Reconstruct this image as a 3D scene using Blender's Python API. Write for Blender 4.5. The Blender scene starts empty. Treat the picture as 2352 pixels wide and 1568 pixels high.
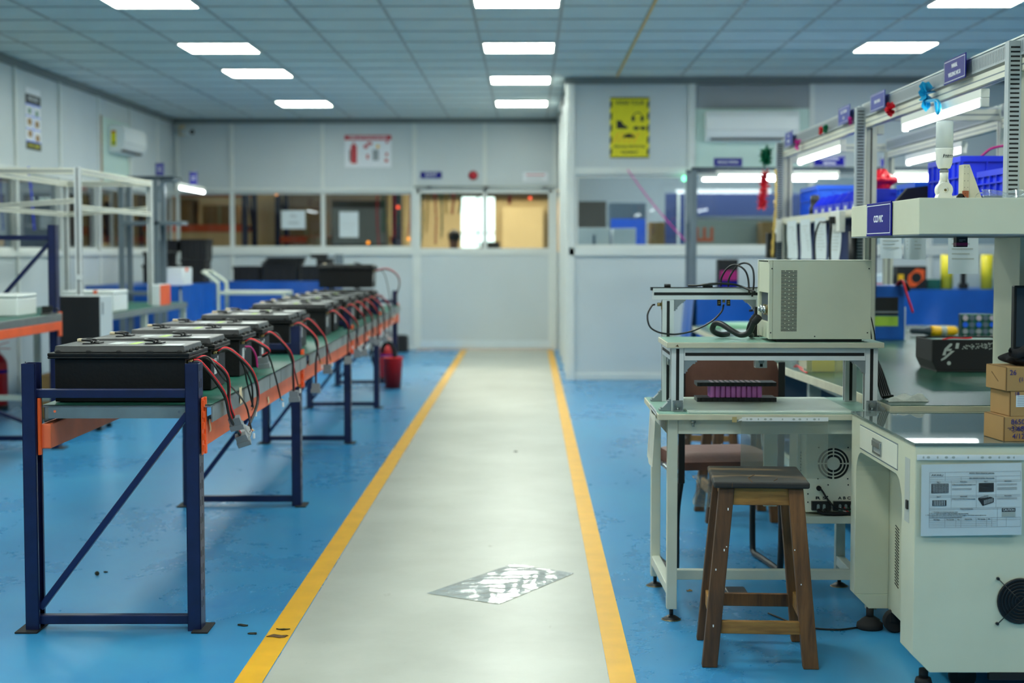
import bpy, math, random
from mathutils import Vector, Matrix, Euler
S = bpy.context.scene
COL = S.collection
PI = math.pi
V = Vector

def lin(c):
    c /= 255.0
    return c / 12.92 if c <= 0.04045 else ((c + 0.055) / 1.055) ** 2.4

def rgb(r, g, b):
    return (lin(r), lin(g), lin(b), 1.0)

MATS = {}
def mat(name, col, rough=0.5, metal=0.0, noise=0.0, scale=6.0, bump=0.0, coat=0.0, spec=0.5, stretch=None, detail=4.0, trans=0.0):
    """Principled material with a little procedural colour variation and relief in object space."""
    m = bpy.data.materials.new(name); m.use_nodes = True
    nt = m.node_tree; b = nt.nodes['Principled BSDF']
    c = rgb(*col)
    b.inputs['Base Color'].default_value = c
    b.inputs['Roughness'].default_value = rough
    b.inputs['Metallic'].default_value = metal
    b.inputs['Coat Weight'].default_value = coat
    b.inputs['Coat Roughness'].default_value = 0.08
    b.inputs['Specular IOR Level'].default_value = spec
    b.inputs['Transmission Weight'].default_value = trans
    if noise or bump:
        tc = nt.nodes.new('ShaderNodeTexCoord'); mp = nt.nodes.new('ShaderNodeMapping')
        nt.links.new(tc.outputs['Object'], mp.inputs['Vector'])
        if stretch: mp.inputs['Scale'].default_value = stretch
        n = nt.nodes.new('ShaderNodeTexNoise'); n.inputs['Scale'].default_value = scale; n.inputs['Detail'].default_value = detail
        nt.links.new(mp.outputs['Vector'], n.inputs['Vector'])
        if noise:
            r = nt.nodes.new('ShaderNodeValToRGB')
            r.color_ramp.elements[0].position = 0.3; r.color_ramp.elements[1].position = 0.7
            r.color_ramp.elements[0].color = tuple(x * (1 - noise) for x in c[:3]) + (1,)
            r.color_ramp.elements[1].color = tuple(min(1, x * (1 + noise * .6)) for x in c[:3]) + (1,)
            nt.links.new(n.outputs['Fac'], r.inputs['Fac']); nt.links.new(r.outputs['Color'], b.inputs['Base Color'])
        if bump:
            bp = nt.nodes.new('ShaderNodeBump'); bp.inputs['Strength'].default_value = bump; bp.inputs['Distance'].default_value = 0.01
            nt.links.new(n.outputs['Fac'], bp.inputs['Height']); nt.links.new(bp.outputs['Normal'], b.inputs['Normal'])
    MATS[name] = m
    return m

def emat(name, col, strength):
    m = bpy.data.materials.new(name); m.use_nodes = True
    nt = m.node_tree; nt.nodes.clear()
    e = nt.nodes.new('ShaderNodeEmission'); o = nt.nodes.new('ShaderNodeOutputMaterial')
    e.inputs['Color'].default_value = rgb(*col); e.inputs['Strength'].default_value = strength
    nt.links.new(e.outputs[0], o.inputs['Surface'])
    MATS[name] = m
    return m

def clearmat(name, tint=(255, 255, 255), gloss=0.10, rough=0.02, haze=0.0, hazecol=(220, 225, 225), bump=0.0):
    """Thin clear sheet: see-through, mirror-like at grazing angles, optional milky haze."""
    m = bpy.data.materials.new(name); m.use_nodes = True
    nt = m.node_tree; nt.nodes.clear()
    o = nt.nodes.new('ShaderNodeOutputMaterial')
    t = nt.nodes.new('ShaderNodeBsdfTransparent'); t.inputs['Color'].default_value = rgb(*tint)
    g = nt.nodes.new('ShaderNodeBsdfGlossy'); g.inputs['Roughness'].default_value = rough
    d = nt.nodes.new('ShaderNodeBsdfDiffuse'); d.inputs['Color'].default_value = rgb(*hazecol)
    lw = nt.nodes.new('ShaderNodeLayerWeight'); lw.inputs['Blend'].default_value = .5
    pw = nt.nodes.new('ShaderNodeMath'); pw.operation = 'POWER'; pw.inputs[1].default_value = 4.0
    nt.links.new(lw.outputs['Facing'], pw.inputs[0])
    mx = nt.nodes.new('ShaderNodeMixShader'); mh = nt.nodes.new('ShaderNodeMixShader')
    ad = nt.nodes.new('ShaderNodeMath'); ad.operation = 'ADD'; ad.inputs[1].default_value = gloss + .02; ad.use_clamp = True
    mh.inputs[0].default_value = haze
    nt.links.new(t.outputs[0], mh.inputs[1]); nt.links.new(d.outputs[0], mh.inputs[2])
    nt.links.new(pw.outputs[0], ad.inputs[0]); nt.links.new(ad.outputs[0], mx.inputs[0])
    nt.links.new(mh.outputs[0], mx.inputs[1]); nt.links.new(g.outputs[0], mx.inputs[2])
    if bump:
        tc = nt.nodes.new('ShaderNodeTexCoord'); n = nt.nodes.new('ShaderNodeTexNoise'); n.inputs['Scale'].default_value = 18
        bp = nt.nodes.new('ShaderNodeBump'); bp.inputs['Strength'].default_value = bump; bp.inputs['Distance'].default_value = 0.02
        nt.links.new(tc.outputs['Object'], n.inputs['Vector']); nt.links.new(n.outputs['Fac'], bp.inputs['Height'])
        nt.links.new(bp.outputs['Normal'], g.inputs['Normal'])
    nt.links.new(mx.outputs[0], o.inputs['Surface'])
    MATS[name] = m
    return m

class MB:
    """Collects shapes and links them as ONE mesh object."""
    def __init__(s):
        s.v = []; s.f = []; s.sm = []; s.mi = []; s.cur = 0
    def m(s, i):
        s.cur = i; return s
    def add(s, vs, fs, smooth=False):
        k = len(s.v); s.v += [tuple(p) for p in vs]
        for f in fs:
            s.f.append(tuple(k + i for i in f)); s.sm.append(smooth); s.mi.append(s.cur)
        return s
    def box(s, x0, y0, z0, x1, y1, z1):
        x0, x1 = min(x0, x1), max(x0, x1); y0, y1 = min(y0, y1), max(y0, y1); z0, z1 = min(z0, z1), max(z0, z1)
        return s.add([(x0,y0,z0),(x1,y0,z0),(x1,y1,z0),(x0,y1,z0),(x0,y0,z1),(x1,y0,z1),(x1,y1,z1),(x0,y1,z1)],
                     [(0,3,2,1),(4,5,6,7),(0,1,5,4),(1,2,6,5),(2,3,7,6),(3,0,4,7)])
    def cbox(s, c, size, R=None):
        c = V(c); hx, hy, hz = (d / 2 for d in size); R = R or Matrix.Identity(3)
        pts = [c + R @ V(p) for p in ((-hx,-hy,-hz),(hx,-hy,-hz),(hx,hy,-hz),(-hx,hy,-hz),(-hx,-hy,hz),(hx,-hy,hz),(hx,hy,hz),(-hx,hy,hz))]
        return s.add(pts, [(0,3,2,1),(4,5,6,7),(0,1,5,4),(1,2,6,5),(2,3,7,6),(3,0,4,7)])
    def bar(s, p, q, w, h, up=(0,0,1)):
        """rectangular bar from p to q; w across, h along up"""
        p, q = V(p), V(q); d = (q - p).normalized(); u = V(up)
        if abs(d.dot(u)) > .99: u = V((0,1,0))
        a = d.cross(u).normalized(); u = a.cross(d).normalized()
        pts = []
        for e in (p, q):
            for i, j in ((-1,-1),(1,-1),(1,1),(-1,1)): pts.append(e + a * (i * w / 2) + u * (j * h / 2))
        return s.add(pts, [(0,1,2,3),(7,6,5,4),(0,4,5,1),(1,5,6,2),(2,6,7,3),(3,7,4,0)])
    def hull8(s, lo, hi):
        """two quads (4 points each, same winding) joined"""
        return s.add(list(lo) + list(hi), [(3,2,1,0),(4,5,6,7),(0,1,5,4),(1,2,6,5),(2,3,7,6),(3,0,4,7)])
    def tube(s, pts, r, n=8, closed=False, radii=None):
        pts = [V(p) for p in pts]; k = len(pts); vs = []; ref = None
        for i, p in enumerate(pts):
            if closed: d = pts[(i + 1) % k] - pts[i - 1]
            else: d = pts[min(i + 1, k - 1)] - pts[max(i - 1, 0)]
            d.normalize()
            if ref is None:
                ref = d.cross(V((0,0,1)))
                if ref.length < .05: ref = d.cross(V((0,1,0)))
            a = ref - d * ref.dot(d)
            if a.length < 1e-6: a = d.orthogonal()
            a.normalize(); ref = a; b = d.cross(a); rr = radii[i] if radii else r
            for j in range(n):
                t = 2 * PI * j / n; vs.append(p + a * (rr * math.cos(t)) + b * (rr * math.sin(t)))
        fs = []
        for i in range(k if closed else k - 1):
            for j in range(n):
                i2 = (i + 1) % k
                fs.append((i*n+j, i*n+(j+1)%n, i2*n+(j+1)%n, i2*n+j))
        s.add(vs, fs, True)
        if not closed:
            b0 = len(s.v) - len(vs)
            s.f.append(tuple(b0 + j for j in reversed(range(n)))); s.sm.append(False); s.mi.append(s.cur)
            s.f.append(tuple(b0 + (k-1)*n + j for j in range(n))); s.sm.append(False); s.mi.append(s.cur)
        return s
    def cyl(s, p, q, r, r2=None, n=20):
        return s.tube([p, q], r, n, radii=[r, r if r2 is None else r2])
    def lathe(s, prof, o=(0,0,0), n=24, axis='Z'):
        """profile [(radius, height)...] turned about an axis through o"""
        vs = []
        for r, h in prof:
            for j in range(n):
                t = 2 * PI * j / n; x, y = r * math.cos(t), r * math.sin(t)
                p = {'Z': (x, y, h), 'Y': (x, h, -y), 'X': (h, x, y)}[axis]
                vs.append((o[0]+p[0], o[1]+p[1], o[2]+p[2]))
        fs = []
        for i in range(len(prof) - 1):
            for j in range(n): fs.append((i*n+j, i*n+(j+1)%n, (i+1)*n+(j+1)%n, (i+1)*n+j))
        s.add(vs, fs, True); b0 = len(s.v) - len(vs); k = len(prof)
        if prof[0][0] > 1e-4: s.f.append(tuple(b0 + j for j in reversed(range(n)))); s.sm.append(False); s.mi.append(s.cur)
        if prof[-1][0] > 1e-4: s.f.append(tuple(b0 + (k-1)*n + j for j in range(n))); s.sm.append(False); s.mi.append(s.cur)
        return s
    def prism(s, poly, axis, a, b):
        """closed 2-D outline extruded along an axis from a to b. axis X: poly=(y,z); Y: (x,z); Z: (x,y)"""
        def P(u, w, t): return {'X': (t,u,w), 'Y': (u,t,w), 'Z': (u,w,t)}[axis]
        n = len(poly)
        vs = [P(u, w, a) for u, w in poly] + [P(u, w, b) for u, w in poly]
        fs = [tuple(reversed(range(n))), tuple(range(n, 2*n))] + [(i, (i+1)%n, n+(i+1)%n, n+i) for i in range(n)]
        if axis == 'Y': fs = [tuple(reversed(f)) for f in fs]
        return s.add(vs, fs)
    def quad(s, a, b, c, d):
        return s.add([a,b,c,d], [(0,1,2,3)])
    def ball(s, c, r, sc=(1,1,1), n=14, k=9):
        vs = []; fs = []
        for i in range(k + 1):
            p = PI * i / k
            for j in range(n):
                t = 2*PI*j/n; vs.append((c[0]+r*sc[0]*math.sin(p)*math.cos(t), c[1]+r*sc[1]*math.sin(p)*math.sin(t), c[2]+r*sc[2]*math.cos(p)))
        for i in range(k):
            for j in range(n): fs.append((i*n+j, (i+1)*n+j, (i+1)*n+(j+1)%n, i*n+(j+1)%n))
        return s.add(vs, fs, True)
    def grid(s, fn, nu, nv, smooth=True, closeu=False):
        vs = [fn(i / nu, j / nv) for j in range(nv + 1) for i in range(nu + 1)]
        fs = [(j*(nu+1)+i, j*(nu+1)+i+1, (j+1)*(nu+1)+i+1, (j+1)*(nu+1)+i) for j in range(nv) for i in range(nu)]
        return s.add(vs, fs, smooth)
    def sheet(s, fn, nu, nv, t=0.0006, n=(0,0,1)):
        """thin sheet with real thickness along n"""
        n = V(n) * t
        s.grid(lambda u, v: tuple(V(fn(u, v)) + n), nu, nv)
        s.grid(lambda u, v: fn(1 - u, v), nu, nv)
        return s
    def build(s, name, mats, parent=None, bevel=0.0, loc=None, seg=2):
        me = bpy.data.meshes.new(name); me.from_pydata(s.v, [], s.f)
        if not isinstance(mats, (list, tuple)): mats = [mats]
        for m in mats: me.materials.append(MATS[m] if isinstance(m, str) else m)
        for p, sm, mi in zip(me.polygons, s.sm, s.mi):
            p.use_smooth = sm; p.material_index = min(mi, len(mats) - 1)
        me.update()
        o = bpy.data.objects.new(name, me); COL.objects.link(o)
        if parent is not None: o.parent = parent
        if loc: o.location = loc
        if bevel:
            b = o.modifiers.new('bevel', 'BEVEL'); b.width = bevel; b.segments = seg; b.limit_method = 'ANGLE'; b.angle_limit = math.radians(40)
        return o

def tag(o, label, cat, group=None, kind=None):
    o['label'] = label; o['category'] = cat
    if group: o['group'] = group
    if kind: o['kind'] = kind
    return o

def thing(name, label, cat, loc=(0,0,0), rz=0.0, group=None):
    o = bpy.data.objects.new(name, None); COL.objects.link(o)
    o.location = loc; o.rotation_euler = (0,0,rz); o.empty_display_size = .1
    return tag(o, label, cat, group)

def struct(o):
    o['kind'] = 'structure'; return o

def copy_tree(o, parent=None):
    c = o.copy(); COL.objects.link(c)
    if parent is not None: c.parent = parent
    for ch in list(o.children): copy_tree(ch, c)
    return c

def dup(o, label, loc, rz=None, group=None):
    c = copy_tree(o); c.location = loc; c['label'] = label
    if rz is not None: c.rotation_euler = (0,0,rz)
    if group: c['group'] = group
    return c

def catmull(pts, k=6):
    P = [V(p) for p in pts]; P = [P[0]*2 - P[1]] + P + [P[-1]*2 - P[-2]]; out = []
    for i in range(1, len(P) - 2):
        for j in range(k):
            t = j / k; a, b, c, d = P[i-1], P[i], P[i+1], P[i+2]
            out.append(.5 * ((2*b) + (c - a)*t + (2*a - 5*b + 4*c - d)*t*t + (3*b - a - 3*c + d)*t**3))
    out.append(P[-2]); return out

FACE = {'-Y': ((1,0,0),(0,0,1),(0,-1,0)), '-X': ((0,-1,0),(0,0,1),(-1,0,0)), '+X': ((0,1,0),(0,0,1),(1,0,0)), '+Z': ((1,0,0),(0,1,0),(0,0,1))}
_TXT = {}
def text_mesh(t, size, fitw=None, boldness=0.0):
    k = (t, size, fitw, boldness)
    if k in _TXT: return _TXT[k]
    cu = bpy.data.curves.new('lettering', 'FONT'); cu.body = t; cu.size = size; cu.align_x = 'CENTER'; cu.align_y = 'CENTER'
    cu.extrude = 0.0004; cu.offset = boldness; cu.resolution_u = 3
    ob = bpy.data.objects.new('lettering_source', cu); COL.objects.link(ob)
    dg = bpy.context.evaluated_depsgraph_get()
    me = bpy.data.meshes.new_from_object(ob.evaluated_get(dg))
    bpy.data.objects.remove(ob); bpy.data.curves.remove(cu)
    if fitw and me.vertices:
        w = max(v.co.x for v in me.vertices) - min(v.co.x for v in me.vertices)
        for v in me.vertices: v.co.x *= fitw / w
    _TXT[k] = me
    return me

def lettering(t, c, size, m, parent, face='-Y', fitw=None, bold=0.0, name='lettering'):
    me = text_mesh(t, size, fitw, bold).copy(); me.materials.clear(); me.materials.append(MATS[m])
    o = bpy.data.objects.new(name, me); COL.objects.link(o)
    r, u, n = (V(x) for x in FACE[face])
    o.matrix_world = Matrix(((r.x,u.x,n.x,c[0]),(r.y,u.y,n.y,c[1]),(r.z,u.z,n.z,c[2]),(0,0,0,1)))
    if parent is not None: o.parent = parent
    return o
random.seed(7)
# ---------------------------------------------------------------- materials
mat('wall_panel', (203,211,213), .38, noise=.04, scale=1.5)
mat('wall_panel_green', (202,226,216), .4, noise=.03, scale=2)
mat('header_grey', (150,156,160), .5, noise=.05, scale=2)
mat('white_frame', (222,226,222), .35, noise=.03, scale=4)
mat('ceiling_tile', (214,224,222), .85, noise=.04, scale=3)
mat('grid_grey', (172,178,176), .5, noise=.1, scale=2)
mat('dark_cornice', (120,128,128), .6)
mat('yellow_line', (234,174,12), .38, noise=.10, scale=7)
mat('navy', (16,28,78), .38, noise=.15, scale=9)
mat('navy_scuffed', (15,26,70), .40, noise=.25, scale=14)
mat('orange', (243,92,26), .45, noise=.10, scale=6)
mat('orange_worn', (238,112,66), .5, noise=.18, scale=5)
mat('galvanised', (150,158,156), .35, .75, noise=.12, scale=12)
mat('green_mat', (22,92,76), .42, noise=.12, scale=8)
mat('black_paint', (22,23,25), .30, noise=.15, scale=40, bump=.08)
mat('black_satin', (10,10,11), .5, noise=.1, scale=60, bump=.15, spec=.3)
mat('black_plastic', (16,16,17), .42)
mat('black_cable', (14,14,15), .38)
mat('red_cable', (216,18,32), .38)
mat('pink_cable', (190,40,120), .4)
mat('rubber', (22,22,23), .8, noise=.2, scale=20)
mat('grey_plastic', (132,138,142), .45)
mat('white_label', (232,234,234), .5)
mat('ink', (32,34,38), .6)
mat('ink_blue', (30,34,110), .6)
mat('lid_green', (168,205,70), .45)
mat('lid_silver', (205,210,208), .3)
mat('lid_grey', (84,88,90), .4)
mat('beige', (226,206,170), .5)
mat('brass', (160,140,95), .35, .9)
mat('cream', (206,207,182), .42, noise=.05, scale=5)
mat('cream_light', (222,222,204), .40, noise=.04, scale=5)
mat('cream_worn', (204,200,176), .5, noise=.12, scale=11)
mat('steel_cream', (196,202,188), .40, noise=.07, scale=8)
mat('alu', (222,226,226), .36, .12, noise=.05, scale=10)
mat('alu_dark', (150,158,160), .38, .6)
mat('chrome', (190,192,192), .18, 1.0)
mat('slot_black', (8,8,9), .6)
mat('mat_teal', (128,168,152), .38, noise=.12, scale=6)
mat('bench_green', (42,84,68), .27, noise=.35, scale=2.2)
mat('purple_cell', (216,126,206), .42, noise=.05, scale=30)
mat('cell_cap', (220,200,210), .35, .4)
mat('white_plastic', (235,235,226), .38)
mat('paper', (214,224,228), .7, noise=.03, scale=8)
mat('paper_old', (206,208,196), .75, noise=.06, scale=9)
mat('sign_blue', (18,20,126), .45, spec=.12)
mat('sign_blue_pale', (56,66,156), .45, spec=.15)
mat('sign_white', (236,238,242), .45)
mat('sign_yellow', (235,222,18), .45, noise=.06, scale=20, stretch=(1,1,1))
mat('sign_black', (24,28,24), .5)
mat('sign_red', (196,34,52), .45)
mat('brown_leather', (104,66,54), .5, noise=.08, scale=30, bump=.15)
mat('tarp_blue', (22,92,184), .32, noise=.18, scale=3, bump=.25)
mat('crate_blue', (26,52,216), .35, noise=.06, scale=10)
mat('crate_blue_light', (40,104,235), .35)
mat('crate_black', (12,12,13), .6, noise=.2, scale=12)
mat('cardboard', (166,128,78), .8, noise=.07, scale=9, bump=.04)
mat('cardboard_dark', (92,66,36), .9)
mat('tape_clear', (178,160,110), .3)
mat('red_ext', (186,20,28), .3)
mat('red_bucket', (240,28,30), .38)
mat('red_tinsel', (228,30,50), .35, .2)
mat('green_tinsel', (0,120,80), .35, .2)
mat('gold_tinsel', (240,205,110), .25, .4)
mat('pink_bow', (226,60,170), .4)
mat('cyan_bow', (30,170,220), .35)
mat('white_ac', (232,236,234), .35)
mat('grey_frame', (108,120,128), .45, noise=.06, scale=6)
mat('dark_frame', (52,66,76), .45)
mat('profile_cream', (226,224,206), .42, noise=.06, scale=6)
mat('duct_grey', (178,186,190), .5)
mat('yellow_tool', (244,186,20), .4)
mat('yellow_roll', (226,208,40), .5)
mat('glove_white', (205,208,200), .9, noise=.1, scale=40, bump=.4)
mat('glove_black', (26,25,27), .95, noise=.25, scale=60, bump=.4)
mat('dark_floor_mat', (30,32,34), .8)
mat('warm_wall', (226,200,150), .8, noise=.05, scale=2)
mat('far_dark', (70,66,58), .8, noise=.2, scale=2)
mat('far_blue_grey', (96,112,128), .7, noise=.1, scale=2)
mat('navy_board', (58,72,120), .6)
mat('board_grey', (176,182,176), .6)
mat('pcb_brown', (150,78,44), .6)
mat('skin', (158,108,82), .6)
mat('hair', (20,17,16), .6)
mat('cloth_lilac', (206,200,226), .8)
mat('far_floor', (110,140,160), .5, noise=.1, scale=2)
mat('led_tube_end', (225,225,220), .4)
mat('fan_magenta', (140,40,84), .4)
mat('camera_magenta', (120,16,72), .35)
mat('screen_pink', (170,24,110), .4)
mat('green_clear', (150,205,170), .4)
mat('tower_white', (222,228,226), .3, noise=.02, scale=20)
mat('dirt', (40,42,30), .9)
emat('led_panel', (246,255,243), 27.0)
emat('led_tube', (240,252,255), 16.0)
emat('led_red', (255,90,60), 3.0)
emat('led_orange', (255,150,40), 3.0)
emat('glow_green', (120,255,190), 3.0)
emat('led_blue', (90,190,255), 3.0)
clearmat('window_glass', (226,232,230), .02, .01)
clearmat('clear_sleeve', (235,238,236), .02, .18, haze=.16, hazecol=(180,186,178))
clearmat('thin_film', (252,253,253), .0, .08)
clearmat('film_on_floor', (250,252,251), .10, .16, haze=.38, hazecol=(244,248,246), bump=.2)
clearmat('clear_acrylic', (245,248,246), .03, .05, haze=.06)
clearmat('plastic_film', (245,248,246), .10, .10, haze=.08, bump=.8)
clearmat('goggle_plastic', (240,244,246), .06, .05, haze=.10, hazecol=(235,240,245))
clearmat('acrylic_box', (245,245,225), .05, .08, haze=.18, hazecol=(235,235,205))

mat('green_glass', (198,212,198), .34, noise=.10, scale=5)
mat('machine_glass', (96,110,106), .015, spec=.35)
def wood(name, a, b, scale, dark=None):
    m = bpy.data.materials.new(name); m.use_nodes = True; nt = m.node_tree; bs = nt.nodes['Principled BSDF']
    bs.inputs['Roughness'].default_value = .62
    tc = nt.nodes.new('ShaderNodeTexCoord'); mp = nt.nodes.new('ShaderNodeMapping'); mp.inputs['Scale'].default_value = scale
    n = nt.nodes.new('ShaderNodeTexNoise'); n.inputs['Scale'].default_value = 3; n.inputs['Detail'].default_value = 8; n.inputs['Roughness'].default_value = .65
    r = nt.nodes.new('ShaderNodeValToRGB'); r.color_ramp.elements[0].position = .32; r.color_ramp.elements[1].position = .68
    r.color_ramp.elements[0].color = rgb(*a); r.color_ramp.elements[1].color = rgb(*b)
    nt.links.new(tc.outputs['Object'], mp.inputs['Vector']); nt.links.new(mp.outputs['Vector'], n.inputs['Vector']); nt.links.new(n.outputs['Fac'], r.inputs['Fac'])
    out = r.outputs['Color']
    if dark:
        n2 = nt.nodes.new('ShaderNodeTexNoise'); n2.inputs['Scale'].default_value = 9; n2.inputs['Detail'].default_value = 5
        r2 = nt.nodes.new('ShaderNodeValToRGB'); r2.color_ramp.elements[0].position = .50; r2.color_ramp.elements[1].position = .74
        mx = nt.nodes.new('ShaderNodeMix'); mx.data_type = 'RGBA'
        mp2 = nt.nodes.new('ShaderNodeMapping'); mp2.inputs['Scale'].default_value = (.45, 1.6, 1)
        nt.links.new(tc.outputs['Object'], mp2.inputs['Vector']); nt.links.new(mp2.outputs['Vector'], n2.inputs['Vector'])
        nt.links.new(n2.outputs['Fac'], r2.inputs['Fac']); nt.links.new(r2.outputs['Color'], mx.inputs['Factor'])
        mx.inputs['A'].default_value = rgb(*dark); nt.links.new(out, mx.inputs['B']); out = mx.outputs['Result']
    nt.links.new(out, bs.inputs['Base Color'])
    bp = nt.nodes.new('ShaderNodeBump'); bp.inputs['Strength'].default_value = .25; bp.inputs['Distance'].default_value = .004
    nt.links.new(n.outputs['Fac'], bp.inputs['Height']); nt.links.new(bp.outputs['Normal'], bs.inputs['Normal'])
    MATS[name] = m
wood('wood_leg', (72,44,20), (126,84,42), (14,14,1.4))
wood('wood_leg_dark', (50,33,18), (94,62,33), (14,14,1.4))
wood('wood_rail', (112,76,30), (170,124,58), (1.6,14,14))
wood('wood_seat', (88,68,43), (142,113,74), (1.6,14,10), dark=(30,28,26))

def floor_mats():
    # blue epoxy: cloudy trowel marks, pale scuffs, glossy skin
    m = bpy.data.materials.new('blue_epoxy'); m.use_nodes = True; nt = m.node_tree; b = nt.nodes['Principled BSDF']
    N = nt.nodes.new; L = nt.links.new
    tc = N('ShaderNodeTexCoord'); mp = N('ShaderNodeMapping'); mp.inputs['Scale'].default_value = (.9, .55, 1)
    n1 = N('ShaderNodeTexNoise'); n1.inputs['Scale'].default_value = 1.3; n1.inputs['Detail'].default_value = 9; n1.inputs['Roughness'].default_value = .68
    n1.inputs['Distortion'].default_value = .3
    r1 = N('ShaderNodeValToRGB'); e = r1.color_ramp.elements
    e[0].position = .25; e[0].color = rgb(22,112,178); e[1].position = .78; e[1].color = rgb(66,156,198)
    n2 = N('ShaderNodeTexNoise'); n2.inputs['Scale'].default_value = 13; n2.inputs['Detail'].default_value = 8; n2.inputs['Roughness'].default_value = .7
    r2 = N('ShaderNodeValToRGB'); r2.color_ramp.elements[0].position = .25; r2.color_ramp.elements[1].position = .95
    mx = N('ShaderNodeMix'); mx.data_type = 'RGBA'; mx.inputs['B'].default_value = rgb(120,182,196)
    sc = N('ShaderNodeMath'); sc.operation = 'MULTIPLY'; sc.inputs[1].default_value = .14
    L(tc.outputs['Object'], mp.inputs['Vector']); L(mp.outputs['Vector'], n1.inputs['Vector']); L(mp.outputs['Vector'], n2.inputs['Vector'])
    L(n1.outputs['Fac'], r1.inputs['Fac']); L(n2.outputs['Fac'], r2.inputs['Fac']); L(r2.outputs['Color'], sc.inputs[0])
    L(sc.outputs[0], mx.inputs['Factor']); L(r1.outputs['Color'], mx.inputs['A']); L(mx.outputs['Result'], b.inputs['Base Color'])
    b.inputs['Roughness'].default_value = .27
    rr = N('ShaderNodeMapRange'); rr.inputs['To Min'].default_value = .22; rr.inputs['To Max'].default_value = .34
    L(n1.outputs['Fac'], rr.inputs['Value']); L(rr.outputs['Result'], b.inputs['Roughness'])
    MATS['blue_epoxy'] = m
    g = bpy.data.materials.new('grey_aisle'); g.use_nodes = True; nt = g.node_tree; b = nt.nodes['Principled BSDF']
    N = nt.nodes.new; L = nt.links.new
    tc = N('ShaderNodeTexCoord'); n1 = N('ShaderNodeTexNoise'); n1.inputs['Scale'].default_value = 1.6; n1.inputs['Detail'].default_value = 7; n1.inputs['Roughness'].default_value = .62
    r1 = N('ShaderNodeValToRGB'); e = r1.color_ramp.elements
    e[0].position = .3; e[0].color = rgb(168,169,157); e[1].position = .7; e[1].color = rgb(188,189,178)
    # scuffs: thin dark wandering lines where a wave field crosses a narrow band
    mp = N('ShaderNodeMapping'); mp.inputs['Scale'].default_value = (2.4, .9, 1)
    n2 = N('ShaderNodeTexNoise'); n2.inputs['Scale'].default_value = 9; n2.inputs['Detail'].default_value = 3
    r2 = N('ShaderNodeValToRGB'); q = r2.color_ramp.elements; q[0].position = .20; q[0].color = (1,1,1,1); q[1].position = .30; q[1].color = (0,0,0,1)
    mx = N('ShaderNodeMix'); mx.data_type = 'RGBA'; mx.inputs['B'].default_value = rgb(140,138,122)
    sc = N('ShaderNodeMath'); sc.operation = 'MULTIPLY'; sc.inputs[1].default_value = .6
    L(tc.outputs['Object'], n1.inputs['Vector']); L(tc.outputs['Object'], mp.inputs['Vector']); L(mp.outputs['Vector'], n2.inputs['Vector'])
    L(n1.outputs['Fac'], r1.inputs['Fac']); L(n2.outputs['Fac'], r2.inputs['Fac']); L(r2.outputs['Color'], sc.inputs[0]); L(sc.outputs[0], mx.inputs['Factor'])
    L(r1.outputs['Color'], mx.inputs['A']); L(mx.outputs['Result'], b.inputs['Base Color'])
    b.inputs['Roughness'].default_value = .36
    bp = N('ShaderNodeBump'); bp.inputs['Strength'].default_value = .05; bp.inputs['Distance'].default_value = .02
    L(n1.outputs['Fac'], bp.inputs['Height']); L(bp.outputs['Normal'], b.inputs['Normal'])
    MATS['grey_aisle'] = g
floor_mats()
# ---------------------------------------------------------------- the room
XL, YB, YR, XC, HC = -4.65, 20.55, 15.76, 0.40, 3.03
f = MB()
def strip(x0, x1, mi, y0=-4.0, y1=YB + .08):
    f.m(mi).quad((x0,y0,0),(x1,y0,0),(x1,y1,0),(x0,y1,0))
strip(XL - .08, -.80, 0); strip(-.80, .245, 1); strip(.245, 6.6, 0)
struct(f.build('floor', ['blue_epoxy', 'grey_aisle']))
for n, (x0, x1) in enumerate(((-.888, -.803), (.246, .326))):
    struct(MB().box(x0, -4, 0.0, x1, YB, .0012).build('trim_%d' % (n + 1), 'yellow_line'))
struct(MB().box(XL - .1, -4, HC, 6.6, YB + .1, HC + .05).build('ceiling', 'ceiling_tile'))
g = MB()
for k in range(-7, 12):
    x = -.40 + k * .636
    if XL < x < 6.5: g.box(x - .012, -4, HC - .006, x + .012, YB, HC)
for k in range(-28, 13):
    y = 13.07 + k * .63
    if -4 < y < YB: g.box(XL, y - .012, HC - .0055, 6.5, y + .012, HC)
struct(g.build('trim_3', 'grid_grey'))
struct(MB().box(.868, 8.0, HC - .0075, .886, 15.7, HC - .0062).build('trim_4', 'yellow_line'))
c = MB()
c.box(XL, YB - .035, HC - .07, XC, YB, HC); c.box(XL, -4, HC - .07, XL + .035, YB, HC); c.box(XC, YR - .035, HC - .07, 6.5, YR, HC); c.box(XC - .035, YR, HC - .07, XC, YB, HC)
struct(c.build('trim_5', 'dark_cornice'))

def bay_wall(name, axis, fixed, a0, a1, z_sill, z_head, t=.08, gap=None, m='wall_panel'):
    """lower and upper panels of a glazed partition"""
    b = MB()
    def bx(u0, u1, z0, z1):
        if axis == 'X': b.box(u0, fixed, z0, u1, fixed + t, z1)
        else: b.box(fixed - t, u0, z0, fixed, u1, z1)
    spans = [(a0, a1)] if not gap else [(a0, gap[0]), (gap[1], a1)]
    for u0, u1 in spans:
        if u1 - u0 > .01: bx(u0, u1, 0, z_sill)
    bx(a0, a1, z_head, HC)
    return struct(b.build(name, m))
bay_wall('wall_back', 'X', YB, XL - .08, XC, 1.29, 2.10, gap=(-1.494, .34))
bay_wall('wall_right', 'X', YR, XC, 6.6, 1.29, 2.10)
bay_wall('wall_left', 'Y', XL, 8.3, YB, 1.29, 2.03)
struct(MB().box(XL - .08, -4, 0, XL, 8.3, HC).build('wall_left_near', 'wall_panel'))
struct(MB().box(XC, YR + .08, 0, XC + .08, YB + .08, HC).build('wall_right_return', 'wall_panel'))
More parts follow.
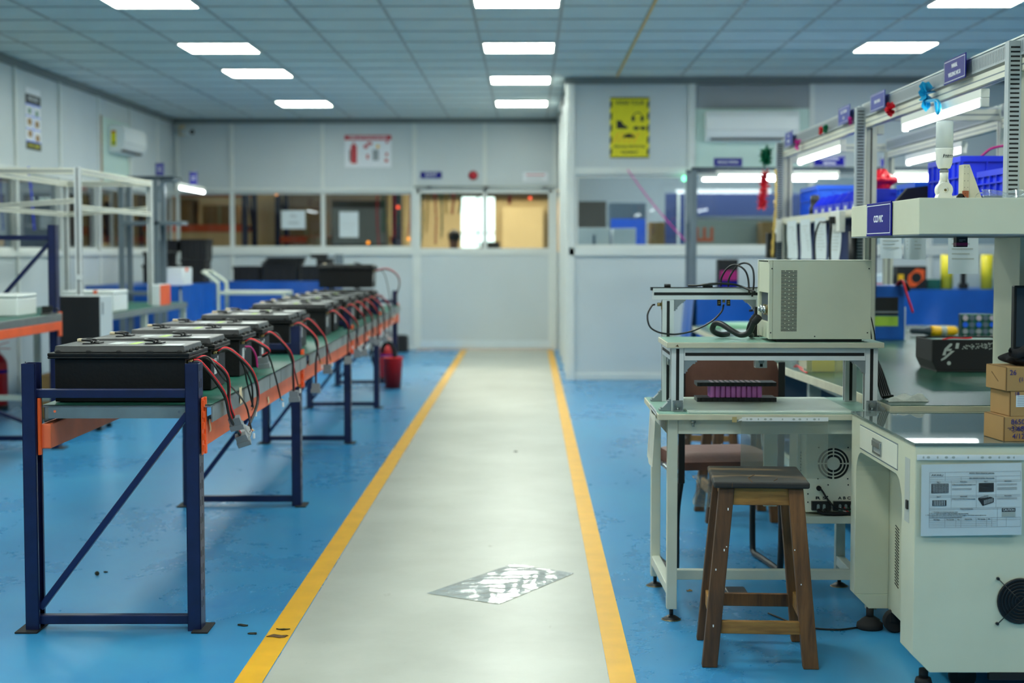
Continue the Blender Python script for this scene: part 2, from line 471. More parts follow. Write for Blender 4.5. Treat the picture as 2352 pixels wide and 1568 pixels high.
struct(MB().box(6.5, -4, 0, 6.6, YR, HC).build('wall_right_side', 'wall_panel'))
struct(MB().box(XL - .08, -4.1, 0, 6.6, -4, HC).build('wall_front', 'wall_panel'))

# aluminium bars: uprights, sill and head rails
def uprights(n, axis, fixed, us, w=.05, p=.025, z0=0.0):
    for u in us:
        b = MB()
        if axis == 'X': b.box(u - w/2, fixed - p, z0, u + w/2, fixed, HC - .07)
        else: b.box(fixed, u - w/2, z0, fixed + p, u + w/2, HC - .07)
        struct(b.build('trim_%d' % n, 'white_frame', bevel=.004)); n += 1
    return n
n = uprights(6, 'X', YB, (-4.60, -3.89, -2.695, -1.494))
n = uprights(n, 'X', YB, (-.572,), z0=2.13)
n = uprights(n, 'X', YB, (.345,), w=.06, p=.05)
n = uprights(n, 'X', YR, (.43, 1.63), w=.065, p=.04)
n = uprights(n, 'X', YR, (2.83, 4.02, 5.2))
n = uprights(n, 'Y', XL, (8.75, 10.1, 11.45, 12.82, 14.18, 15.53, 16.93, 18.27, 19.63))
def rails(n, axis, fixed, u0, u1, zs):
    for z0, z1, p in zs:
        b = MB()
        if axis == 'X': b.box(u0, fixed - p, z0, u1, fixed + .06, z1)
        else: b.box(fixed - .06, u0, z0, fixed + p, u1, z1)
        struct(b.build('trim_%d' % n, 'white_frame', bevel=.006)); n += 1
    return n
n = rails(n, 'X', YB, XL, -1.494, ((1.245, 1.335, .04), (2.07, 2.12, .03)))
n = rails(n, 'X', YR, XC, 6.5, ((1.25, 1.335, .04), (2.064, 2.13, .03)))
n = rails(n, 'Y', XL, 8.3, YB, ((1.245, 1.305, .03), (2.01, 2.06, .03)))
struct(MB().box(XC, YR - .03, 0, 6.5, YR, .07).build('baseboard_right', 'white_frame', bevel=.006))
struct(MB().box(XL, YB - .02, 0, -1.494, YB, .06).build('baseboard_back', 'white_frame', bevel=.006))
# corner post of the block on the right and the slim vertical joints of its side
sj = MB()
for y in (16.9, 18.1, 19.3): sj.box(XC - .02, y - .03, 0, XC, y + .03, HC - .07)
sj.box(XC - .025, YR - .03, 0, XC + .03, YR + .04, HC - .07)
struct(sj.build('trim_%d' % n, 'white_frame', bevel=.004)); n += 1
struct(MB().box(1.68, YR - .018, 2.72, 2.80, YR, 2.955).build('trim_%d' % n, 'header_grey', bevel=.004)); n += 1
struct(MB().box(1.665, YR - .008, 2.135, 2.80, YR, 2.72).build('trim_%d' % n, 'wall_panel_green')); n += 1
struct(MB().box(XL, 17.05, 2.06, XL + .008, 18.24, 2.76).build('trim_%d' % n, 'wall_panel_green')); n += 1
struct(MB().box(XL, 17.0, 2.06, XL + .02, 17.045, 2.77).build('trim_%d' % n, 'wood_rail')); n += 1

# glazing: one pane per bay
wn = 1
def window(axis, fixed, u0, u1, z0, z1):
    global wn
    w = .028
    b = MB()
    def bx(a0, a1, c0, c1):
        if axis == 'X': b.box(a0, fixed + .015, c0, a1, fixed + .05, c1)
        else: b.box(fixed - .05, a0, c0, fixed - .015, a1, c1)
    bx(u0, u0 + w, z0, z1); bx(u1 - w, u1, z0, z1); bx(u0 + w, u1 - w, z1 - w, z1); bx(u0 + w, u1 - w, z0, z0 + w)
    o = struct(b.build('window_%d' % wn, 'white_frame')); wn += 1
    p = MB()
    if axis == 'X': p.box(u0 + w, fixed + .030, z0 + w, u1 - w, fixed + .034, z1 - w)
    else: p.box(fixed - .034, u0 + w, z0 + w, fixed - .030, u1 - w, z1 - w)
    p.build('window_pane', 'window_glass', o)
for a, b_ in ((-4.62, -3.89), (-3.89, -2.695), (-2.695, -1.52)): window('X', YB, a, b_, 1.335, 2.07)
for a, b_ in ((.47, 1.60), (1.66, 2.83), (2.83, 4.02), (4.02, 5.2), (5.2, 6.48)): window('X', YR, a, b_, 1.335, 2.064)
ys = (8.35, 8.75, 10.1, 11.45, 12.82, 14.18, 15.53, 16.93, 18.27, 19.63, 20.5)
for a, b_ in zip(ys, ys[1:]): window('Y', XL, a, b_, 1.305, 2.01)

# the sliding door at the end of the aisle
d = struct(MB().box(-1.47, YB + .005, .02, .315, YB + .045, 1.25).build('door_1', 'wall_panel'))
fr = MB()
for x in (-1.445, -.572, .29): fr.box(x - .028, YB - .008, 1.25 if x == -.572 else .02, x + .028, YB + .05, 2.10)
fr.box(-1.47, YB - .008, 2.055, .315, YB + .05, 2.10); fr.box(-1.47, YB - .012, 1.25, .315, YB + .05, 1.335)
fr.build('door_frame', 'white_frame', d, bevel=.004)
for x0, x1 in ((-1.417, -.60), (-.544, .262)):
    MB().box(x0, YB + .018, 1.335, x1, YB + .022, 2.055).build('window_pane', 'window_glass', d)
MB().box(-1.42, YB - .012, .03, .29, YB + .004, .125).build('kick_plate', 'paper', d, bevel=.003)
MB().box(-1.5, YB - .05, 2.118, .36, YB - .02, 2.15).build('door_track', 'galvanised', d)
for x in (-1.30, -.55, .21): MB().box(x - .035, YB - .06, 2.115, x + .035, YB - .045, 2.14).build('track_stop', 'black_plastic', d)
MB().box(-1.44, YB - .03, .93, -1.41, YB - .008, 1.02).build('door_handle', 'alu', d, bevel=.004)

# ---------------------------------------------------------------- ceiling panels
def ceiling_light(label, x, y, first=[None]):
    if first[0] is None:
        t = thing('ceiling_light', label, 'ceiling light', (x, y, HC - .012), 0, 'square LED panels in the ceiling')
        MB().box(-.29, -.29, -.003, .29, .29, .0).build('diffuser', 'led_panel', t)
        b = MB()
        for q in (-1, 1):
            b.box(-.306, q * .298 - .008, -.005, .306, q * .298 + .008, .011); b.box(q * .298 - .008, -.29, -.005, q * .298 + .008, .29, .011)
        b.build('light_frame', 'white_plastic', t)
        first[0] = t; return t
    return dup(first[0], label, (x, y, HC - .012))
cx, lx, rx = -.082, -2.626, 3.098
for x, y, s in ((cx, 18.42, 'farthest square LED panel over the grey aisle, just before the sliding door'), (cx, 15.90, 'middle of the three whole LED panels over the grey aisle'),
                (cx, 13.385, 'nearest whole LED panel over the grey aisle'), (cx, 10.865, 'LED panel over the aisle cut by the top edge of the picture'),
                (lx, 18.42, 'farthest LED panel of the left row, above the stacked black crates'), (lx, 15.27, 'middle whole LED panel of the left ceiling row'),
                (lx, 13.385, 'nearest whole LED panel of the left ceiling row'), (lx, 10.865, 'LED panel at the top left, cut by the edge of the picture'),
                (rx, 13.385, 'whole LED panel on the right, above the blue hanging signs'), (rx, 10.865, 'LED panel at the top right, cut by the edge of the picture')):
    ceiling_light(s, x, y)
for y in (8.345, 5.825, 3.305, .785):
    for x in (cx, lx, rx): ceiling_light('square LED ceiling panel above and before the part of the hall in view', x, y)

# ---------------------------------------------------------------- rooms behind the glass
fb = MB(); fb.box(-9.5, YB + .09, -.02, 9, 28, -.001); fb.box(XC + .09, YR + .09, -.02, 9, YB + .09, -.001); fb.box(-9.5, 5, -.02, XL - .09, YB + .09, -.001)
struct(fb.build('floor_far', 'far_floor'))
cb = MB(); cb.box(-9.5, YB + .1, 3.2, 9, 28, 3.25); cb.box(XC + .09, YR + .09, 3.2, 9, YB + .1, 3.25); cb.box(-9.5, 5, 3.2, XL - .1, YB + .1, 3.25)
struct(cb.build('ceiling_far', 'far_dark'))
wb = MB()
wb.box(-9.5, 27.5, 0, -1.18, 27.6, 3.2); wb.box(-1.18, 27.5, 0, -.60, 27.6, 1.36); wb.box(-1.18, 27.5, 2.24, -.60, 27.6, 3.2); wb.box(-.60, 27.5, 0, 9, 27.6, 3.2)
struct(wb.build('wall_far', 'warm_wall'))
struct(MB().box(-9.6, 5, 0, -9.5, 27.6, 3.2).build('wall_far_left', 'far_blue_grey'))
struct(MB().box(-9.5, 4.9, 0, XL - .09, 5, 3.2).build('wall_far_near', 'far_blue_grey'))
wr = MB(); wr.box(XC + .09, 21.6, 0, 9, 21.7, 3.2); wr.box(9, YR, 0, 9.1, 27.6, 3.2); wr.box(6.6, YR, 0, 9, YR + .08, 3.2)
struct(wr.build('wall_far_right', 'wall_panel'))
w = struct(MB().box(-.905, 27.50, 1.36, -.875, 27.55, 2.24).box(-1.18, 27.50, 1.60, -.60, 27.55, 1.63).build('window_%d' % wn, 'grey_frame')); wn += 1
MB().box(-1.18, 27.56, 1.36, -.60, 27.565, 2.24).build('window_pane', 'window_glass', w)
# pale inner cupboard wall and dark beam seen through the door glass
struct(MB().box(-.45, 26.9, 0, .25, 27.45, 2.05).build('wall_far_closet', 'warm_wall'))
struct(MB().box(-1.9, 27.3, 2.25, .8, 27.45, 2.33).build('trim_%d' % n, 'far_dark')); n += 1
# ---------------------------------------------------------------- battery rack along the aisle
RX, RY, RR = -1.12, 5.28, .0149          # right front upright, slight turn of the whole row
def rw(x, y):                             # point in the rack's own frame -> room
    return (RX + x * math.cos(RR) - y * math.sin(RR), RY + x * math.sin(RR) + y * math.cos(RR))
rack = thing('pallet_rack', 'long low pallet rack with navy uprights and orange beams carrying the black batteries', 'rack', (RX, RY, 0), RR)
FY = (0.0, 2.62, 5.21, 7.58, 9.75)        # upright frames along the row
WX, UD, UW, UT, UH = -.60, .078, .046, .0028, .918
def upright(side, y0, name='upright'):
    b = MB(); x = 0.0 if side > 0 else WX; s = -side   # channel opens towards the other upright
    b.box(x, y0, 0, x + s*UT, y0 + UD, UH)                       # slotted web
    b.box(x, y0, 0, x + s*UW, y0 + UT, UH); b.box(x, y0 + UD - UT, 0, x + s*UW, y0 + UD, UH)
    b.box(x + s*(UW - UT), y0, 0, x + s*UW, y0 + .014, UH); b.box(x + s*(UW - UT), y0 + UD - .014, 0, x + s*UW, y0 + UD, UH)
    b.m(1)
    for k in range(15):
        z = .08 + k * .058
        for dy, h in ((.016, .022), (.044, .030)): b.box(x - s*.0006, y0 + dy, z, x + s*.0002, y0 + dy + .007, z + h)
    o = b.build(name, ['navy_scuffed', 'slot_black'], rack)
    MB().box(x - .028 if side > 0 else x - .028, y0 - .035, 0, x + .028 + (0 if side > 0 else .02), y0 + UD + .03, .006).build('base_plate', 'rubber', o, bevel=.001)
    return o
for y in FY:
    for sd in (-1, 1): upright(sd, y)
    xi, xo = -UW + .012, WX + UW - .012
    MB().box(xo, y + .018, .020, xi, y + .050, .052).build('crossbar', 'navy_scuffed', rack, bevel=.003)
    MB().box(xo, y + .018, .800, xi, y + .050, .830).build('crossbar', 'navy_scuffed', rack, bevel=.003)
    MB().bar((xo + .01, y + .034, .075), (xi - .01, y + .034, .745), .022, .036, up=(0,1,0)).build('diagonal_brace', 'navy', rack, bevel=.003)
def beam(side, y0, y1):
    x = .004 if side > 0 else WX + UW + .006
    b = MB(); w = .034 * side
    if side > 0: b.box(x - .03, y0 + .080, .625, x, y1 - .004, .710)
    else: b.box(x, y0 + .030, .625, x + .036, y1 - .004, .710)
    o = b.build('beam', 'orange_worn', rack, bevel=.004)
    for ye, q in ((y0 + .012, 1), (y1 - .004, -1)):
        c = MB()
        if side < 0:
            yb = y0 + .012 if q > 0 else y1 - .012
            c.box(x - .004, yb, .605, x + .006, yb + .020, .800).build('beam_connector', 'orange', o, bevel=.0015); continue
        yy0, yy1 = (ye, ye + .064) if q > 0 else (ye, ye + .070)
        c.box(x + .001*side, yy0, .605, x + .005*side, yy1, .800)
        for k in range(5): c.box(x + .005*side, yy0 + .004, .617 + k*.038, x + .013*side, yy0 + .012, .640 + k*.038)
        c.box(x + .005*side, yy0 + .04, .605, x + .010*side, yy1, .800)
        c.build('beam_connector', 'orange', o, bevel=.0015)
    return o
for y0, y1 in zip(FY, FY[1:]):
    for sd in (1, -1): beam(sd, y0, y1)
    a, b_ = y0 + (.04 if y0 == 0 else .085), y1 - .008
    d = MB()
    x0, x1 = WX + .0, .034
    x0 = WX + UW + .012
    d.box(x0, a, .766, x1, b_, .772)
    d.box(x1 - .003, a + .02, .712, x1, b_, .772); d.box(x0, a + .02, .712, x0 + .003, b_, .772)
    # folded joints of the sheet-metal pans
    k = a + .02
    d.box(x0 + .02, a - .0, .728, x1 - .045, a + .003, .772)
    while k < b_ - .1:
        d.box(x1 - .001, k, .712, x1 + .0015, k + .006, .772); k += .33
    o = d.build('deck_panel', 'galvanised', rack)
    m = MB(); m.sheet(lambda u, v, a=a, b_=b_, x0=x0, x1=x1: (x0 + u*(x1 - x0), a + v*(b_ - a), .7725 + .0016*math.sin(9*v + 3*u)*math.sin(31*v)), 8, 40, .002)
    m.build('green_mat', 'green_mat', o)
    if y0 == 0:
        MB().cyl((WX + .10, a - .0008, .752), (WX + .10, a + .001, .752), .0045).build('deck_rivet', 'orange_worn', o)
        MB().cyl((-.075, a - .0008, .750), (-.075, a + .001, .750), .0045).build('deck_rivet', 'far_blue_grey', o)

# ---------------------------------------------------------------- batteries
def make_battery(label):
    """origin: front left bottom corner of the rim footprint; x along the row's width, y away from the aisle camera"""
    W, D = .489, .345
    t = thing('battery', label, 'battery', (0,0,0), 0, 'black battery packs in a row on the rack')
    b = MB(); b.box(.020, .018, 0, W - .018, D - .018, .150)
    b.box(0, 0, .150, W, D, .158); b.box(0, 0, .158, W, D, .1702)
    b.build('case', 'black_satin', t, bevel=.003)
    l = MB()
    l.hull8([(.018,.016,.1705),(W-.016,.016,.1705),(W-.016,D-.016,.1705),(.018,D-.016,.1705)], [(.022,.022,.194),(W-.022,.022,.194),(W-.022,D-.022,.194),(.022,D-.022,.194)])
    lid = l.build('lid', 'black_paint', t, bevel=.003)
    # sealant-capped screws round the rim
    for k in range(5):
        x = .035 + k * (W - .07) / 4
        for y in (.008, D - .008):
            n = MB(); n.ball((x, y, .1735), .0085, (1.25,.8,.85), 8, 5); n.ball((x + .008, y + .001, .172), .006, (1.2,.8,.8), 7, 4); n.build('screw_cap', 'rubber', t)
    for k in range(3):
        n = MB(); n.ball((W - .008, .07 + k*.105, .1735), .009, (.8,1.3,.85), 8, 5); n.build('screw_cap', 'rubber', t)
    # two folding handles lying on the lid
    for x in (.115, .335):
        h = MB(); h.box(x - .026, D*.36, .194, x + .006, D*.62, .1975)
        h.tube(catmull([(x + .002, D*.39, .199), (x + .002, D*.40, .205), (x - .030, D*.40, .2075), (x - .030, D*.58, .2075), (x + .002, D*.58, .205), (x + .002, D*.59, .199)], 4), .0042, 8)
        h.box(x + .006, D*.40, .194, x + .030, D*.58, .199)
        h.tube([(x + .012, D*.40, .2005), (x + .012, D*.58, .2005)], .0028, 8)
        h.build('handle', 'black_plastic', lid)
    s = MB(); s.m(0).box(.175, D*.30, .194, .285, D*.72, .1944); s.m(1).box(.255, D*.31, .1944, .283, D*.71, .1946); s.m(2).box(.180, D*.34, .1944, .222, D*.68, .1946); s.m(3)
    for k in range(4): s.box(.226 + k*.007, D*.34, .1944, .229 + k*.007, D*.68, .1946)
    s.build('lid_label', ['lid_grey', 'lid_green', 'lid_silver', 'lid_silver'], lid)
    MB().box(.385, D*.12, .194, .450, D*.40, .1943).build('lid_label', 'lid_silver', lid)
    MB().box(.028, D*.80, .194, .052, D*.88, .204).build('vent_knob', 'beige', lid, bevel=.002)
    # terminal glands, warning stickers and label on the aisle side
    x = W - .018
    for k in range(6):
        q = MB(); q.cyl((x, .050 + k*.026, .137), (x + .010, .050 + k*.026, .137), .0062, n=10); q.cyl((x + .010, .050 + k*.026, .137), (x + .016, .050 + k*.026, .137), .0046, n=10)
        q.build('terminal', 'brass', t)
    sl = MB(); sl.m(0).box(x, .085, .052, x + .0006, .135, .112); sl.m(1)
    for k in range(5): sl.box(x + .0006, .094, .060 + k*.009, x + .0009, .097, .063 + k*.009); sl.box(x + .0006, .122, .060 + k*.009, x + .0009, .125, .063 + k*.009)
    sl.box(x + .0006, .091, .1065, x + .0009, .128, .1075)
    sl.build('side_label', ['white_label', 'ink'], t)
    MB().m(0).add([(x + .0006, .150, .118), (x + .0006, .176, .118), (x + .0006, .163, .096)], [(0,1,2)]).box(x, .150, .1175, x + .0005, .176, .1185).build('warning_sticker', 'white_label', t)
    return t, W, D
def connector(t, p, d, big=True):
    """grey two-pole plug at the cable end; p tip of the cable, d direction it points"""
    d = V(d).normalized(); k = 1.0 if big else .62
    a = d.cross(V((0,1,0))); a = a.normalized() if a.length > .1 else V((1,0,0)); u = a.cross(d).normalized()
    R = Matrix((a, u, d)).transposed()
    b = MB(); p = V(p)
    b.cbox(p + d*.024*k, (.042*k, .022*k, .048*k), R); b.cbox(p + d*.040*k, (.050*k, .027*k, .022*k), R); b.cbox(p + d*.014*k + u*.013*k, (.016*k, .006*k, .022*k), R)
    b.m(1).cbox(p + d*.0515*k - a*.011*k, (.013*k, .013*k, .002*k), R); b.cbox(p + d*.0515*k + a*.011*k, (.013*k, .013*k, .002*k), R)
    b.build('plug', ['grey_plastic', 'slot_black'], t, bevel=.002*k)
    return R
def power_lead(t, root, via, end, d, sig_end=None):
    via = [(q[0] + .034 if q[0] > .54 else q[0], q[1], q[2]) for q in via]; end = (end[0] + .036, end[1], end[2]); sig_end = sig_end and (sig_end[0] + .034, sig_end[1], sig_end[2])
    """red + black power pair with plug, and an optional black signal lead with a white mini plug"""
    for c, o in (('red_cable', (0, .006, .003)), ('black_cable', (0, -.006, -.002))):
        pts = [V(root) + V(o)] + [V(q) + V(o) for q in via] + [V(end) + V(o)*.8]
        MB().tube(catmull(pts, 7),   .0052, 8).build('power_cable', c, t)
    connector(t, end, d)
    if sig_end:
        e = V(sig_end); r = V(root) + V((0, .045, .002))
        MB().tube(catmull([r, r + V((.045,.012,.006)), r + V((.085,.03,-.06)), e + V((-.022,-.01,.10)), e], 7), .0036, 8).build('signal_cable', 'black_cable', t)
        w = MB(); w.m(0).tube([e, e + V((.006,0,-.010))], .0012, 5); w.m(1).tube([e, e + V((.012,.004,-.008))], .0012, 5); w.m(2).tube([e, e + V((-.006,.002,-.012))], .0012, 5)
        w.build('loose_wire', ['red_cable', 'yellow_tool', 'black_cable'], t)
        MB().cbox(e + V((.010,.0,-.026)), (.007,.011,.020)).build('mini_plug', 'white_label', t, bevel=.001)
ZD = .7782
rows = [  # front edge along the row, x shift, label
    (.092, -.538, 'nearest black battery, sealed screws round its rim, right above the navy front frame'),
    (.565, -.538, 'second black battery from the front, green and silver label between its two handles'),
    (1.20, -.538, 'third black battery from the front, pink cable among its leads'),
    (1.725, -.538, 'fourth black battery from the front, beside the second pair of rack uprights'),
    (2.705, -.538, 'fifth black battery from the front, just behind the second rack frame'),
    (3.10, -.538, 'sixth black battery, last of the front six before the gap on the green deck'),
    (4.33, -.538, 'first battery beyond the gap, big dark front face over empty green deck'),
    (4.80, -.538, 'second battery beyond the gap in the row'),
    (5.46, -.538, 'third battery beyond the gap, behind the third upright frame'),
    (5.98, -.538, 'fourth battery beyond the gap in the row'),
    (6.60, -.538, 'fifth battery beyond the gap in the row'),
    (7.14, -.538, 'sixth battery beyond the gap, just short of the fourth upright frame'),
    (7.80, -.538, 'lower battery of the two stacked at the far end of the rack')]
rnd = random.Random(3)
proto = None
for i, (y, x, lab) in enumerate(rows):
    if proto is None:
        t, BW, BD = make_battery(lab); proto = t
        base = list(t.children)
    else:
        t = thing('battery', lab, 'battery', (0,0,0), 0, 'black battery packs in a row on the rack')
        for ch in base: copy_tree(ch, t)
    p = rw(x, y); t.location = (p[0], p[1], ZD); t.rotation_euler = (0,0,RR + (0, .012, -.006, .01)[i % 4]*(.4 if i else 0))
    bats = globals().setdefault('bats', []); bats.append(t)
top = thing('battery', 'topmost battery stacked at the far end of the rack, its leads arching right', 'battery', (0,0,0), 0, 'black battery packs in a row on the rack')
for ch in base: copy_tree(ch, top)
p = rw(-.540, 7.80); top.location = (p[0], p[1], ZD + .214); top.rotation_euler = (0,0,RR)
# leads, in each battery's own frame: root at the glands, over the deck edge, hanging in front of the orange beam
R0 = (BW - .002, .075, .137)
power_lead(bats[0], R0, [(.515,.09,.125), (.545,.15,.02), (.556,.22,-.075)], (.570,.33,-.150), (.25,.55,-.8), sig_end=(.585,.50,-.150))
power_lead(bats[0], (BW-.002,.13,.137), [(.52,.15,.142), (.55,.19,.08), (.552,.22,-.02)], (.562,.245,-.078), (.2,.45,-.85))
power_lead(bats[1], R0, [(.525,.10,.145), (.565,.17,.06), (.582,.22,-.055)], (.566,.06,-.150), (-.3,-.75,-.6), sig_end=(.566,.20,-.085))
MB().tube(catmull([(BW-.002,.11,.137), (.54,.15,.13), (.590,.20,.02), (.596,.21,-.06), (.594,.20,-.083)], 7), .0038, 8).build('signal_cable', 'black_cable', bats[1])
power_lead(bats[2], R0, [(.515,.09,.146), (.545,.12,.10)], (.512,.14,.074), (.12,.25,-.95), sig_end=(.575,.24,-.115))
MB().tube(catmull([(BW-.002,.06,.120), (.51,.07,.118), (.528,.09,.08), (.532,.10,.03)], 6), .0044, 8).build('power_cable', 'pink_cable', bats[2])
for i, b in enumerate(bats[3:] ):
    j = rnd.uniform(.004, .022); dz = rnd.uniform(-.05, .03); dy = rnd.uniform(-.02, .06)
    if i % 2 == 0:
        power_lead(b, R0, [(.520,.09,.145), (.552+j,.15+dy*.5,.05), (.565,.19+dy,-.05+dz)], (.562,.21+dy,-.120+dz), (.05,.15,-1), sig_end=(.575,.28+dy,-.10+dz))
    else:
        power_lead(b, R0, [(.522,.09,.142), (.550+j,.13+dy*.5,.06), (.560,.14+dy,-.06+dz)], (.558,.13+dy,-.165+dz), (.0,-.1,-1), sig_end=(.572,.22+dy,-.06))
power_lead(top, R0, [(.55,.09,.155), (.63,.11,.11), (.655,.12,.03), (.62,.13,-.09)], (.605,.13,-.165), (-.1,0,-1), sig_end=(.60,.15,-.22))

# scraps of masking tape on the beam and lip
for lab, (x, y, z), sz in (('small torn strip of cream tape on the orange beam beside the front upright', (.0085, .150, .690), (.002,.020,.045)),
                           ('crumpled yellowish tape stuck over the deck edge below the second battery', (.036, .63, .752), (.0024,.05,.06)),
                           ('small cream tape tag on the beam near the second upright frame', (.0085, 1.50, .650), (.002,.03,.028))):
    b = MB(); q = rw(x, y)
    b.grid(lambda u, v: (.001*math.sin(7*u + 5*v), (u - .5)*sz[1] + .004*math.sin(6*v), (v - .5)*sz[2] + .003*math.sin(9*u)), 6, 6)
    b.grid(lambda u, v: (.0014 + .001*math.sin(7*(1-u) + 5*v), (.5 - u)*sz[1] + .004*math.sin(6*v), (v - .5)*sz[2] + .003*math.sin(9*(1-u))), 6, 6)
    o = b.build('tape_scrap', 'beige', None, loc=(q[0], q[1], z)); tag(o, lab, 'tape')
# ---------------------------------------------------------------- left side of the hall
r2 = thing('pallet_rack', 'taller pallet rack at the left edge with bright orange beam under white inverters', 'rack', (-3.09, 7.7, 0))
def rack_frame2(y):
    for x in (0, -.92):
        b = MB(); s = 1 if x else -1
        b.box(x, y, 0, x + s*.003, y + .08, 1.47); b.box(x, y, 0, x + s*.05, y + .003, 1.47); b.box(x, y + .077, 0, x + s*.05, y + .08, 1.47); b.box(x + s*.047, y, 0, x + s*.05, y + .016, 1.47)
        o = b.build('upright', 'navy', r2)
        MB().box(x - .035, y - .03, 0, x + .035, y + .11, .006).build('base_plate', 'rubber', o)
    for z in (.05, 1.37): MB().box(-.87, y + .02, z, -.05, y + .05, z + .032).build('crossbar', 'navy', r2, bevel=.003)
    MB().bar((-.05, y + .035, 1.35), (-.86, y + .035, .45), .022, .036, up=(0,1,0)).build('diagonal_brace', 'navy', r2, bevel=.003)
    MB().bar((-.86, y + .035, .42), (-.05, y + .035, .10), .022, .036, up=(0,1,0)).build('diagonal_brace', 'navy', r2, bevel=.003)
rack_frame2(0); rack_frame2(2.5)
for x in (.002, -.96):
    o = MB().box(x - .002, .085, .785, x + .038, 2.495, .842).build('beam', 'orange', r2, bevel=.004)
    for y in (.0, 2.52):
        MB().box(x + .001, y, .74, x + .008, y + .07, .90).build('beam_connector', 'orange', o)
dk = MB().box(-.92, .09, .843, .04, 2.49, .892).build('deck_panel', 'galvanised', r2, bevel=.003)
MB().box(-.915, .095, .892, .036, 2.485, .895).build('green_mat', 'green_mat', dk)

def inverter(label, loc, w, d, h, tagpos=None):
    t = thing('inverter', label, 'inverter', loc, 0, 'white inverters on the left benches')
    o = MB().box(0, 0, 0, w, d, h*.82).build('housing', 'white_ac', t, bevel=.008)
    MB().box(-.003, -.003, h*.835, w + .003, d + .003, h).build('lid', 'white_ac', t, bevel=.010)
    v = MB()
    for i in range(4):
        for k in range(7): v.box(.03 + i*.024, -.0012, .022 + k*.011, .048 + i*.024, .001, .028 + k*.011)
    v.build('vent_grille', 'grey_frame', o)
    if tagpos: MB().box(tagpos, -.0045, h*.86, tagpos + .03, -.003, h + .004).box(tagpos, -.0045, h, tagpos + .03, .03, h + .003).build('orange_tag', 'orange', t)
    return t
inverter('white inverter box with square vent grille, at the left picture edge', (-3.40, 9.62, .896), .245, .38, .135, -.003)
inverter('long white inverter with an orange tag on top, behind the black power unit', (-3.62, 12.12, .826), .40, .42, .165, .24)
u = thing('power_unit', 'floor-standing power unit with matt black front and pale grey side', 'power unit', (-3.40, 11.20, 0))
MB().box(0, 0, .04, .32, .01, .975).build('front_panel', 'crate_black', u, bevel=.004)
MB().box(0, .011, .04, .32, .345, .975).build('cabinet', 'wall_panel', u, bevel=.004)
MB().box(.3205, .06, .84, .324, .085, .93).build('side_latch', 'grey_frame', u)
sv = MB()
for k in range(14): sv.box(.3202, .14, .30 + k*.018, .3215, .26, .306 + k*.018)
sv.build('side_vents', 'grey_frame', u)
for x in (.03, .29):
    for y in (.04, .31): MB().cyl((x, y, 0), (x, y, .04), .02).build('foot', 'rubber', u)
pl = MB().box(-3.13, 10.02, .896, -3.07, 10.06, .945).tube(catmull([(-3.07,10.04,.93), (-3.03,10.03,.925), (-3.03,10.0,.90), (-3.05,9.9,.900), (-3.09,9.86,.901)], 5), .005).build('power_adapter', 'black_plastic')
tag(pl, 'small black adapter plug lying on the orange-beamed rack beside the navy upright', 'adapter')

# grey bench with aluminium profile gantry
gb = thing('workbench', 'grey steel bench along the left wall carrying a pale aluminium gantry', 'workbench', (-3.19, 11.60, 0))
MB().box(-1.0, 0, .770, 0, 3.0, .820).build('bench_top', 'galvanised', gb, bevel=.004)
MB().box(-.995, .005, .8205, -.005, 2.995, .8238).build('green_mat', 'green_mat', gb)
for x in (-.96, -.06):
    for y in (.02, 1.45, 2.93): MB().box(x, y, 0, x + .05, y + .05, .770).build('leg', 'steel_cream', gb)
for y in (.02, 1.45, 2.93): MB().box(-.91, y + .01, .18, -.06, y + .04, .22).build('stretcher', 'steel_cream', gb)
def profile(b, p, q, s=.045, gv=.26):
    """aluminium T-slot bar: a square bar with a groove down each face"""
    p, q = V(p), V(q); d = (q - p).normalized(); u = V((0,0,1)) if abs(d.z) < .9 else V((0,1,0))
    a = d.cross(u).normalized(); u = a.cross(d).normalized()
    b.m(0).bar(p, q, s, s, up=u)
    b.m(1)
    for n in (a, -a, u, -u):
        w, h = (.0012, s*gv) if abs(n.dot(a)) > .5 else (s*gv, .0012)
        e = d * .004
        b.bar(p + n*(s/2) + e, q + n*(s/2) - e, w, h, up=u)
    b.m(0)
    return b
gt = thing('gantry_frame', 'pale aluminium profile gantry on the left bench with double horizontal rails', 'frame', (-3.367, 11.70, .8245))
HG = 1.10
for x in (0.0, -.75):
    for y in (0.0, 2.22): profile(MB(), (x, y, 0), (x, y, HG)).build('post', ['alu', 'slot_black'], gt)
for x in (0.0, -.75):
    profile(MB(), (x, .024, HG - .03), (x, 2.196, HG - .03)).build('top_rail', ['profile_cream', 'grey_frame'], gt)
    profile(MB(), (x, .024, .80), (x, 2.196, .80), .036).build('lower_rail', ['profile_cream', 'grey_frame'], gt)
for y in (0.0, 2.22):
    profile(MB(), (-.726, y, HG - .03), (-.024, y, HG - .03)).build('cross_rail', ['profile_cream', 'grey_frame'], gt)
    profile(MB(), (-.726, y, .80), (-.024, y, .85), .036).build('cross_rail', ['profile_cream', 'grey_frame'], gt)
MB().box(-.012, -.030, .26, .030, -.024, .30).build('bracket', 'alu', gt)
nx = thing('gantry_frame', 'second aluminium gantry at the left picture edge, nearer than the first', 'frame', (-3.28, 9.25, .896))
for x in (-.02, -.66):
    for y in (0.0, .30): profile(MB(), (x, y, 0), (x, y, .93)).build('post', ['alu', 'slot_black'], nx)
    profile(MB(), (x, .024, .90), (x, .276, .90)).build('top_rail', ['profile_cream', 'grey_frame'], nx)
profile(MB(), (-.636, 0, .90), (-.044, 0, .90)).build('cross_rail', ['profile_cream', 'grey_frame'], nx)

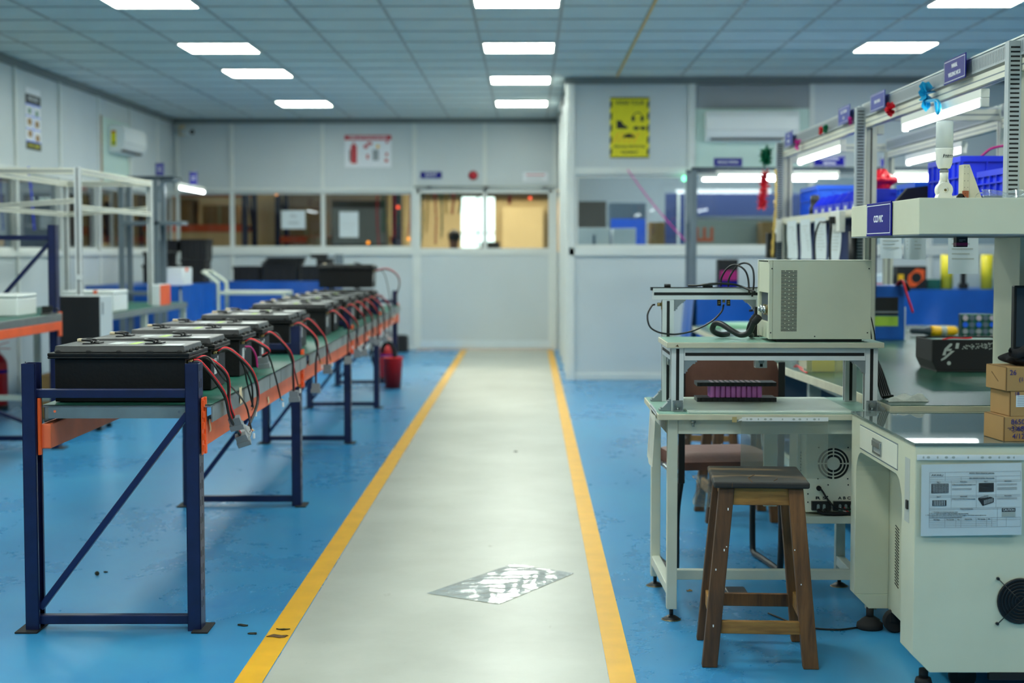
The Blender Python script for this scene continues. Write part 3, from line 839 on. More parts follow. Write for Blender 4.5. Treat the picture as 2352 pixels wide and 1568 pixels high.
ob = thing('carton', 'white carton with a solid orange side at the end of the left bench', 'carton', (-3.268, 13.53, .8246))
MB().box(0, 0, 0, .072, .40, .182).build('carton_body', 'white_label', ob, bevel=.003)
MB().box(.0722, .004, .002, .0735, .396, .180).build('orange_side', 'orange', ob)
# brown parcels and cartons under the benches
for i, (x, y, z, w, d, h, lab) in enumerate(((-3.80, 12.0, 0, .4, .5, .34, 'brown carton on the floor under the grey left bench'), (-3.85, 13.4, 0, .42, .55, .40, 'larger brown carton under the far half of the grey left bench'),
                                          (-3.85, 8.6, 0, .45, .6, .30, 'brown carton low under the orange-beamed rack at far left'))):
    t = thing('carton', lab, 'carton', (x, y, z), .05*i)
    MB().box(0, 0, 0, w, d, h).build('carton_body', 'cardboard', t, bevel=.003)
    MB().box(w/2 - .025, -.001, h - .06, w/2 + .025, d + .001, h + .001).build('packing_tape', 'tape_clear', t)

def extinguisher(label, loc, h=.52, r=.075, band=True):
    t = thing('fire_extinguisher', label, 'fire extinguisher', loc, .3)
    b = MB(); b.lathe([(r*.96,0),(r,.01),(r,h*.66),(r*.92,h*.72),(r*.6,h*.79),(r*.32,h*.83),(r*.30,h*.86)], n=20); b.build('cylinder', 'red_ext', t)
    if band: MB().lathe([(r+.0008,h*.54),(r+.0008,h*.585)], n=20).build('blue_band', 'sign_blue', t)
    MB().lathe([(r*.97,0),(r+.001,.008),(r+.001,.04),(r,.041)], n=20).build('foot_ring', 'crate_black', t)
    MB().cyl((0,0,h*.86), (0,0,h*.92), r*.26, n=12).build('valve', 'brass', t)
    k = MB(); k.bar((-.01,0,h*.93), (.10,0,h*.99), .018, .006); k.bar((-.01,0,h*.90), (.11,0,h*.89), .018, .006); k.build('lever', 'sign_red', t)
    MB().tube(catmull([(-.02,0,h*.90), (-.10,.01,h*.90), (-.16,.02,h*.70), (-.13,.03,h*.38), (-.10,.03,h*.2)], 6), .012, 8).build('hose', 'rubber', t)
    return t
extinguisher('red extinguisher with blue band under the left rack, near the wall', (-4.36, 12.75, 0), .56, .085)
extinguisher('red extinguisher standing behind the red bucket at the far end of the rack', (-1.415, 15.6, 0), .46, .078)
bk = thing('bucket', 'bright red bucket on the blue floor beyond the battery rack', 'bucket', (-1.285, 14.78, 0))
MB().lathe([(.001,.004),(.072,.004),(.075,0),(.094,.285),(.100,.287),(.100,.297),(.092,.297),(.071,.012),(.001,.012)], n=28).build('pail', 'red_bucket', bk)
MB().tube([(.098*math.cos(a), .098*math.sin(a)*.9 - .0, .287 - .02*math.sin(a)) for a in [PI*k/12 for k in range(13)]], .003, 6).build('handle', 'galvanised', bk)
MB().tube(catmull([(.02,.0,.29), (-.0,.01,.38), (-.04,.03,.43), (-.09,.05,.40), (-.11,.06,.33)], 6), .022, 8).build('hose', 'rubber', bk)
tag(MB().box(-1.72, 20.05, 0, -1.56, 20.30, .20).box(-1.70, 20.07, .20, -1.58, 20.28, .215).build('tool_case', 'crate_black', bevel=.006), 'small black case on the floor against the back wall left of the door', 'case')
cl = MB()
for k in range(5): cl.tube([(-2.02 + .13*math.cos(a), 19.3 + .05*k*.2, .145 + .13*math.sin(a)) for a in [2*PI*j/20 for j in range(20)]], .012, 6, closed=True)
tag(cl.build('cable_coil', 'rubber'), 'black cable coil standing on edge under the far end of the rack', 'cable')

# blue tarpaulin tables in the corner
def tarp_table(label, tlabel, x0, y0, x1, y1, h, sides, drop=.72, name='table'):
    t = thing(name, label, 'table', (x0, y0, 0))
    W, D = x1 - x0, y1 - y0
    MB().box(0, 0, h - .04, W, D, h - .006).build('table_top', 'far_dark', t, bevel=.003)
    for x in (.04, W - .09):
        for y in (.04, D - .09): MB().box(x, y, 0, x + .05, y + .05, h - .04).build('leg', 'grey_frame', t)
    m = MB(); o = .012
    m.box(x0 - o, y0 - o, h, x1 + o, y1 + o, h + .003)
    def drape(p, q, nrm):
        p, q, nrm = V(p), V(q), V(nrm); L = (q - p).length; dr = drop
        def fn(u, v):
            k = .028*v*(math.sin(u*L*9 + 1.3*v) + .5*math.sin(u*L*21 + 4*v)) + .022*v + .004
            return tuple(p.lerp(q, u) + nrm*k + V((0,0,-dr*v + .002)))
        def fn2(u, v): return tuple(V(fn(1-u, v)) - nrm*.003)
        m.grid(fn, int(L*22), 14); m.grid(fn2, int(L*22), 14)
    if 'F' in sides: drape((x0, y0 - o, h), (x1, y0 - o, h), (0,-1,0))
    if 'R' in sides: drape((x1 + o, y0, h), (x1 + o, y1, h), (1,0,0))
    if 'L' in sides: drape((x0 - o, y1, h), (x0 - o, y0, h), (-1,0,0))
    tag(m.build('tarpaulin', 'tarp_blue'), tlabel, 'tarpaulin', None)
    return t
tarp_table('table under blue sheeting along the far left wall', 'blue tarpaulin over the table by the left wall, hanging to its right', -4.50, 15.85, -3.54, 18.10, .943, 'FR')
tarp_table('table under blue sheeting across the back wall left of the door', 'blue tarpaulin hanging in front of the back table, behind the trolley', -3.50, 18.25, -2.32, 19.30, .943, 'FR')

def black_crate(label, x, y, z, w, d, h, rz=0.0, kind='open'):
    t = thing('crate', label, 'crate', (x, y, z), rz, 'black crates in the far left corner')
    b = MB(); b.box(-w/2, -d/2, 0, w/2, d/2, h - .02) if kind == 'case' else None
    if kind == 'case':
        b.build('body', 'crate_black', t, bevel=.006)
        MB().box(-w/2 - .008, -d/2 - .008, h - .019, w/2 + .008, d/2 + .008, h).build('lid', 'crate_black', t, bevel=.004)
    else:
        b.box(-w/2, -d/2, 0, w/2, d/2, .008)
        b.box(-w/2, -d/2, .008, w/2, -d/2 + .008, h); b.box(-w/2, d/2 - .008, .008, w/2, d/2, h); b.box(-w/2, -d/2 + .008, .008, -w/2 + .008, d/2 - .008, h); b.box(w/2 - .008, -d/2 + .008, .008, w/2, d/2 - .008, h)
        b.build('body', 'crate_black', t)
        q = MB()
        q.box(-w/2 - .012, -d/2 - .012, h - .03, w/2 + .012, -d/2, h); q.box(-w/2 - .012, d/2, h - .03, w/2 + .012, d/2 + .012, h); q.box(w/2, -d/2, h - .03, w/2 + .012, d/2, h); q.box(-w/2 - .012, -d/2, h - .03, -w/2, d/2, h)
        for k in range(4): q.box(-w/2 + (k + .5)*w/4 - .006, -d/2 - .010, .0, -w/2 + (k + .5)*w/4 + .006, -d/2, h - .03)
        q.build('rim', 'crate_black', t)
    return t
zt = .948
for lab, a in (('black crate, bottom left of the tall stack on the left tarpaulin table', (-4.10, 17.40, zt, .30, .36, .20)), ('black crate second from the bottom at the left of the tall stack', (-4.10, 17.40, zt + .202, .28, .36, .14)),
               ('black crate at the top left of the tall stack in the corner', (-4.02, 17.45, zt + .344, .25, .34, .13)), ('black crate, bottom right of the tall stack, behind the white carton', (-3.735, 17.45, zt, .28, .34, .19)),
               ('black crate at the top right of the tall stack in the corner', (-3.715, 17.5, zt + .262, .28, .34, .22)), ('flat black crate between the two right ones of the tall stack', (-3.72, 17.48, zt + .192, .26, .34, .068)),
               ('low black crate at the left end of the back table', (-3.33, 18.62, zt, .30, .4, .17)), ('black crate in the middle of the back table with lids piled on it', (-2.93, 18.60, zt, .40, .42, .185)),
               ('black crate at the right end of the back table', (-2.52, 18.60, zt, .30, .42, .175))):
    black_crate(lab, *a)
for i in range(3):
    black_crate(('lowest', 'middle', 'top')[i] + ' of the three black lids piled askew on the back table crate', -2.92 + .02*i, 18.6, zt + .187 + i*.030, .42, .40, .028, .06*(i - 1), 'case')
black_crate('small black case standing on the right end crate of the back table', -2.42, 18.62, zt + .177, .17, .3, .085, 0, 'case')
black_crate('thin black tray under the small case on the right end crate', -2.49, 18.62, zt + .264, .20, .28, .05, .12, 'case')
cw = thing('carton', 'white carton with an orange corner on the left tarpaulin table', 'carton', (-3.76, 16.0, .948))
MB().box(0, 0, 0, .215, .46, .178).build('carton_body', 'white_label', cw, bevel=.003)
MB().box(.2152, .14, .14, .2165, .26, .178).build('orange_corner', 'orange', cw)
gp = tag(MB().box(-2.34, 18.9, .948, -2.24, 18.94, 1.26).box(-2.335, 18.94, .948, -2.325, 19.0, 1.2).build('steel_bracket', 'grey_frame', bevel=.003), 'grey steel plate standing at the right end of the back table', 'bracket')

tr = thing('trolley', 'grey tube trolley with raised angled handle before the blue tarpaulin', 'trolley', (-3.10, 15.6, 0))
for y in (0, .42):
    MB().tube(catmull([(0,y,.12), (0,y,.5), (0,y,.92), (-.02,y,.99), (-.15,y,1.09)], 6), .017, 8).build('handle_post', 'steel_cream', tr)
MB().tube([(-.15, -.01, 1.09), (-.15, .43, 1.09)], .017, 8).build('handle_bar', 'steel_cream', tr)
for z in (.862, .25):
    MB().box(.018, -.02, z, .68, .44, z + .035).build('shelf', 'steel_cream', tr, bevel=.006)
for y in (0, .42): MB().box(.645, y - .017, .12, .68, y + .017, .862).build('post', 'steel_cream', tr)
for x in (.03, .63):
    for y in (.02, .40):
        k = MB(); k.lathe([(.05,-.014),(.055,-.008),(.055,.008),(.05,.014)], (x, y, .055), 16, 'Y'); k.box(x - .02, y - .02, .07, x + .02, y - .016, .25); k.box(x - .02, y + .016, .07, x + .02, y + .02, .25)
        k.build('caster', 'rubber', tr)

# grey work station with tube light by the left wall
ws = thing('workstation_frame', 'grey steel workstation frame by the left wall with dark top bar and shelf', 'workstation', (-4.02, 15.32, 0))
for x in (0, .34):
    for y in (0, .30): MB().box(x, y, 0, x + .055, y + .045, 2.0).build('post', 'grey_frame', ws)
for y in (0, .30): MB().box(-.05, y, 2.002, .55, y + .05, 2.03).build('top_bar', 'dark_frame', ws)
MB().tube(catmull([(.395,.02,1.78), (.40,.02,1.90), (.46,.02,1.975), (.60,.02,1.98)], 6), .018).build('lamp_arm', 'grey_frame', ws)
for z in (.86, 1.555): MB().box(.056 if z > 1 else 0, .0 if z > 1 else .046, z, .62 if z > 1 else .40, .30, z + .035).build('shelf', 'grey_frame', ws, bevel=.003)

def tube_light(label, p, L, axis, group, mount=None):
    t = thing('tube_light', label, 'tube light', p, 0, group)
    def P(a, b, c): return (a, b, c) if axis == 'Y' else (b, a, c)
    def bx(b, a0, u0, z0, a1, u1, z1): return b.box(a0, u0, z0, a1, u1, z1) if axis == 'Y' else b.box(u0, a0, z0, u1, a1, z1)
    bx(MB(), -.017, 0, .016, .017, L, .050).build('mounting_batten', 'white_plastic', t, bevel=.003)
    for u in (0, L - .022): bx(MB(), -.016, u, -.020, .016, u + .022, .0155).build('end_cap', 'led_tube_end', t, bevel=.003)
    MB().cyl(P(0, .023, 0), P(0, L - .023, 0), .0135, n=12).build('tube', 'led_tube', t)
    return t
tube_light('lit tube light beside the left wall, under a small blue sign', (-3.47, 15.5, 1.925), 1.24, 'Y', 'tube lights on the left')
def blue_sign(label, c, w, h, lines, face='-Y', size=.03, m='sign_blue', group='blue station signs', border=True):
    t = thing('sign', label, 'sign', c, 0, group)
    b = MB(); e = .004
    r, u, n = (V(x) for x in FACE[face])
    def plate(b, x0, z0, x1, z1, o0, o1):
        pts = [r*x0 + u*z0 + n*o0, r*x1 + u*z0 + n*o0, r*x1 + u*z1 + n*o0, r*x0 + u*z1 + n*o0]
        b.hull8(pts, [p + n*(o1 - o0) for p in pts])
    plate(b, -w/2, -h/2, w/2, h/2, -.0025, .0015); b.build('board', m, t, bevel=.001)
    if border:
        q = MB(); i, wd = .07*min(w, h), .022*min(w, h)
        for a in ((-w/2+i, -h/2+i, w/2-i, -h/2+i+wd), (-w/2+i, h/2-i-wd, w/2-i, h/2-i), (-w/2+i, -h/2+i+wd, -w/2+i+wd, h/2-i-wd), (w/2-i-wd, -h/2+i+wd, w/2-i, h/2-i-wd)): plate(q, *a, .0015, .0021)
        q.build('border', 'sign_white', t)
    for k, s in enumerate(lines):
        z = ((len(lines) - 1)/2 - k) * size * 1.5
        lettering(s, tuple(u*z + n*.0018), size, 'sign_white', t, face, fitw=min(w*.72, .62*size*len(s)), bold=.0006)
    return t
blue_sign('small blue sign on the dark bar of the left workstation', (-3.60, 15.30, 2.095), .085, .12, ['TEST', 'AREA'], size=.02)
blue_sign('small blue sign right above the lit tube on the left', (-3.40, 15.9, 2.035), .085, .13, ['PACK', 'TEST'], size=.02)

# wall things on the left and back
def wall_board(name, label, cat, c, w, h, face, group=None, m='sign_white', t=.004):
    o = thing(name, label, cat, c, 0, group); r, u, n = (V(x) for x in FACE[face])
    b = MB(); pts = [r*x + u*z for x, z in ((-w/2,-h/2),(w/2,-h/2),(w/2,h/2),(-w/2,h/2))]
    b.hull8([tuple(p + n*.0005) for p in pts], [tuple(p + n*t) for p in pts]); b.build('mounting_board', m, o)
    def patch(nm, mt, polys, off=.001):
        q = MB()
        for poly in polys:
            k = len(poly); base = [tuple(r*x + u*z + n*t) for x, z in poly]; topp = [tuple(r*x + u*z + n*(t + off)) for x, z in poly]
            q.add(base + topp, [tuple(range(k, 2*k))] + [(i, (i+1)%k, k+(i+1)%k, k+i) for i in range(k)])
        return q.build(nm, mt, o)
    def text(s, x, z, size, mt, fw=None): return lettering(s, tuple(r*x + u*z + n*(t + .0016)), size, mt, o, face, fitw=fw, bold=.0008)
    return o, patch, text
def R4(x0, z0, x1, z1): return [(x0,z0),(x1,z0),(x1,z1),(x0,z1)]
def disc(cx, cz, rx, rz=None, n=14, a0=0, a1=2*PI): return [(cx + rx*math.cos(a0 + (a1-a0)*k/n), cz + (rz or rx)*math.sin(a0 + (a1-a0)*k/n)) for k in range(n if a1 - a0 > 6 else n + 1)]
o, patch, text = wall_board('hand_wash_poster', 'tall narrow hand-washing poster with pictures on the left wall', 'poster', (XL + .001, 14.72, 2.53), .44, .57, '+X')
patch('header', 'sign_black', [R4(-.22, .14, .22, .225)]); patch('footer', 'sign_black', [R4(-.22, -.285, .22, -.215)])
patch('blue_bands', 'crate_blue_light', [R4(-.22, .125, .22, .138), R4(-.22, .02, .22, .028), R4(-.22, -.10, .22, -.092), R4(-.22, -.215, .22, -.205), R4(-.005, -.2, .005, .12)])
patch('hand_pictures', 'cardboard', [disc(x, z, .06, .035) for x, z in ((-.11,-.03),(.11,-.04),(-.10,-.14),(.12,-.17))]); patch('green_pictures', 'green_tinsel', [disc(x, z, .04, .03) for x, z in ((-.11,.07),(.11,.06))])
text('WASH HANDS', 0, .185, .05, 'sign_white', .3); text('STAY SAFE', 0, -.25, .045, 'sign_yellow', .34)
ac = thing('air_conditioner', 'white split air conditioner on the left wall with yellow energy label', 'air conditioner', (XL + .0085, 17.33, 2.39))
def ac_body(t, L, axis):
    (MB().box(-.0005,.1,.05,.0,L-.1,.25) if axis == 'Y' else MB().box(.1,0,.05,L-.1,.0005,.25)).build('mounting_plate', 'galvanised', t)
    prof = [(0,0), (.10,0), (.165,.045), (.19,.11), (.19,.24), (.165,.295), (0,.30)]
    b = MB()
    if axis == 'Y':
        b.prism([(p[0], p[1]) for p in prof], 'Y', 0, L)
    else: b.prism([(-p[0], p[1]) for p in prof], 'X', 0, L)
    b.build('casing', 'white_ac', t, bevel=.008)
    s = MB()
    (s.box(.095, .05, .012, .150, L - .05, .030) if axis == 'Y' else s.box(.05, -.150, .012, L - .05, -.095, .030)); s.build('louver', 'far_dark', t)
    s = MB()
    (s.box(.188, .01, .105, .1915, L - .01, .109) if axis == 'Y' else s.box(.01, -.1915, .105, L - .01, -.188, .109)); s.build('panel_seam', 'grid_grey', t)
ac_body(ac, .95, 'Y')
el = MB(); el.m(0).box(.03, -.0012, .07, .085, .0005, .24); el.m(1).box(.035, -.002, .215, .08, -.001, .235); el.m(2).box(.045, -.002, .085, .072, -.001, .11)
el.build('energy_label', ['sign_yellow', 'sign_red', 'green_tinsel'], ac)
MB().tube(catmull([(.03,.75,.0), (.03,.80,-.15), (.02,.82,-.36)], 5), .012).build('drain_pipe', 'white_plastic', ac)
ac = thing('air_conditioner', 'wide white split air conditioner high on the right partition wall', 'air conditioner', (1.755, YR - .009, 2.385))
ac_body(ac, .92, 'X')
cc = thing('security_camera', 'small white security camera in the back left ceiling corner', 'camera', (-4.56, 20.47, 2.85))
MB().box(0, 0, -.05, .07, .05, .09).build('mount_plate', 'beige', cc, bevel=.004); MB().cyl((.06,-.03,.0), (.20,-.16,-.015), .04).build('housing', 'white_ac', cc); MB().cyl((.195,-.155,-.0145), (.215,-.174,-.016), .032).build('lens', 'black_plastic', cc)
MB().cyl((.035,.02,.0), (.08,-.045,.0), .014).build('arm', 'beige', cc)

o, patch, text = wall_board('fire_safety_poster', 'white fire safety poster with red header and a drawn extinguisher', 'poster', (-2.10, YB - .003, 2.60), .61, .42, '-Y')
patch('header', 'sign_red', [R4(-.305, .145, .305, .21)]); text('FIRE EXTINGUISHER', 0, .178, .045, 'sign_white', .5)
patch('extinguisher_drawing', 'sign_red', [R4(-.225,-.16,-.145,.06), disc(-.185,.06,.04,.035,10,0,PI), R4(-.195,.09,-.175,.12)]); patch('hose_drawing', 'sign_black', [R4(-.245,-.13,-.228,.02)])
patch('step_drawings', 'sign_red', [disc(-.03,.06,.03,.025), disc(.02,.10,.04,.02), R4(-.02,-.10,.01,-.04), R4(.22,-.14,.26,-.10), disc(.25,.12,.018), R4(.23,-.06,.26,-.02)])
patch('photo_panels', 'header_grey', [R4(.06,-.12,.14,.02)]); patch('flame_drawing', 'yellow_tool', [disc(.13,.06,.02,.025)])
blue_sign('small blue exit sign above the sliding door', (-1.275, YB - .004, 2.29), .285, .092, ['EXIT'], size=.06)
al = thing('fire_alarm', 'round dark red alarm sounder above the sliding door', 'alarm', (-.725, YB, 2.285))
MB().lathe([(.052,0),(.056,-.02),(.050,-.035),(.001,-.04)], (0,0,0), 20, 'Y').build('dome', 'sign_red', al); MB().lathe([(.062,0),(.062,-.008),(.05,-.010)], (0,0,0), 20, 'Y').build('mount_base', 'far_dark', al)
o, patch, text = wall_board('notice_plate', 'small white notice plate with red heading over the right door leaf', 'sign', (.09, YB - .003, 2.265), .33, .12, '-Y')
patch('heading', 'sign_red', [R4(-.12,.02,.12,.035)]); patch('lines', 'grid_grey', [R4(-.12,-.015,.10,-.008), R4(-.12,-.035,.08,-.028)])
o, patch, text = wall_board('paper_notice', 'landscape white notice with two printed lines on the back window', 'notice', (-3.09, YB + .028, 1.71), .315, .24, '-Y', m='paper', t=.0015)
text('PDI', 0, .045, .05, 'header_grey', .08); text('AREA', 0, -.045, .05, 'header_grey', .15)
o, patch, text = wall_board('paper_notice', 'blank portrait white sheet taped on the back window near the garlands', 'notice', (-2.36, YB + .028, 1.645), .25, .335, '-Y', m='paper', t=.0015)
patch('faint_print', 'wall_panel', [R4(-.09,.0,.09,.012), R4(-.09,-.05,.06,-.038)])

o, patch, text = wall_board('safety_poster', 'yellow and black protective equipment poster on the partition wall', 'poster', (1.01, YR - .001, 2.53), .393, .605, '-Y', m='sign_yellow')
W, H = .393, .605
bz = [R4(-W/2,-H/2,W/2,-H/2+.012), R4(-W/2,H/2-.012,W/2,H/2)]
for k in range(5):
    z0 = -H/2 + .02 + k*.118
    for x0, x1 in ((-W/2, -W/2+.022), (W/2-.022, W/2)): bz.append([(x0,z0),(x1,z0+.022),(x1,z0+.085),(x0,z0+.063)])
patch('black_border', 'sign_black', bz)
patch('stripes', 'yellow_tool', [[(-.17+k*.05,-.15),(-.155+k*.05,-.15),(-.10+k*.05,-.05),(-.115+k*.05,-.05)] for k in range(5)])
patch('boot_pictogram', 'sign_black', [[(-.13,-.01),(-.02,-.01),(-.02,.01),(-.06,.03),(-.085,.07),(-.13,.07)], ]); patch('earmuff_pictogram', 'sign_black', [disc(.035,.09,.018,.03)]); patch('earmuff_pictogram', 'sign_black', [disc(.125,.09,.018,.03)]); patch('goggles_pictogram', 'sign_black', [disc(.065,-.005,.03,.018), disc(.135,-.005,.03,.018), R4(.08,-.003,.12,.005)]); patch('shoe_pictogram', 'sign_black', [[(-.07,-.10),(.05,-.10),(.05,-.085),(.02,-.065),(-.02,-.055),(-.05,-.075)]])
patch('headset_band', 'sign_black', [disc(.08,.10,.052,.055,12,.2,PI-.2) + list(reversed(disc(.08,.10,.044,.046,12,.2,PI-.2)))])
text('WEAR YOUR', 0, .245, .06, 'sign_black', .29); text('PERSONAL PROTECTIVE', 0, -.19, .034, 'sign_black', .31); text('EQUIPMENT', 0, -.245, .034, 'sign_black', .17)
# ---------------------------------------------------------------- cream welding table on the right
tb = thing('work_table', 'cream steel table with glass sheet and purple cell pack, right of the aisle', 'table', (.449, 5.417, 0))
def T(x, y, z): return (x - .449, y - 5.417, z)
def tbox(b, x0, y0, z0, x1, y1, z1): return b.box(x0 - .449, y0 - 5.417, z0, x1 - .449, y1 - 5.417, z1)
o = tbox(MB(), .449, 5.417, .713, 1.24, 6.05, .733).build('table_top', 'cream_worn', tb, bevel=.002)
tbox(MB(), .453, 5.421, .7331, 1.236, 6.046, .7346).build('top_mat', 'mat_teal', o)
for x, y in ((.487, 5.452), (.475, 6.010), (1.190, 5.452), (1.190, 6.010)):
    l = tbox(MB(), x, y, .040, x + .036, y + .036, .713).build('leg', 'steel_cream', tb, bevel=.002)
    k = MB(); c = (x + .018 - .449, y + .018 - 5.417, 0)
    k.m(0).lathe([(.033,0),(.033,.003),(.022,.010),(.012,.016),(.0001,.017)], c, 20); k.m(0).lathe([(.007,.012),(.007,.042)], c, 10); k.m(1).lathe([(.035,.0005),(.035,.0022),(.031,.003)], c, 20)
    k.build('levelling_foot', ['black_plastic', 'brass'], l)
tbox(MB(), .523, 5.456, .660, 1.19, 5.482, .713).build('apron', 'steel_cream', tb, bevel=.002); tbox(MB(), .515, 6.02, .660, 1.19, 6.04, .713).build('apron', 'steel_cream', tb, bevel=.002)
MB().bar(T(.500, 5.488, .6865), T(.493, 6.010, .6865), .030, .053).build('apron', 'steel_cream', tb, bevel=.002); MB().bar(T(1.205, 5.488, .6865), T(1.205, 6.010, .6865), .030, .053).build('apron', 'steel_cream', tb, bevel=.002)
MB().bar(T(.504, 5.488, .104), T(.493, 6.010, .104), .032, .036).build('stretcher', 'steel_cream', tb, bevel=.002)
MB().bar(T(1.207, 5.488, .104), T(1.207, 6.010, .104), .032, .036).build('stretcher', 'steel_cream', tb, bevel=.002)
MB().bar(T(.516, 5.75, .104), T(1.191, 5.75, .104), .036, .036).build('stretcher', 'steel_cream', tb, bevel=.002)
tbox(MB(), .985, 5.565, .325, 1.19, 6.0, .352).build('lower_tray', 'steel_cream', tb, bevel=.002)
tbox(MB(), .985, 5.70, .352, .995, 5.72, .713).build('tray_hanger', 'steel_cream', tb)
tbox(MB(), .905, 5.98, .32, .955, 6.008, .713).build('tray_hanger', 'steel_cream', tb)
MB().cyl(T(.575, 5.44, .713), T(.575, 5.44, .702), .009, n=10).cyl(T(.575, 5.44, .702), T(.575, 5.44, .688), .005, n=10).build('bolt', 'galvanised', tb)
tag(MB().box(.556, 5.424, .7349, 1.13, 5.97, .7425).build('glass_sheet', 'green_glass' if 'green_glass' in MATS else 'clear_acrylic', bevel=.001), 'pale green glass sheet lying on the cream table under the cell pack', 'glass sheet')

# riser of aluminium profile with shelf, and the overhead rail
rs = thing('riser_frame', 'aluminium profile riser on the cream table carrying a shelf and an overhead rail', 'frame', (.505, 5.512, .735))
def Q(x, y, z): return (x - .505, y - 5.512, z - .735)
def post(x, y, z0, z1, nm='post', w=.043):
    return profile(MB(), Q(x + w/2, y + w/2, z0), Q(x + w/2, y + w/2, z1), w).build(nm, ['alu', 'slot_black'], rs)
zb = .7352
post(.505, 5.512, zb, .9595); post(1.188, 5.512, zb, .9595); post(.502, 5.864, zb, 1.117); post(1.188, 5.864, zb, .9595); post(.852, 5.864, .862, 1.117)
def rail(p, q, nm='rail', w=.043): return profile(MB(), Q(*p), Q(*q), w).build(nm, ['alu', 'slot_black'], rs)
rail((.549, 5.5335, .936), (1.187, 5.5335, .936)); rail((.524, 5.556, .936), (.524, 5.863, .936)); rail((1.209, 5.556, .936), (1.209, 5.863, .936))
rail((.546, 5.8855, .936), (.851, 5.8855, .936)); rail((.896, 5.8855, .936), (1.187, 5.8855, .936))
rail((.466, 5.8855, 1.1395), (1.00, 5.8855, 1.1395), 'overhead_rail')
MB().box(*Q(.460, 5.862, 1.1615), *Q(1.0, 5.909, 1.1640)).box(*Q(.459, 5.862, 1.152), *Q(.4655, 5.909, 1.1640)).build('rail_cover', 'black_plastic', rs)
sh = MB().box(*Q(.486, 5.489, .9597), *Q(1.248, 5.860, .9785)).build('shelf', 'cream_worn', rs, bevel=.0015)
MB().box(*Q(.490, 5.493, .9786), *Q(1.244, 5.856, .9795)).build('shelf_mat', 'mat_teal', sh)
ch = MB(); ch.add([Q(.516, 5.4882, .9655), Q(.528, 5.4882, .963), Q(.537, 5.4882, .9605), Q(.524, 5.4882, .972), Q(.512, 5.4882, .961)], [(0,1,3),(4,0,3)]); ch.build('chipped_edge', 'cardboard_dark', sh)
def gusset(x, y, z, sx, sz, w=.036, s=.042, dirn='X'):
    """cast stepped corner bracket: legs along (sx) and (sz) from the inner corner, with its bolt"""
    st = [(0,0),(s,0),(s,.006),(s*.86,.006),(s*.86,.012),(s*.70,.012),(.012,s*.70),(.012,s*.86),(.006,s*.86),(.006,s),(0,s)]
    b = MB()
    if dirn == 'X': b.prism([(a*sx + Q(x,y,z)[0], c*sz + Q(x,y,z)[2]) for a, c in st], 'Y', Q(x,y,z)[1], Q(x,y,z)[1] + w)
    else: b.prism([(a*sx + Q(x,y,z)[1], c*sz + Q(x,y,z)[2]) for a, c in st], 'X', Q(x,y,z)[0], Q(x,y,z)[0] + w)
    return b.build('corner_bracket', 'alu_dark', rs)
gusset(.5492, 5.515, .9140, 1, -1, s=.046); gusset(1.1868, 5.515, .9140, -1, -1, s=.046); gusset(.5458, 5.867, 1.1175, 1, -1); gusset(.8512, 5.867, 1.1175, -1, -1)
gusset(.5042, 5.515, .7352, -1, 1); gusset(.5012, 5.867, .7352, -1, 1); gusset(1.2322, 5.515, .7352, 1, 1, s=.03)
for x in (.509, 1.192):   # bracket with bolt on the front of each front post
    b = MB(); b.m(0).box(*Q(x, 5.507, .7356), *Q(x + .036, 5.5115, .773)); b.box(*Q(x, 5.489, .7356), *Q(x + .036, 5.507, .739)); b.box(*Q(x, 5.490, .739), *Q(x + .003, 5.507, .768)); b.box(*Q(x + .033, 5.490, .739), *Q(x + .036, 5.507, .768))
    b.m(1).cyl(Q(x + .018, 5.507, .757), Q(x + .018, 5.500, .757), .010, n=16); b.cyl(Q(x + .018, 5.500, .757), Q(x + .018, 5.494, .757), .006, n=10); b.cyl(Q(x + .018, 5.498, .739), Q(x + .018, 5.498, .748), .005, n=8)
    b.build('foot_bracket', ['alu_dark', 'galvanised'], rs)
for x, y, z in ((.8735, 5.8635, .888),): MB().cyl(Q(x, y, z), Q(x, y - .004, z), .011, n=16).cyl(Q(x, y - .004, z), Q(x, y - .007, z), .006, n=10).build('bolt', 'galvanised', rs)
b = MB(); b.box(*Q(.506, 5.62, .889), *Q(.5095, 5.66, .914)).cyl(Q(.5055, 5.64, .902), Q(.501, 5.64, .902), .012, n=16); b.build('side_bracket', 'alu_dark', rs)
MB().cyl(Q(.522, 5.885, 1.1642), Q(.522, 5.885, 1.176), .0125, n=18).build('knob', 'black_plastic', rs)
b = MB(); b.m(1).box(*Q(.654, 5.868, 1.1642), *Q(.690, 5.900, 1.171)); b.m(0).box(*Q(.654, 5.868, 1.1712), *Q(.700, 5.903, 1.1775)); b.box(*Q(.678, 5.870, 1.1775), *Q(.700, 5.900, 1.1815)); b.build('sensor_clamp', ['galvanised', 'black_plastic'], rs)
for x in (.716, .751):
    b = MB(); b.m(0).cyl(Q(x, 5.886, 1.1175), Q(x, 5.886, 1.094), .0075, n=12); b.m(1)
    for k in range(2): b.box(*Q(x - .004, 5.878, 1.108 - k*.007), *Q(x + .004, 5.879, 1.112 - k*.007))
    b.build('cable_plug', ['black_plastic', 'brass'], rs)
MB().cyl(Q(.734, 5.886, 1.1175), Q(.734, 5.886, 1.106), .0055, n=10).build('cable_plug', 'brass', rs)
b = MB(); b.cyl(Q(.499, 5.885, 1.099), Q(.484, 5.885, 1.099), .007, n=10).box(*Q(.499, 5.872, 1.080), *Q(.5015, 5.898, 1.110)); b.build('cable_gland', 'brass', rs)
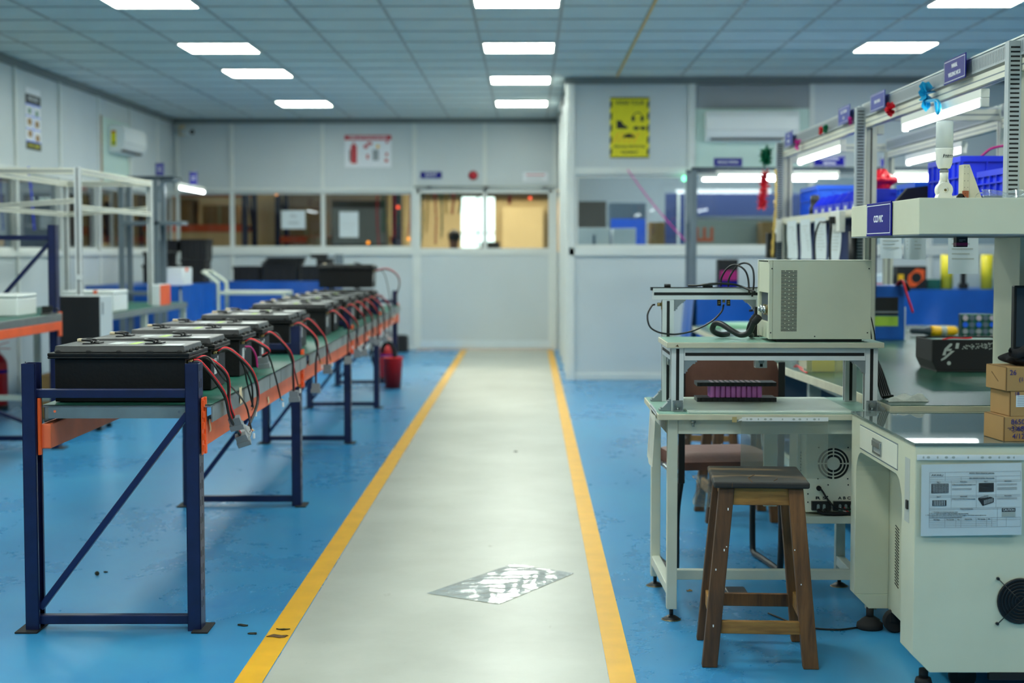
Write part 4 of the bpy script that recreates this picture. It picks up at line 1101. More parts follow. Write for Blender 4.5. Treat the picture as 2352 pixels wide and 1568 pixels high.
b = MB(); b.box(*Q(.838, 5.828, .9797), *Q(.861, 5.852, 1.052)).box(*Q(.832, 5.820, .9797), *Q(.838, 5.846, 1.060)).box(*Q(.842, 5.822, 1.052), *Q(.861, 5.850, 1.092)).cyl(Q(.836, 5.836, 1.078), Q(.822, 5.836, 1.078), .004, n=8); b.build('linear_slide', 'black_plastic', rs, bevel=.001)
def cable(label, pts, r, m='black_cable', k=8, cat='cable', group=None):
    return tag(MB().tube(catmull(pts, k), r, 8).build('cable', m), label, cat, group)
Yr_ = 5.84
cable('thin black cable looping left of the riser up to the overhead rail', [(.474,5.885,1.0985), (.462,5.87,1.094), (.445,5.85,1.060), (.452,5.84,1.020), (.480,5.835,.999), (.52,5.838,.9905), (.56,5.842,.990), (.620,5.845,1.004), (.682,5.85,1.035), (.722,5.862,1.072), (.733,5.882,1.0985)], .0034)
cable('thin black cable arching high over the overhead rail, outer loop by the cream box', [(.752,5.90,1.166), (.756,5.90,1.20), (.785,5.89,1.245), (.815,5.86,1.254), (.835,5.84,1.232), (.838,5.83,1.18), (.832,5.83,1.13)], .0036)
cable('thin black cable arching over the overhead rail, inner loop', [(.725,5.91,1.167), (.728,5.91,1.20), (.748,5.895,1.235), (.775,5.875,1.248), (.803,5.85,1.232), (.818,5.845,1.20), (.822,5.835,1.14)], .0036)
cable('black cable lying along the top of the overhead rail to the cream box', [(.600,5.885,1.1695), (.635,5.866,1.1705), (.66,5.858,1.174), (.70,5.854,1.178), (.76,5.852,1.176), (.80,5.848,1.165), (.838,5.80,1.148)], .0042)

# cream welding power box
px = thing('welding_power_box', 'cream sheet-metal welder box with slotted vents on the riser shelf', 'power unit', (.845, 5.508, .9797))
W, D, H = .359, .252, .288
b = MB(); b.box(.014, 0, .010, W, D, H - .002)
b.box(0, 0, .010, .0135, .022, H - .002); b.box(0, D - .018, .010, .0135, D, H - .002)
b.box(0, .0225, .012, .0135, D - .0185, .070); b.box(0, .0225, .172, .0135, D - .0185, H - .006)
b.build('housing', 'cream', px, bevel=.0015)
MB().box(-.003, -.0015, H - .0018, W + .001, D + .001, H).box(-.003, -.0015, H - .012, -.0005, .004, H).box(-.003, D - .01, .010, -.0005, D, H).build('top_cover', 'cream_light', px, bevel=.001)
MB().box(.0095, .0225, .0705, .0138, D - .0185, .1715).build('terminal_recess', 'dark_frame', px)
v = MB(); x0, x1, zt_, zb_ = .0425, .0985, .250, .040
n_ = 42
for k in range(n_):
    z = zb_ + (zt_ - zb_)*k/(n_ - 1); c = (n_ - 1 - k) % 3
    cuts = {0: (0, .235, .28, .735, .78, 1), 1: (0, .47, .53, 1), 2: (0, 1)}[c]
    for i in range(0, len(cuts), 2): v.box(x0 + (x1-x0)*cuts[i], -.0004, z - .0014, x0 + (x1-x0)*cuts[i+1], .002, z + .0014)
v.build('vent_slots', 'slot_black', px)
for x, z in ((.010, .258), (.350, .258), (.007, .033), (.347, .033), (.162, .020)): MB().cyl((x, .001, z), (x, -.0012, z), .0024, n=10).build('screw', 'slot_black', px)
MB().box(.03, .008, 0, W - .03, D - .01, .0098).build('base', 'slot_black', px)
for y in (.075, .145):
    b = MB(); b.m(0).box(.004, y - .020, .092, .0095, y + .020, .128); b.m(1).cyl((.004,y,.112), (-.010,y,.112), .013, n=14); b.cyl((-.010,y,.112), (-.016,y,.112), .008, n=10)
    b.build('output_terminal', ['brass', 'chrome'], px)
def thick(label, pts):
    t = thing('welding_cable', label, 'cable', pts[0])
    q = [V(p) - V(pts[0]) for p in pts]
    MB().tube(catmull(q, 8), .0105, 10).build('cable_sleeve', 'black_cable', t)
    MB().tube(catmull(q[:3], 6), .0128, 12).build('lug_boot', 'rubber', t)
thick('thick black welding cable from the box looping over the shelf, nearer of two', [(.822,5.576,1.066), (.815,5.582,1.056), (.806,5.59,1.045), (.792,5.61,1.010), (.766,5.63,.998), (.735,5.65,1.012), (.702,5.68,1.034), (.680,5.70,1.036), (.672,5.715,1.015), (.684,5.735,1.001), (.710,5.76,.9925), (.74,5.80,.9925)])
thick('thick black welding cable beside the slide, farther of two', [(.822,5.652,1.066), (.815,5.656,1.056), (.808,5.66,1.045), (.800,5.672,1.020), (.803,5.69,1.000), (.815,5.72,.9925), (.818,5.78,.9925)])
for i, y in enumerate((5.60, 5.66)):
    cable(('thin wire drooping behind the right end of the cream box, nearer', 'thin wire with brown core behind the right end of the cream box')[i], [(1.2055, y, 1.075 - .01*i), (1.222,y,1.066), (1.232,y,1.03), (1.238,y,1.0), (1.240,y,.9815)], .0022)

# purple cell pack between two black holder plates
pk = thing('cell_pack', 'row of purple cylindrical cells clamped between two black plastic holder plates', 'battery pack', (.624, 5.775, .7427))
def plate(z0, z1):
    n = 15; pts = []
    for k in range(n*4 + 1):
        u = k/(n*4); pts.append((.294*u, .0 - .0022*abs(math.sin(PI*n*u))))
    for k in range(n*4 + 1):
        u = k/(n*4); pts.append((.294*(1-u), .104 + .0022*abs(math.sin(PI*n*u))))
    return MB().prism(pts, 'Z', z0, z1)
plate(0, .015).build('holder_plate', 'black_plastic', pk); tp = plate(.0575, .0715).build('holder_plate', 'black_plastic', pk)
for j in range(5):
    for i in range(10):
        x, y = .058 + i*.0194, .014 + j*.0192
        c = MB().lathe([(.0088,.0155),(.0091,.017),(.0091,.056),(.0088,.0572)], (x, y, 0), 14).build('cell', 'purple_cell', pk)
        MB().lathe([(.0001,.0722),(.0062,.0722),(.0062,.0716)][::-1], (x, y, 0), 10).build('cell_tab', 'cell_cap', c)

# clear sleeves clipped to the table edge
sl = thing('hanging_plastic_sleeve', 'empty clear plastic sleeve hanging from the front edge of the cream table', 'sleeve', (.737, 5.4135, .51))
MB().sheet(lambda u, v: (u*.303, -.0012 - .0025*math.sin(3*u + 2*v)*(1 - v), .198*v), 12, 10, .0004, (0,-1,0)).build('pocket', 'clear_sleeve', sl)
def hole_strip(parent, x0, z0, x1, z1, y, face=-1):
    b = MB(); b.m(0).box(x0, y - .0006, z0, x1, y, z1); b.m(1); L = x1 - x0; zc = (z0 + z1)/2
    for f_, w in ((.06,.004),(.105,.008),(.19,.004),(.27,.008),(.335,.008),(.47,.004),(.60,.008),(.67,.008),(.755,.004),(.84,.008),(.89,.004)):
        b.prism(disc(x0 + L*f_, zc, w*.62, .0036, 12), 'Y', y - .0011, y - .0005)
    return b.build('hole_strip', ['white_label', 'board_grey'], parent)
hole_strip(sl, .004, .200, .303, .214, -.001)
MB().add([(-.012,-.0016,.199),(.006,-.0016,.204),(.012,-.0016,.213),(-.004,-.0016,.207)], [(0,1,2,3)]).add([(-.012,-.0026,.199),(.006,-.0026,.204),(.012,-.0026,.213),(-.004,-.0026,.207)], [(3,2,1,0)]).build('folded_corner', 'white_label', sl)
MB().box(-.03, -.0008, .196, -.014, -.0003, .215).build('brown_tape', 'tape_clear', sl)
ps = thing('hanging_paper_sleeve', 'worn printed sheet in a clear sleeve hanging off the left end of the cream table', 'sleeve', (.4475, 5.44, .545))
def psf(u, v): return (-.004 - .010*(1-v) - .004*math.sin(5*u), u*.29, .18*v)
MB().sheet(psf, 14, 10, .0005, (-1,0,0)).build('sheet', 'paper_old', ps)
pr_ = MB()
for k in range(13):
    y0_ = .02 + k*.02; a = psf(y0_/.29, .15); c = psf(y0_/.29, .88)
    pr_.add([(a[0]-.0009,a[1],a[2]), (a[0]-.0009,a[1]+.003,a[2]), (c[0]-.0009,c[1]+.003,c[2]), (c[0]-.0009,c[1],c[2])], [(0,1,2,3)])
pr_.build('printed_lines', 'header_grey', ps)
b = MB(); b.m(0).add([(-.001,0,.18),(-.001,.29,.18),(-.001,.29,.20),(-.001,0,.20)], [(3,2,1,0)]); b.m(1)
for k in range(8): b.prism([(p[0], p[1]) for p in disc(.03 + k*.033, .19, .003, .003, 8)], 'X', -.0022, -.0012)
b.build('hole_strip', ['white_label', 'ink'], ps)

# ---------------------------------------------------------------- wooden stools
def make_stool(label, loc, rz):
    t = thing('wooden_stool', label, 'stool', loc, rz, 'wooden stools')
    W, D, H = .296, .372, .585
    s = MB()
    def top(u, v): 
        x, y = (u - .5)*W, (v - .5)*D
        return (x, y, H - .0015*(math.sin(9*u + 2*v) + math.sin(17*v)) )
    n1 = 14
    s.hull8([(-W/2,-D/2,H-.021),(W/2,-D/2,H-.021),(W/2,D/2,H-.021),(-W/2,D/2,H-.021)], [(-W/2,-D/2,H-.001),(W/2,-D/2,H-.001),(W/2,D/2,H-.001),(-W/2,D/2,H-.001)])
    seat = s.build('seat', 'wood_seat', t, bevel=.006, seg=3)
    cr = MB(); cr.bar((-.03,-D/2+.004,H-.0005), (-.035,-D/2+.09,H-.0005), .0022, .002); cr.bar((-.035,-D/2+.09,H-.0005), (-.01,-D/2+.16,H-.0005), .0022, .002); cr.bar((.04,-D/2+.03,H-.0005), (.055,-D/2+.075,H-.0005), .0014, .002); cr.bar((-.09,-D/2-.0004,H-.004), (-.092,-D/2-.0004,H-.018), .0018, .0012)
    cr.build('crack', 'cardboard_dark', seat)
    legs = {}
    for sx in (-1, 1):
        for sy in (-1, 1):
            tx, ty = sx*.106, sy*.150; bx, by = sx*.157, sy*.172
            b = MB(); w, d = .024, .021
            lo = [(bx-w,by-d,0),(bx+w,by-d,0),(bx+w,by+d,0),(bx-w,by+d,0)]; hi = [(tx-w*.98,ty-d,H-.0215),(tx+w*.98,ty-d,H-.0215),(tx+w*.98,ty+d,H-.0215),(tx-w*.98,ty+d,H-.0215)]
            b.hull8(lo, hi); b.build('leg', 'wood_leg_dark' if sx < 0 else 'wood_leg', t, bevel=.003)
    def at_z(sx, sy, z):
        k = z/(H - .0215); return (sx*(.157 - .051*k), sy*(.172 - .022*k), z)
    def rail_(a, c, h, w, nm, m):
        p, q = V(at_z(*a)), V(at_z(*c)); d = (q - p).normalized(); MB().bar(p + d*.020, q - d*.020, w, h).build(nm, m, t, bevel=.002)
    for sy in (-1, 1): rail_((-1, sy, H-.050), (1, sy, H-.050), .054, .018, 'apron', 'wood_rail')
    for sx in (-1, 1): rail_((sx, -1, H-.050), (sx, 1, H-.050), .054, .018, 'apron', 'wood_rail')
    rail_((-1,-1,.125), (1,-1,.125), .040, .020, 'rung', 'wood_rail'); rail_((-1,1,.138), (1,1,.138), .042, .020, 'rung', 'wood_leg')
    for sx in (-1, 1): rail_((sx,-1,.148), (sx,1,.148), .050, .020, 'rung', 'wood_rail')
    sp = MB()
    q = random.Random(5)
    for k in range(5):
        z = q.uniform(.12, .52); p = at_z(-1, -1, z); sp.cbox((p[0] + q.uniform(-.02,.02), p[1] - .0212, z), (.0035, .0008, q.uniform(.003,.008)))
    for k in range(2):
        z = q.uniform(.2, .5); p = at_z(1, -1, z); sp.cbox((p[0] + q.uniform(-.02,.02), p[1] - .0212, z), (.003, .0008, .004))
    sp.build('paint_specks', 'white_label', t)
    return t
st = make_stool('worn wooden stool with dark scorched seat in front of the cream table', (.735, 5.010, 0), -.06)
dup(st, 'wooden stool standing behind the brown chair under the green bench edge', (1.02, 7.62, 0), .05)
dup(st, 'farther wooden stool seen between the cream table legs, behind the other', (1.16, 9.95, 0), -.15)

# brown visitor chair behind the table
cf = thing('visitor_chair', 'brown padded chair on black tube sled legs behind the cream table', 'chair', (.775, 6.42, 0), .14)
for sx in (-1, 1):
    x = sx*.215
    fr_ = [(x*.93,-.215,.40), (x,-.205,.25), (x,-.20,.05), (x,-.175,.014), (x,-.10,.013), (x,.12,.013), (x,.175,.014), (x,.20,.05), (x,.205,.25), (x,.20,.50), (x,.195,.60), (x,.16,.635), (x,.0,.64), (x,-.12,.635), (x,-.205,.63)]
    MB().tube(catmull(fr_, 5), .013, 10).build('side_frame', 'black_plastic', cf)
    MB().tube([(x, .185, .43), (x*.98, -.19, .405)], .010, 8).build('seat_rail', 'chrome', cf)
    MB().box(x - .013 - sx*.012, -.236, .38, x + .013 - sx*.012, -.222, .86).build('back_bar', 'black_plastic', cf, bevel=.003)
def bkf(u, v):
    x = (u - .5)*.41; e = 1 - (2*abs(u - .5))**4
    z = .585 + .30*v
    return x, z, e
b = MB()
def bk1(u, v): x, z, e = bkf(u, v); c = .020*(2*u-1)**2; return (x*(1 - .06*v**6), -.219 + c*1.2 - .0, z - .03*v*(2*u-1)**4)
def bk2(u, v): x, z, e = bkf(1-u, v); c = .020*(2*u-1)**2; return (x*(1 - .06*v**6), -.172 + c*1.2 - .012*(2*v-1)**4, z - .03*v*(2*u-1)**4)
b.grid(bk1, 16, 10); b.grid(bk2, 16, 10)
def rim(g1, g2, us): pass
N = 16
edge = [(i/N, 0) for i in range(N + 1)] + [(1, i/10) for i in range(1, 11)] + [(1 - i/N, 1) for i in range(1, N + 1)] + [(0, 1 - i/10) for i in range(1, 11)]
vs = [bk1(*e) for e in edge] + [bk2(1 - e[0], e[1]) for e in edge]; k = len(edge)
b.add(vs, [((i+1)%k, i, k+i, k+(i+1)%k) for i in range(k)], True)
b.build('backrest', 'brown_leather', cf)
MB().box(-.19, -.214, .575, .19, -.172, .5845).build('back_tray', 'black_plastic', cf, bevel=.004)
se = MB()
def sef(u, v):
    x, y = (u-.5)*.40, -.19 + .42*v; r = max(abs(2*u-1), abs(2*v-1))
    return (x, y, .475 + .012*(1 - r**4) - .022*max(0, v-.85)/.15 - .018*max(0, .12-v)/.12)
se.grid(sef, 14, 14); edge = [(i/14, 0) for i in range(15)] + [(1, i/14) for i in range(1, 15)] + [(1-i/14, 1) for i in range(1, 15)] + [(0, 1-i/14) for i in range(1, 14)]
vs = [sef(*e) for e in edge] + [(sef(*e)[0], sef(*e)[1], .425) for e in edge]; k = len(edge)
se.add(vs, [((i+1)%k, i, k+i, k+(i+1)%k) for i in range(k)], True); se.add([(-.2,-.19,.425),(.2,-.19,.425),(.2,.23,.425),(-.2,.23,.425)], [(3,2,1,0)])
se.build('seat', 'brown_leather', cf)
pb = MB()
def pbf(u, v):
    a = 2*PI*u; r = .045*(1 - .35*v)*(1 + .25*math.sin(3*a + 5*v) + .1*math.sin(7*a)); return (.72 + r*math.cos(a) + .01*math.sin(6*v), 6.36 + .5*r*math.sin(a), .385 - .13*v)
pb.grid(pbf, 20, 8); tag(pb.build('plastic_bag', 'plastic_film'), 'small clear crumpled bag hanging below the brown chair seat', 'bag')

# controller on the table's lower tray
pc = thing('power_supply', 'cream power supply with round fan grille on the tray under the cream table', 'power unit', (.998, 5.60, .3523))
W, D, H = .185, .36, .297
MB().box(0, .0015, .008, W, D, H).build('housing', 'cream', pc, bevel=.002)
MB().box(.002, 0, .010, W - .002, .0014, H - .003).build('rear_panel', 'cream_light', pc)
g = MB(); fx, fz = .098, .185
for r0, r1 in ((.024,.032),(.037,.0445),(.049,.056)):
    for q in range(4):
        a0, a1 = q*PI/2 + .06, (q + 1)*PI/2 - .06
        pts = disc(fx, fz, r1, r1, 10, a0, a1) + list(reversed(disc(fx, fz, r0, r0, 10, a0, a1))); g.prism(pts, 'Y', -.0008, .0008)
g.build('fan_grille', 'slot_black', pc)
for x, z in ((.045,.243),(.15,.243),(.043,.130),(.15,.130),(.08,.108),(.152,.108),(.008,.045),(.008,.075),(.078,.066)): MB().cyl((x,.0,z), (x,-.002,z), .0026, n=8).build('screw', 'slot_black', pc)
for x, w, s in ((.020,.068,'R S'), (.098,.082,'A B C')):
    b = MB(); b.m(0).box(x, -.018, .018, x + w, 0, .050); b.m(1)
    for k in range(2 if w < .07 else 3): b.cyl((x + .022 + k*.021, -.018, .036), (x + .022 + k*.021, -.021, .036), .005, n=8); b.box(x + .017 + k*.021, -.020, .018, x + .027 + k*.021, -.018, .034)
    b.build('terminal_block', ['black_plastic', 'galvanised'], pc)
    lettering(s, (x + w*.5, -.0012, .060), .014, 'ink', pc, '-Y', fitw=w*.55, bold=.0004)
MB().cyl((.046,0,.096), (.046,-.010,.096), .009, n=14).build('cable_gland', 'rubber', pc)
for nm, pts, r in (('mains_lead', [(.046,-.01,.096), (.055,-.018,.090), (.075,-.028,.058), (.10,-.03,.032), (.135,-.028,.024), (.17,-.02,.024)], .0035), ('output_lead', [(.042,-.02,.022), (.046,-.026,.014), (.075,-.03,.0075), (.12,-.03,.0075), (.165,-.02,.010)], .006), ('output_lead', [(.063,-.02,.024), (.07,-.025,.014), (.10,-.025,.009), (.14,-.026,.010), (.17,-.02,.014)], .005)):
    MB().tube(catmull(pts, 6), r, 8).build(nm, 'rubber', pc)
for i, c in enumerate(('white_label', 'red_cable', 'green_tinsel')): MB().tube(catmull([(.12 + i*.014,-.021,.030), (.135+i*.01,-.026,.016), (.165,-.022,.010+.004*i)], 5), .0016, 6).build('thin_wire', c, pc)
pv = MB()
for k in range(9):
    for j in range(3): pv.box(-.0008, .10 + j*.016 + (k%2)*.006, .12 + k*.011, .0005, .109 + j*.016 + (k%2)*.006, .126 + k*.011)
pv.build('side_vents', 'slot_black', pc)
tag(MB().box(.745, 5.80, .0015, .825, 5.92, .022).build('foot_pedal', 'black_plastic', bevel=.006), 'black foot pedal on the floor behind the wooden stool', 'pedal')
cable('thin black lead on the blue floor running to the foot of the cream machine', [(.86,5.55,.004), (.95,5.36,.004), (1.05,5.31,.004), (1.135,5.34,.004)], .0034)
# ---------------------------------------------------------------- cream inspection machine in the right foreground
CX, CY0, CY1 = 1.121, 4.515, 5.408
mc = thing('inspection_machine', 'tall cream inspection machine on wheels at the right picture edge', 'machine', (CX, CY0, 0))
def K(x, y, z): return (x - CX, y - CY0, z)
def kbox(b, x0, y0, z0, x1, y1, z1): return b.box(*K(x0, y0, z0), *K(x1, y1, z1))
b = MB()
kbox(b, 1.237, CY0 + .01, .072, 2.0, CY1, .737)
b.prism([(0,.122),(.05,.072),(2.0-CX,.072),(2.0-CX,.737),(0,.737)], 'Y', 0, .01)
# left cheek with the arched knee recess, as one outline extruded inwards
def arc(cx_, cz_, r, a0, a1, n=8): return [(cx_ + r*math.cos(a0 + (a1-a0)*k/n), cz_ + r*math.sin(a0 + (a1-a0)*k/n)) for k in range(n + 1)]
y0, y1, ya, yb, zt2, r = 0.01, CY1 - CY0, .155, CY1 - CY0 - .075, .622, .09
out = [(y0,.122),(ya,.122)] + arc(ya + r, zt2 - r, r, PI, PI/2) + arc(yb - r, zt2 - r, r, PI/2, 0) + [(yb,.122),(y1,.122),(y1,.737),(y0,.737)]
b.prism(out, 'X', 0, .116)
for q0, q1 in ((y0, ya), (yb, y1)): b.prism([(0,.122),(.05,.072),(.116,.072),(.116,.122)], 'Y', q0, q1)
cab = b.build('cabinet', 'cream', mc, bevel=.0015)
kbox(MB(), CX - .004, CY0 - .004, .7372, 2.0, CY1, .7455).build('glass_top', 'machine_glass', mc, bevel=.001)
dr = kbox(MB(), CX - .0025, 4.735, .638, CX + .001, 5.265, .712).build('drawer', 'cream_light', mc, bevel=.001)
ln = MB()
for a in ((4.730, .634, 4.734, .716), (5.266, .634, 5.270, .716), (4.734, .634, 5.266, .638), (4.734, .712, 5.266, .716)): kbox(ln, CX - .0008, a[0], a[1], CX + .0005, a[2], a[3])
ln.build('drawer_gap', 'grey_frame', mc)
h = MB(); h.m(0); kbox(h, CX - .006, 4.935, .648, CX - .0025, 5.06, .654); kbox(h, CX - .006, 4.935, .690, CX - .0025, 5.06, .696); kbox(h, CX - .006, 4.935, .654, CX - .0025, 4.943, .690); kbox(h, CX - .006, 5.052, .654, CX - .0025, 5.06, .690); kbox(h, CX - .010, 4.943, .672, CX - .004, 5.052, .690); h.m(1); kbox(h, CX - .0032, 4.944, .655, CX - .0024, 5.051, .672)
h.build('handle', ['chrome', 'grid_grey'], dr, bevel=.001)
s = MB(); s.m(0); kbox(s, CX - .0012, 4.578, .500, CX + .0005, 4.635, .690); s.m(1); kbox(s, CX - .006, 4.585, .540, CX - .0012, 4.605, .566)
s.build('side_slot', ['board_grey', 'black_plastic'], mc)  # flat grey plate: the recess's shade is put into its colour
v = MB()
for k in range(20): v.bar(K(1.2362, 5.185, .175 + k*.0103), K(1.2362, 5.235, .183 + k*.0103), .002, .0026)
v.build('vent_slots', 'slot_black', mc)
hp = MB(); hp.cyl(K(1.165, 4.56, .072), K(1.165, 4.56, .045), .014, n=12); hp.lathe([(.022,.045),(.026,.03),(.016,.022),(.03,.006),(.032,0)][::-1], K(1.165, 4.56, 0), 16); hp.build('levelling_foot', 'rubber', mc)
hp = MB(); hp.cyl(K(1.178, 5.345, .072), K(1.178, 5.345, .04), .013, n=12); hp.lathe([(.043,0),(.046,.006),(.044,.020),(.022,.036),(.014,.042)], K(1.178, 5.345, 0), 20); hp.build('levelling_foot', 'rubber', mc)
def caster(x, y):
    c = MB(); c.lathe([(.034,-.014),(.040,-.009),(.040,.009),(.034,.014)], K(x, y, .040), 20, 'Y'); kbox(c, x - .018, y - .019, .040, x + .018, y - .015, .072); kbox(c, x - .018, y + .015, .040, x + .018, y + .019, .072)
    c.build('caster', 'rubber', mc)
caster(1.25, 5.29); caster(1.29, 4.60); caster(1.9, 4.62); caster(1.9, 5.3)
kbox(MB(), 1.345, CY0 - .001, .050, 1.99, CY0 + .02, .0735).build('notch_shade_strip', 'slot_black', mc)  # black strip stands in for the shade of the open notch below
def fan(x, z):
    f = MB(); f.lathe([(.066,0),(.068,-.004),(.064,-.008),(.060,-.004)], K(x, CY0, z), 28, 'Y')
    for rr in (.016,.026,.036,.046,.055): f.tube([K(x + rr*math.cos(a), CY0 - .008, z + rr*math.sin(a)) for a in [2*PI*j/28 for j in range(28)]], .0016, 6, closed=True)
    for s_ in (-1, 1): f.tube([K(x - .066, CY0 - .0085, z - s_*.066), K(x + .066, CY0 - .0085, z + s_*.066)], .0016, 6)
    for a in (-1, 1):
        for c in (-1, 1): f.cyl(K(x + a*.066, CY0, z + c*.066), K(x + a*.066, CY0 - .010, z + c*.066), .0045, n=8)
    o = f.build('fan_guard', 'black_plastic', mc)
    d = MB(); d.m(0).lathe([(.0001,-.0012),(.060,-.0012),(.060,-.0002)][::-1], K(x, CY0, z), 28, 'Y'); d.m(1).lathe([(.0001,-.0030),(.030,-.0030),(.030,-.0013)][::-1], K(x, CY0, z), 24, 'Y')
    d.m(2)
    for j in range(7):
        a = 2*PI*j/7; d.cbox(K(x + .031*math.cos(a), CY0 - .0030, z + .031*math.sin(a)), (.004,.001,.016), Matrix.Rotation(a + .5, 3, 'Y'))
    d.build('fan_blades', ['slot_black', 'grey_plastic', 'fan_magenta'], o)
fan(1.430, .284)
# column, arm
kbox(MB(), 1.60, 5.12, .7457, 1.93, 5.40, 1.3445).build('column', 'cream', mc, bevel=.002)
arm = kbox(MB(), CX, CY0, 1.348, 2.0, CY1 + .05, 1.452).build('arm', 'cream', mc, bevel=.0015)
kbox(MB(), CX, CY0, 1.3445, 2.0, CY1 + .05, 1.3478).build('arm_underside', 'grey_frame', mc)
for x in (1.68, 1.697): MB().cyl(K(x, 5.1202, 1.29), K(x, 5.1188, 1.29), .0035, n=10).build('screw', 'grey_frame', mc)
cm = MB(); cm.m(0); kbox(cm, 1.357, 4.985, 1.312, 1.392, 5.02, 1.3444); cm.m(1); kbox(cm, 1.3565, 4.9845, 1.316, 1.3925, 5.0205, 1.326); cm.m(2); kbox(cm, 1.365, 4.9840, 1.334, 1.385, 4.9848, 1.3355); kbox(cm, 1.365, 4.9840, 1.330, 1.376, 4.9848, 1.3312)
cm.build('camera_head', ['black_plastic', 'camera_magenta', 'grey_plastic'], arm)
blue_sign('blue sign reading CCD M/C on the end of the cream machine arm', (CX - .005, 5.012, 1.4005), .345, .106, ['CCD M/C'], '-X', .030)
scn = thing('monitor', 'black flat monitor under the machine arm at the right picture edge', 'monitor', (1.532, 4.95, .7457))
MB().box(0, 0, .24, .42, .03, .445).build('screen_housing', 'black_plastic', scn, bevel=.003); MB().box(.19, .03, .04, .23, .05, .36).build('stand', 'black_plastic', scn); MB().box(.12, -.03, 0, .30, .12, .006).build('base', 'black_plastic', scn, bevel=.002)
MB().box(.008, -.001, .252, .412, .0005, .437).build('screen', 'dark_frame', scn)

# on the arm: tower lamp, gusset bracket, goggles
tl = thing('tower_light', 'white tower lamp with frosted lens and hinged base on the machine arm', 'lamp', (1.318, 5.0, 1.4523))
k = MB(); k.box(-.042, -.032, 0, .042, .032, .007); k.hull8([(-.028,-.022,.007),(.028,-.022,.007),(.028,.022,.007),(-.028,.022,.007)], [(-.014,-.016,.046),(.014,-.016,.046),(.014,.016,.046),(-.014,.016,.046)]); k.build('base', 'white_plastic', tl, bevel=.002)
k = MB(); k.lathe([(.024,-.017),(.026,-.014),(.026,.014),(.024,.017)], (0,0,.040), 28, 'Y'); k.hull8([(-.019,-.013,.050),(.019,-.013,.050),(.019,.013,.050),(-.019,.013,.050)], [(-.011,-.010,.075),(.011,-.010,.075),(.011,.010,.075),(-.011,.010,.075)]); k.cyl((0,0,.060), (0,0,.100), .0135, n=18); k.build('hinge', 'white_plastic', tl)
k = MB(); k.m(0).lathe([(.009,-.0175),(.009,-.0195),(.005,-.0195)], (0,0,.040), 18, 'Y'); k.m(1).cyl((0,-.0175,.040), (0,-.0205,.040), .0042, n=8); k.build('hinge_screw', ['white_plastic', 'brass'], tl)
MB().lathe([(.0145,.096),(.0145,.101),(.012,.104),(.012,.110)], (0,0,0), 20).build('collar', 'grey_plastic', tl)
MB().lathe([(.0001,.108),(.018,.108),(.0195,.110),(.025,.125),(.0285,.168),(.0285,.172),(.0001,.172)], (0,0,0), 28).build('lamp_body', 'white_plastic', tl)
MB().lathe([(.0001,.1722),(.0268,.1722),(.0268,.252),(.024,.258),(.0001,.258)], (0,0,0), 28).build('lens', 'tower_white', tl)
lg = MB(); lg.prism([(-.0115,.140),(-.009,.152),(-.0065,.1535),(-.0075,.146)], 'Y', -.0275, -.0262); lg.build('logo_mark', 'ink', tl)
lettering('OUJVAN', (.0065, -.0283, .1475), .0075, 'ink', tl, '-Y', fitw=.025, bold=.0001); lettering('technology solutions', (.0065, -.0281, .1425), .0025, 'ink', tl, '-Y', fitw=.025)
gs = thing('gusset_bracket', 'cream triangular bracket plate with brown block standing on the machine arm', 'bracket', (1.352, 4.90, 1.4523))
k = MB(); k.prism([(.019,0),(.063,0),(.019,.116)], 'Y', 0, .006); k.box(0, 0, 0, .0188, .055, .116); k.build('plate', 'cream_worn', gs, bevel=.0008)
hs = MB()
for z in (.045,.065,.087,.108):
    for x in (.004,.014): hs.cyl((x,.001,z), (x,-.0006,z), .0011, n=8)
hs.build('holes', 'slot_black', gs)
k = MB(); k.m(0).box(-.004, -.012, 0, .014, -.002, .034); k.m(1).cyl((.004,-.012,.014), (.004,-.0145,.014), .0022, n=8); k.cyl((-.002,-.012,.012), (-.002,-.0145,.012), .0020, n=8); k.m(2).cyl((.0035,-.0119,.025), (.0035,-.0123,.025), .0012, n=8); k.build('brown_block', ['pcb_brown', 'chrome', 'slot_black'], gs)
MB().lathe([(.012,-.004),(.014,0),(.012,.004)], (-.010,-.008,.012), 16, 'Y').build('clamp_wheel', 'black_plastic', gs)
gg = thing('safety_goggles', 'clear plastic safety goggles lying on the machine arm beside the bracket', 'goggles', (1.445, 4.76, 1.4523))
def gf(u, v):
    a = (u - .5)*2.3; hw = .030 - .009*math.exp(-((u-.5)/.09)**2)
    return (.075*math.sin(a), -.045*math.cos(a) + .03 + .01*v, .001 + hw*v + .002*math.sin(4*PI*u)*v)
MB().sheet(gf, 30, 8, .0012, (0,-1,0)).build('lens', 'goggle_plastic', gg)
k = MB(); k.tube([gf(i/30, 1) for i in range(31)], .0016, 6); k.tube([tuple(V(gf(i/30, 0)) + V((0,0,.002))) for i in range(31)], .0018, 6)
for a_ in ((0,1,.42,.3),(0,.4,.45,.6),(.55,.4,1,1),(.58,.2,1,.5)): k.tube([tuple(V(gf(a_[0] + (a_[2]-a_[0])*j/10, a_[1] + (a_[3]-a_[1])*j/10)) + V((0,-.002,.0))) for j in range(11)], .0011, 5)
k.build('rim', 'goggle_plastic', gg)
k = MB()
for s_ in (-1, 1): k.tube(catmull([(s_*.068,.012,.024), (s_*.072,.05,.022), (s_*.066,.10,.012), (s_*.06,.115,.003)], 5), .0022, 6)
k.build('temples', 'goggle_plastic', gg)

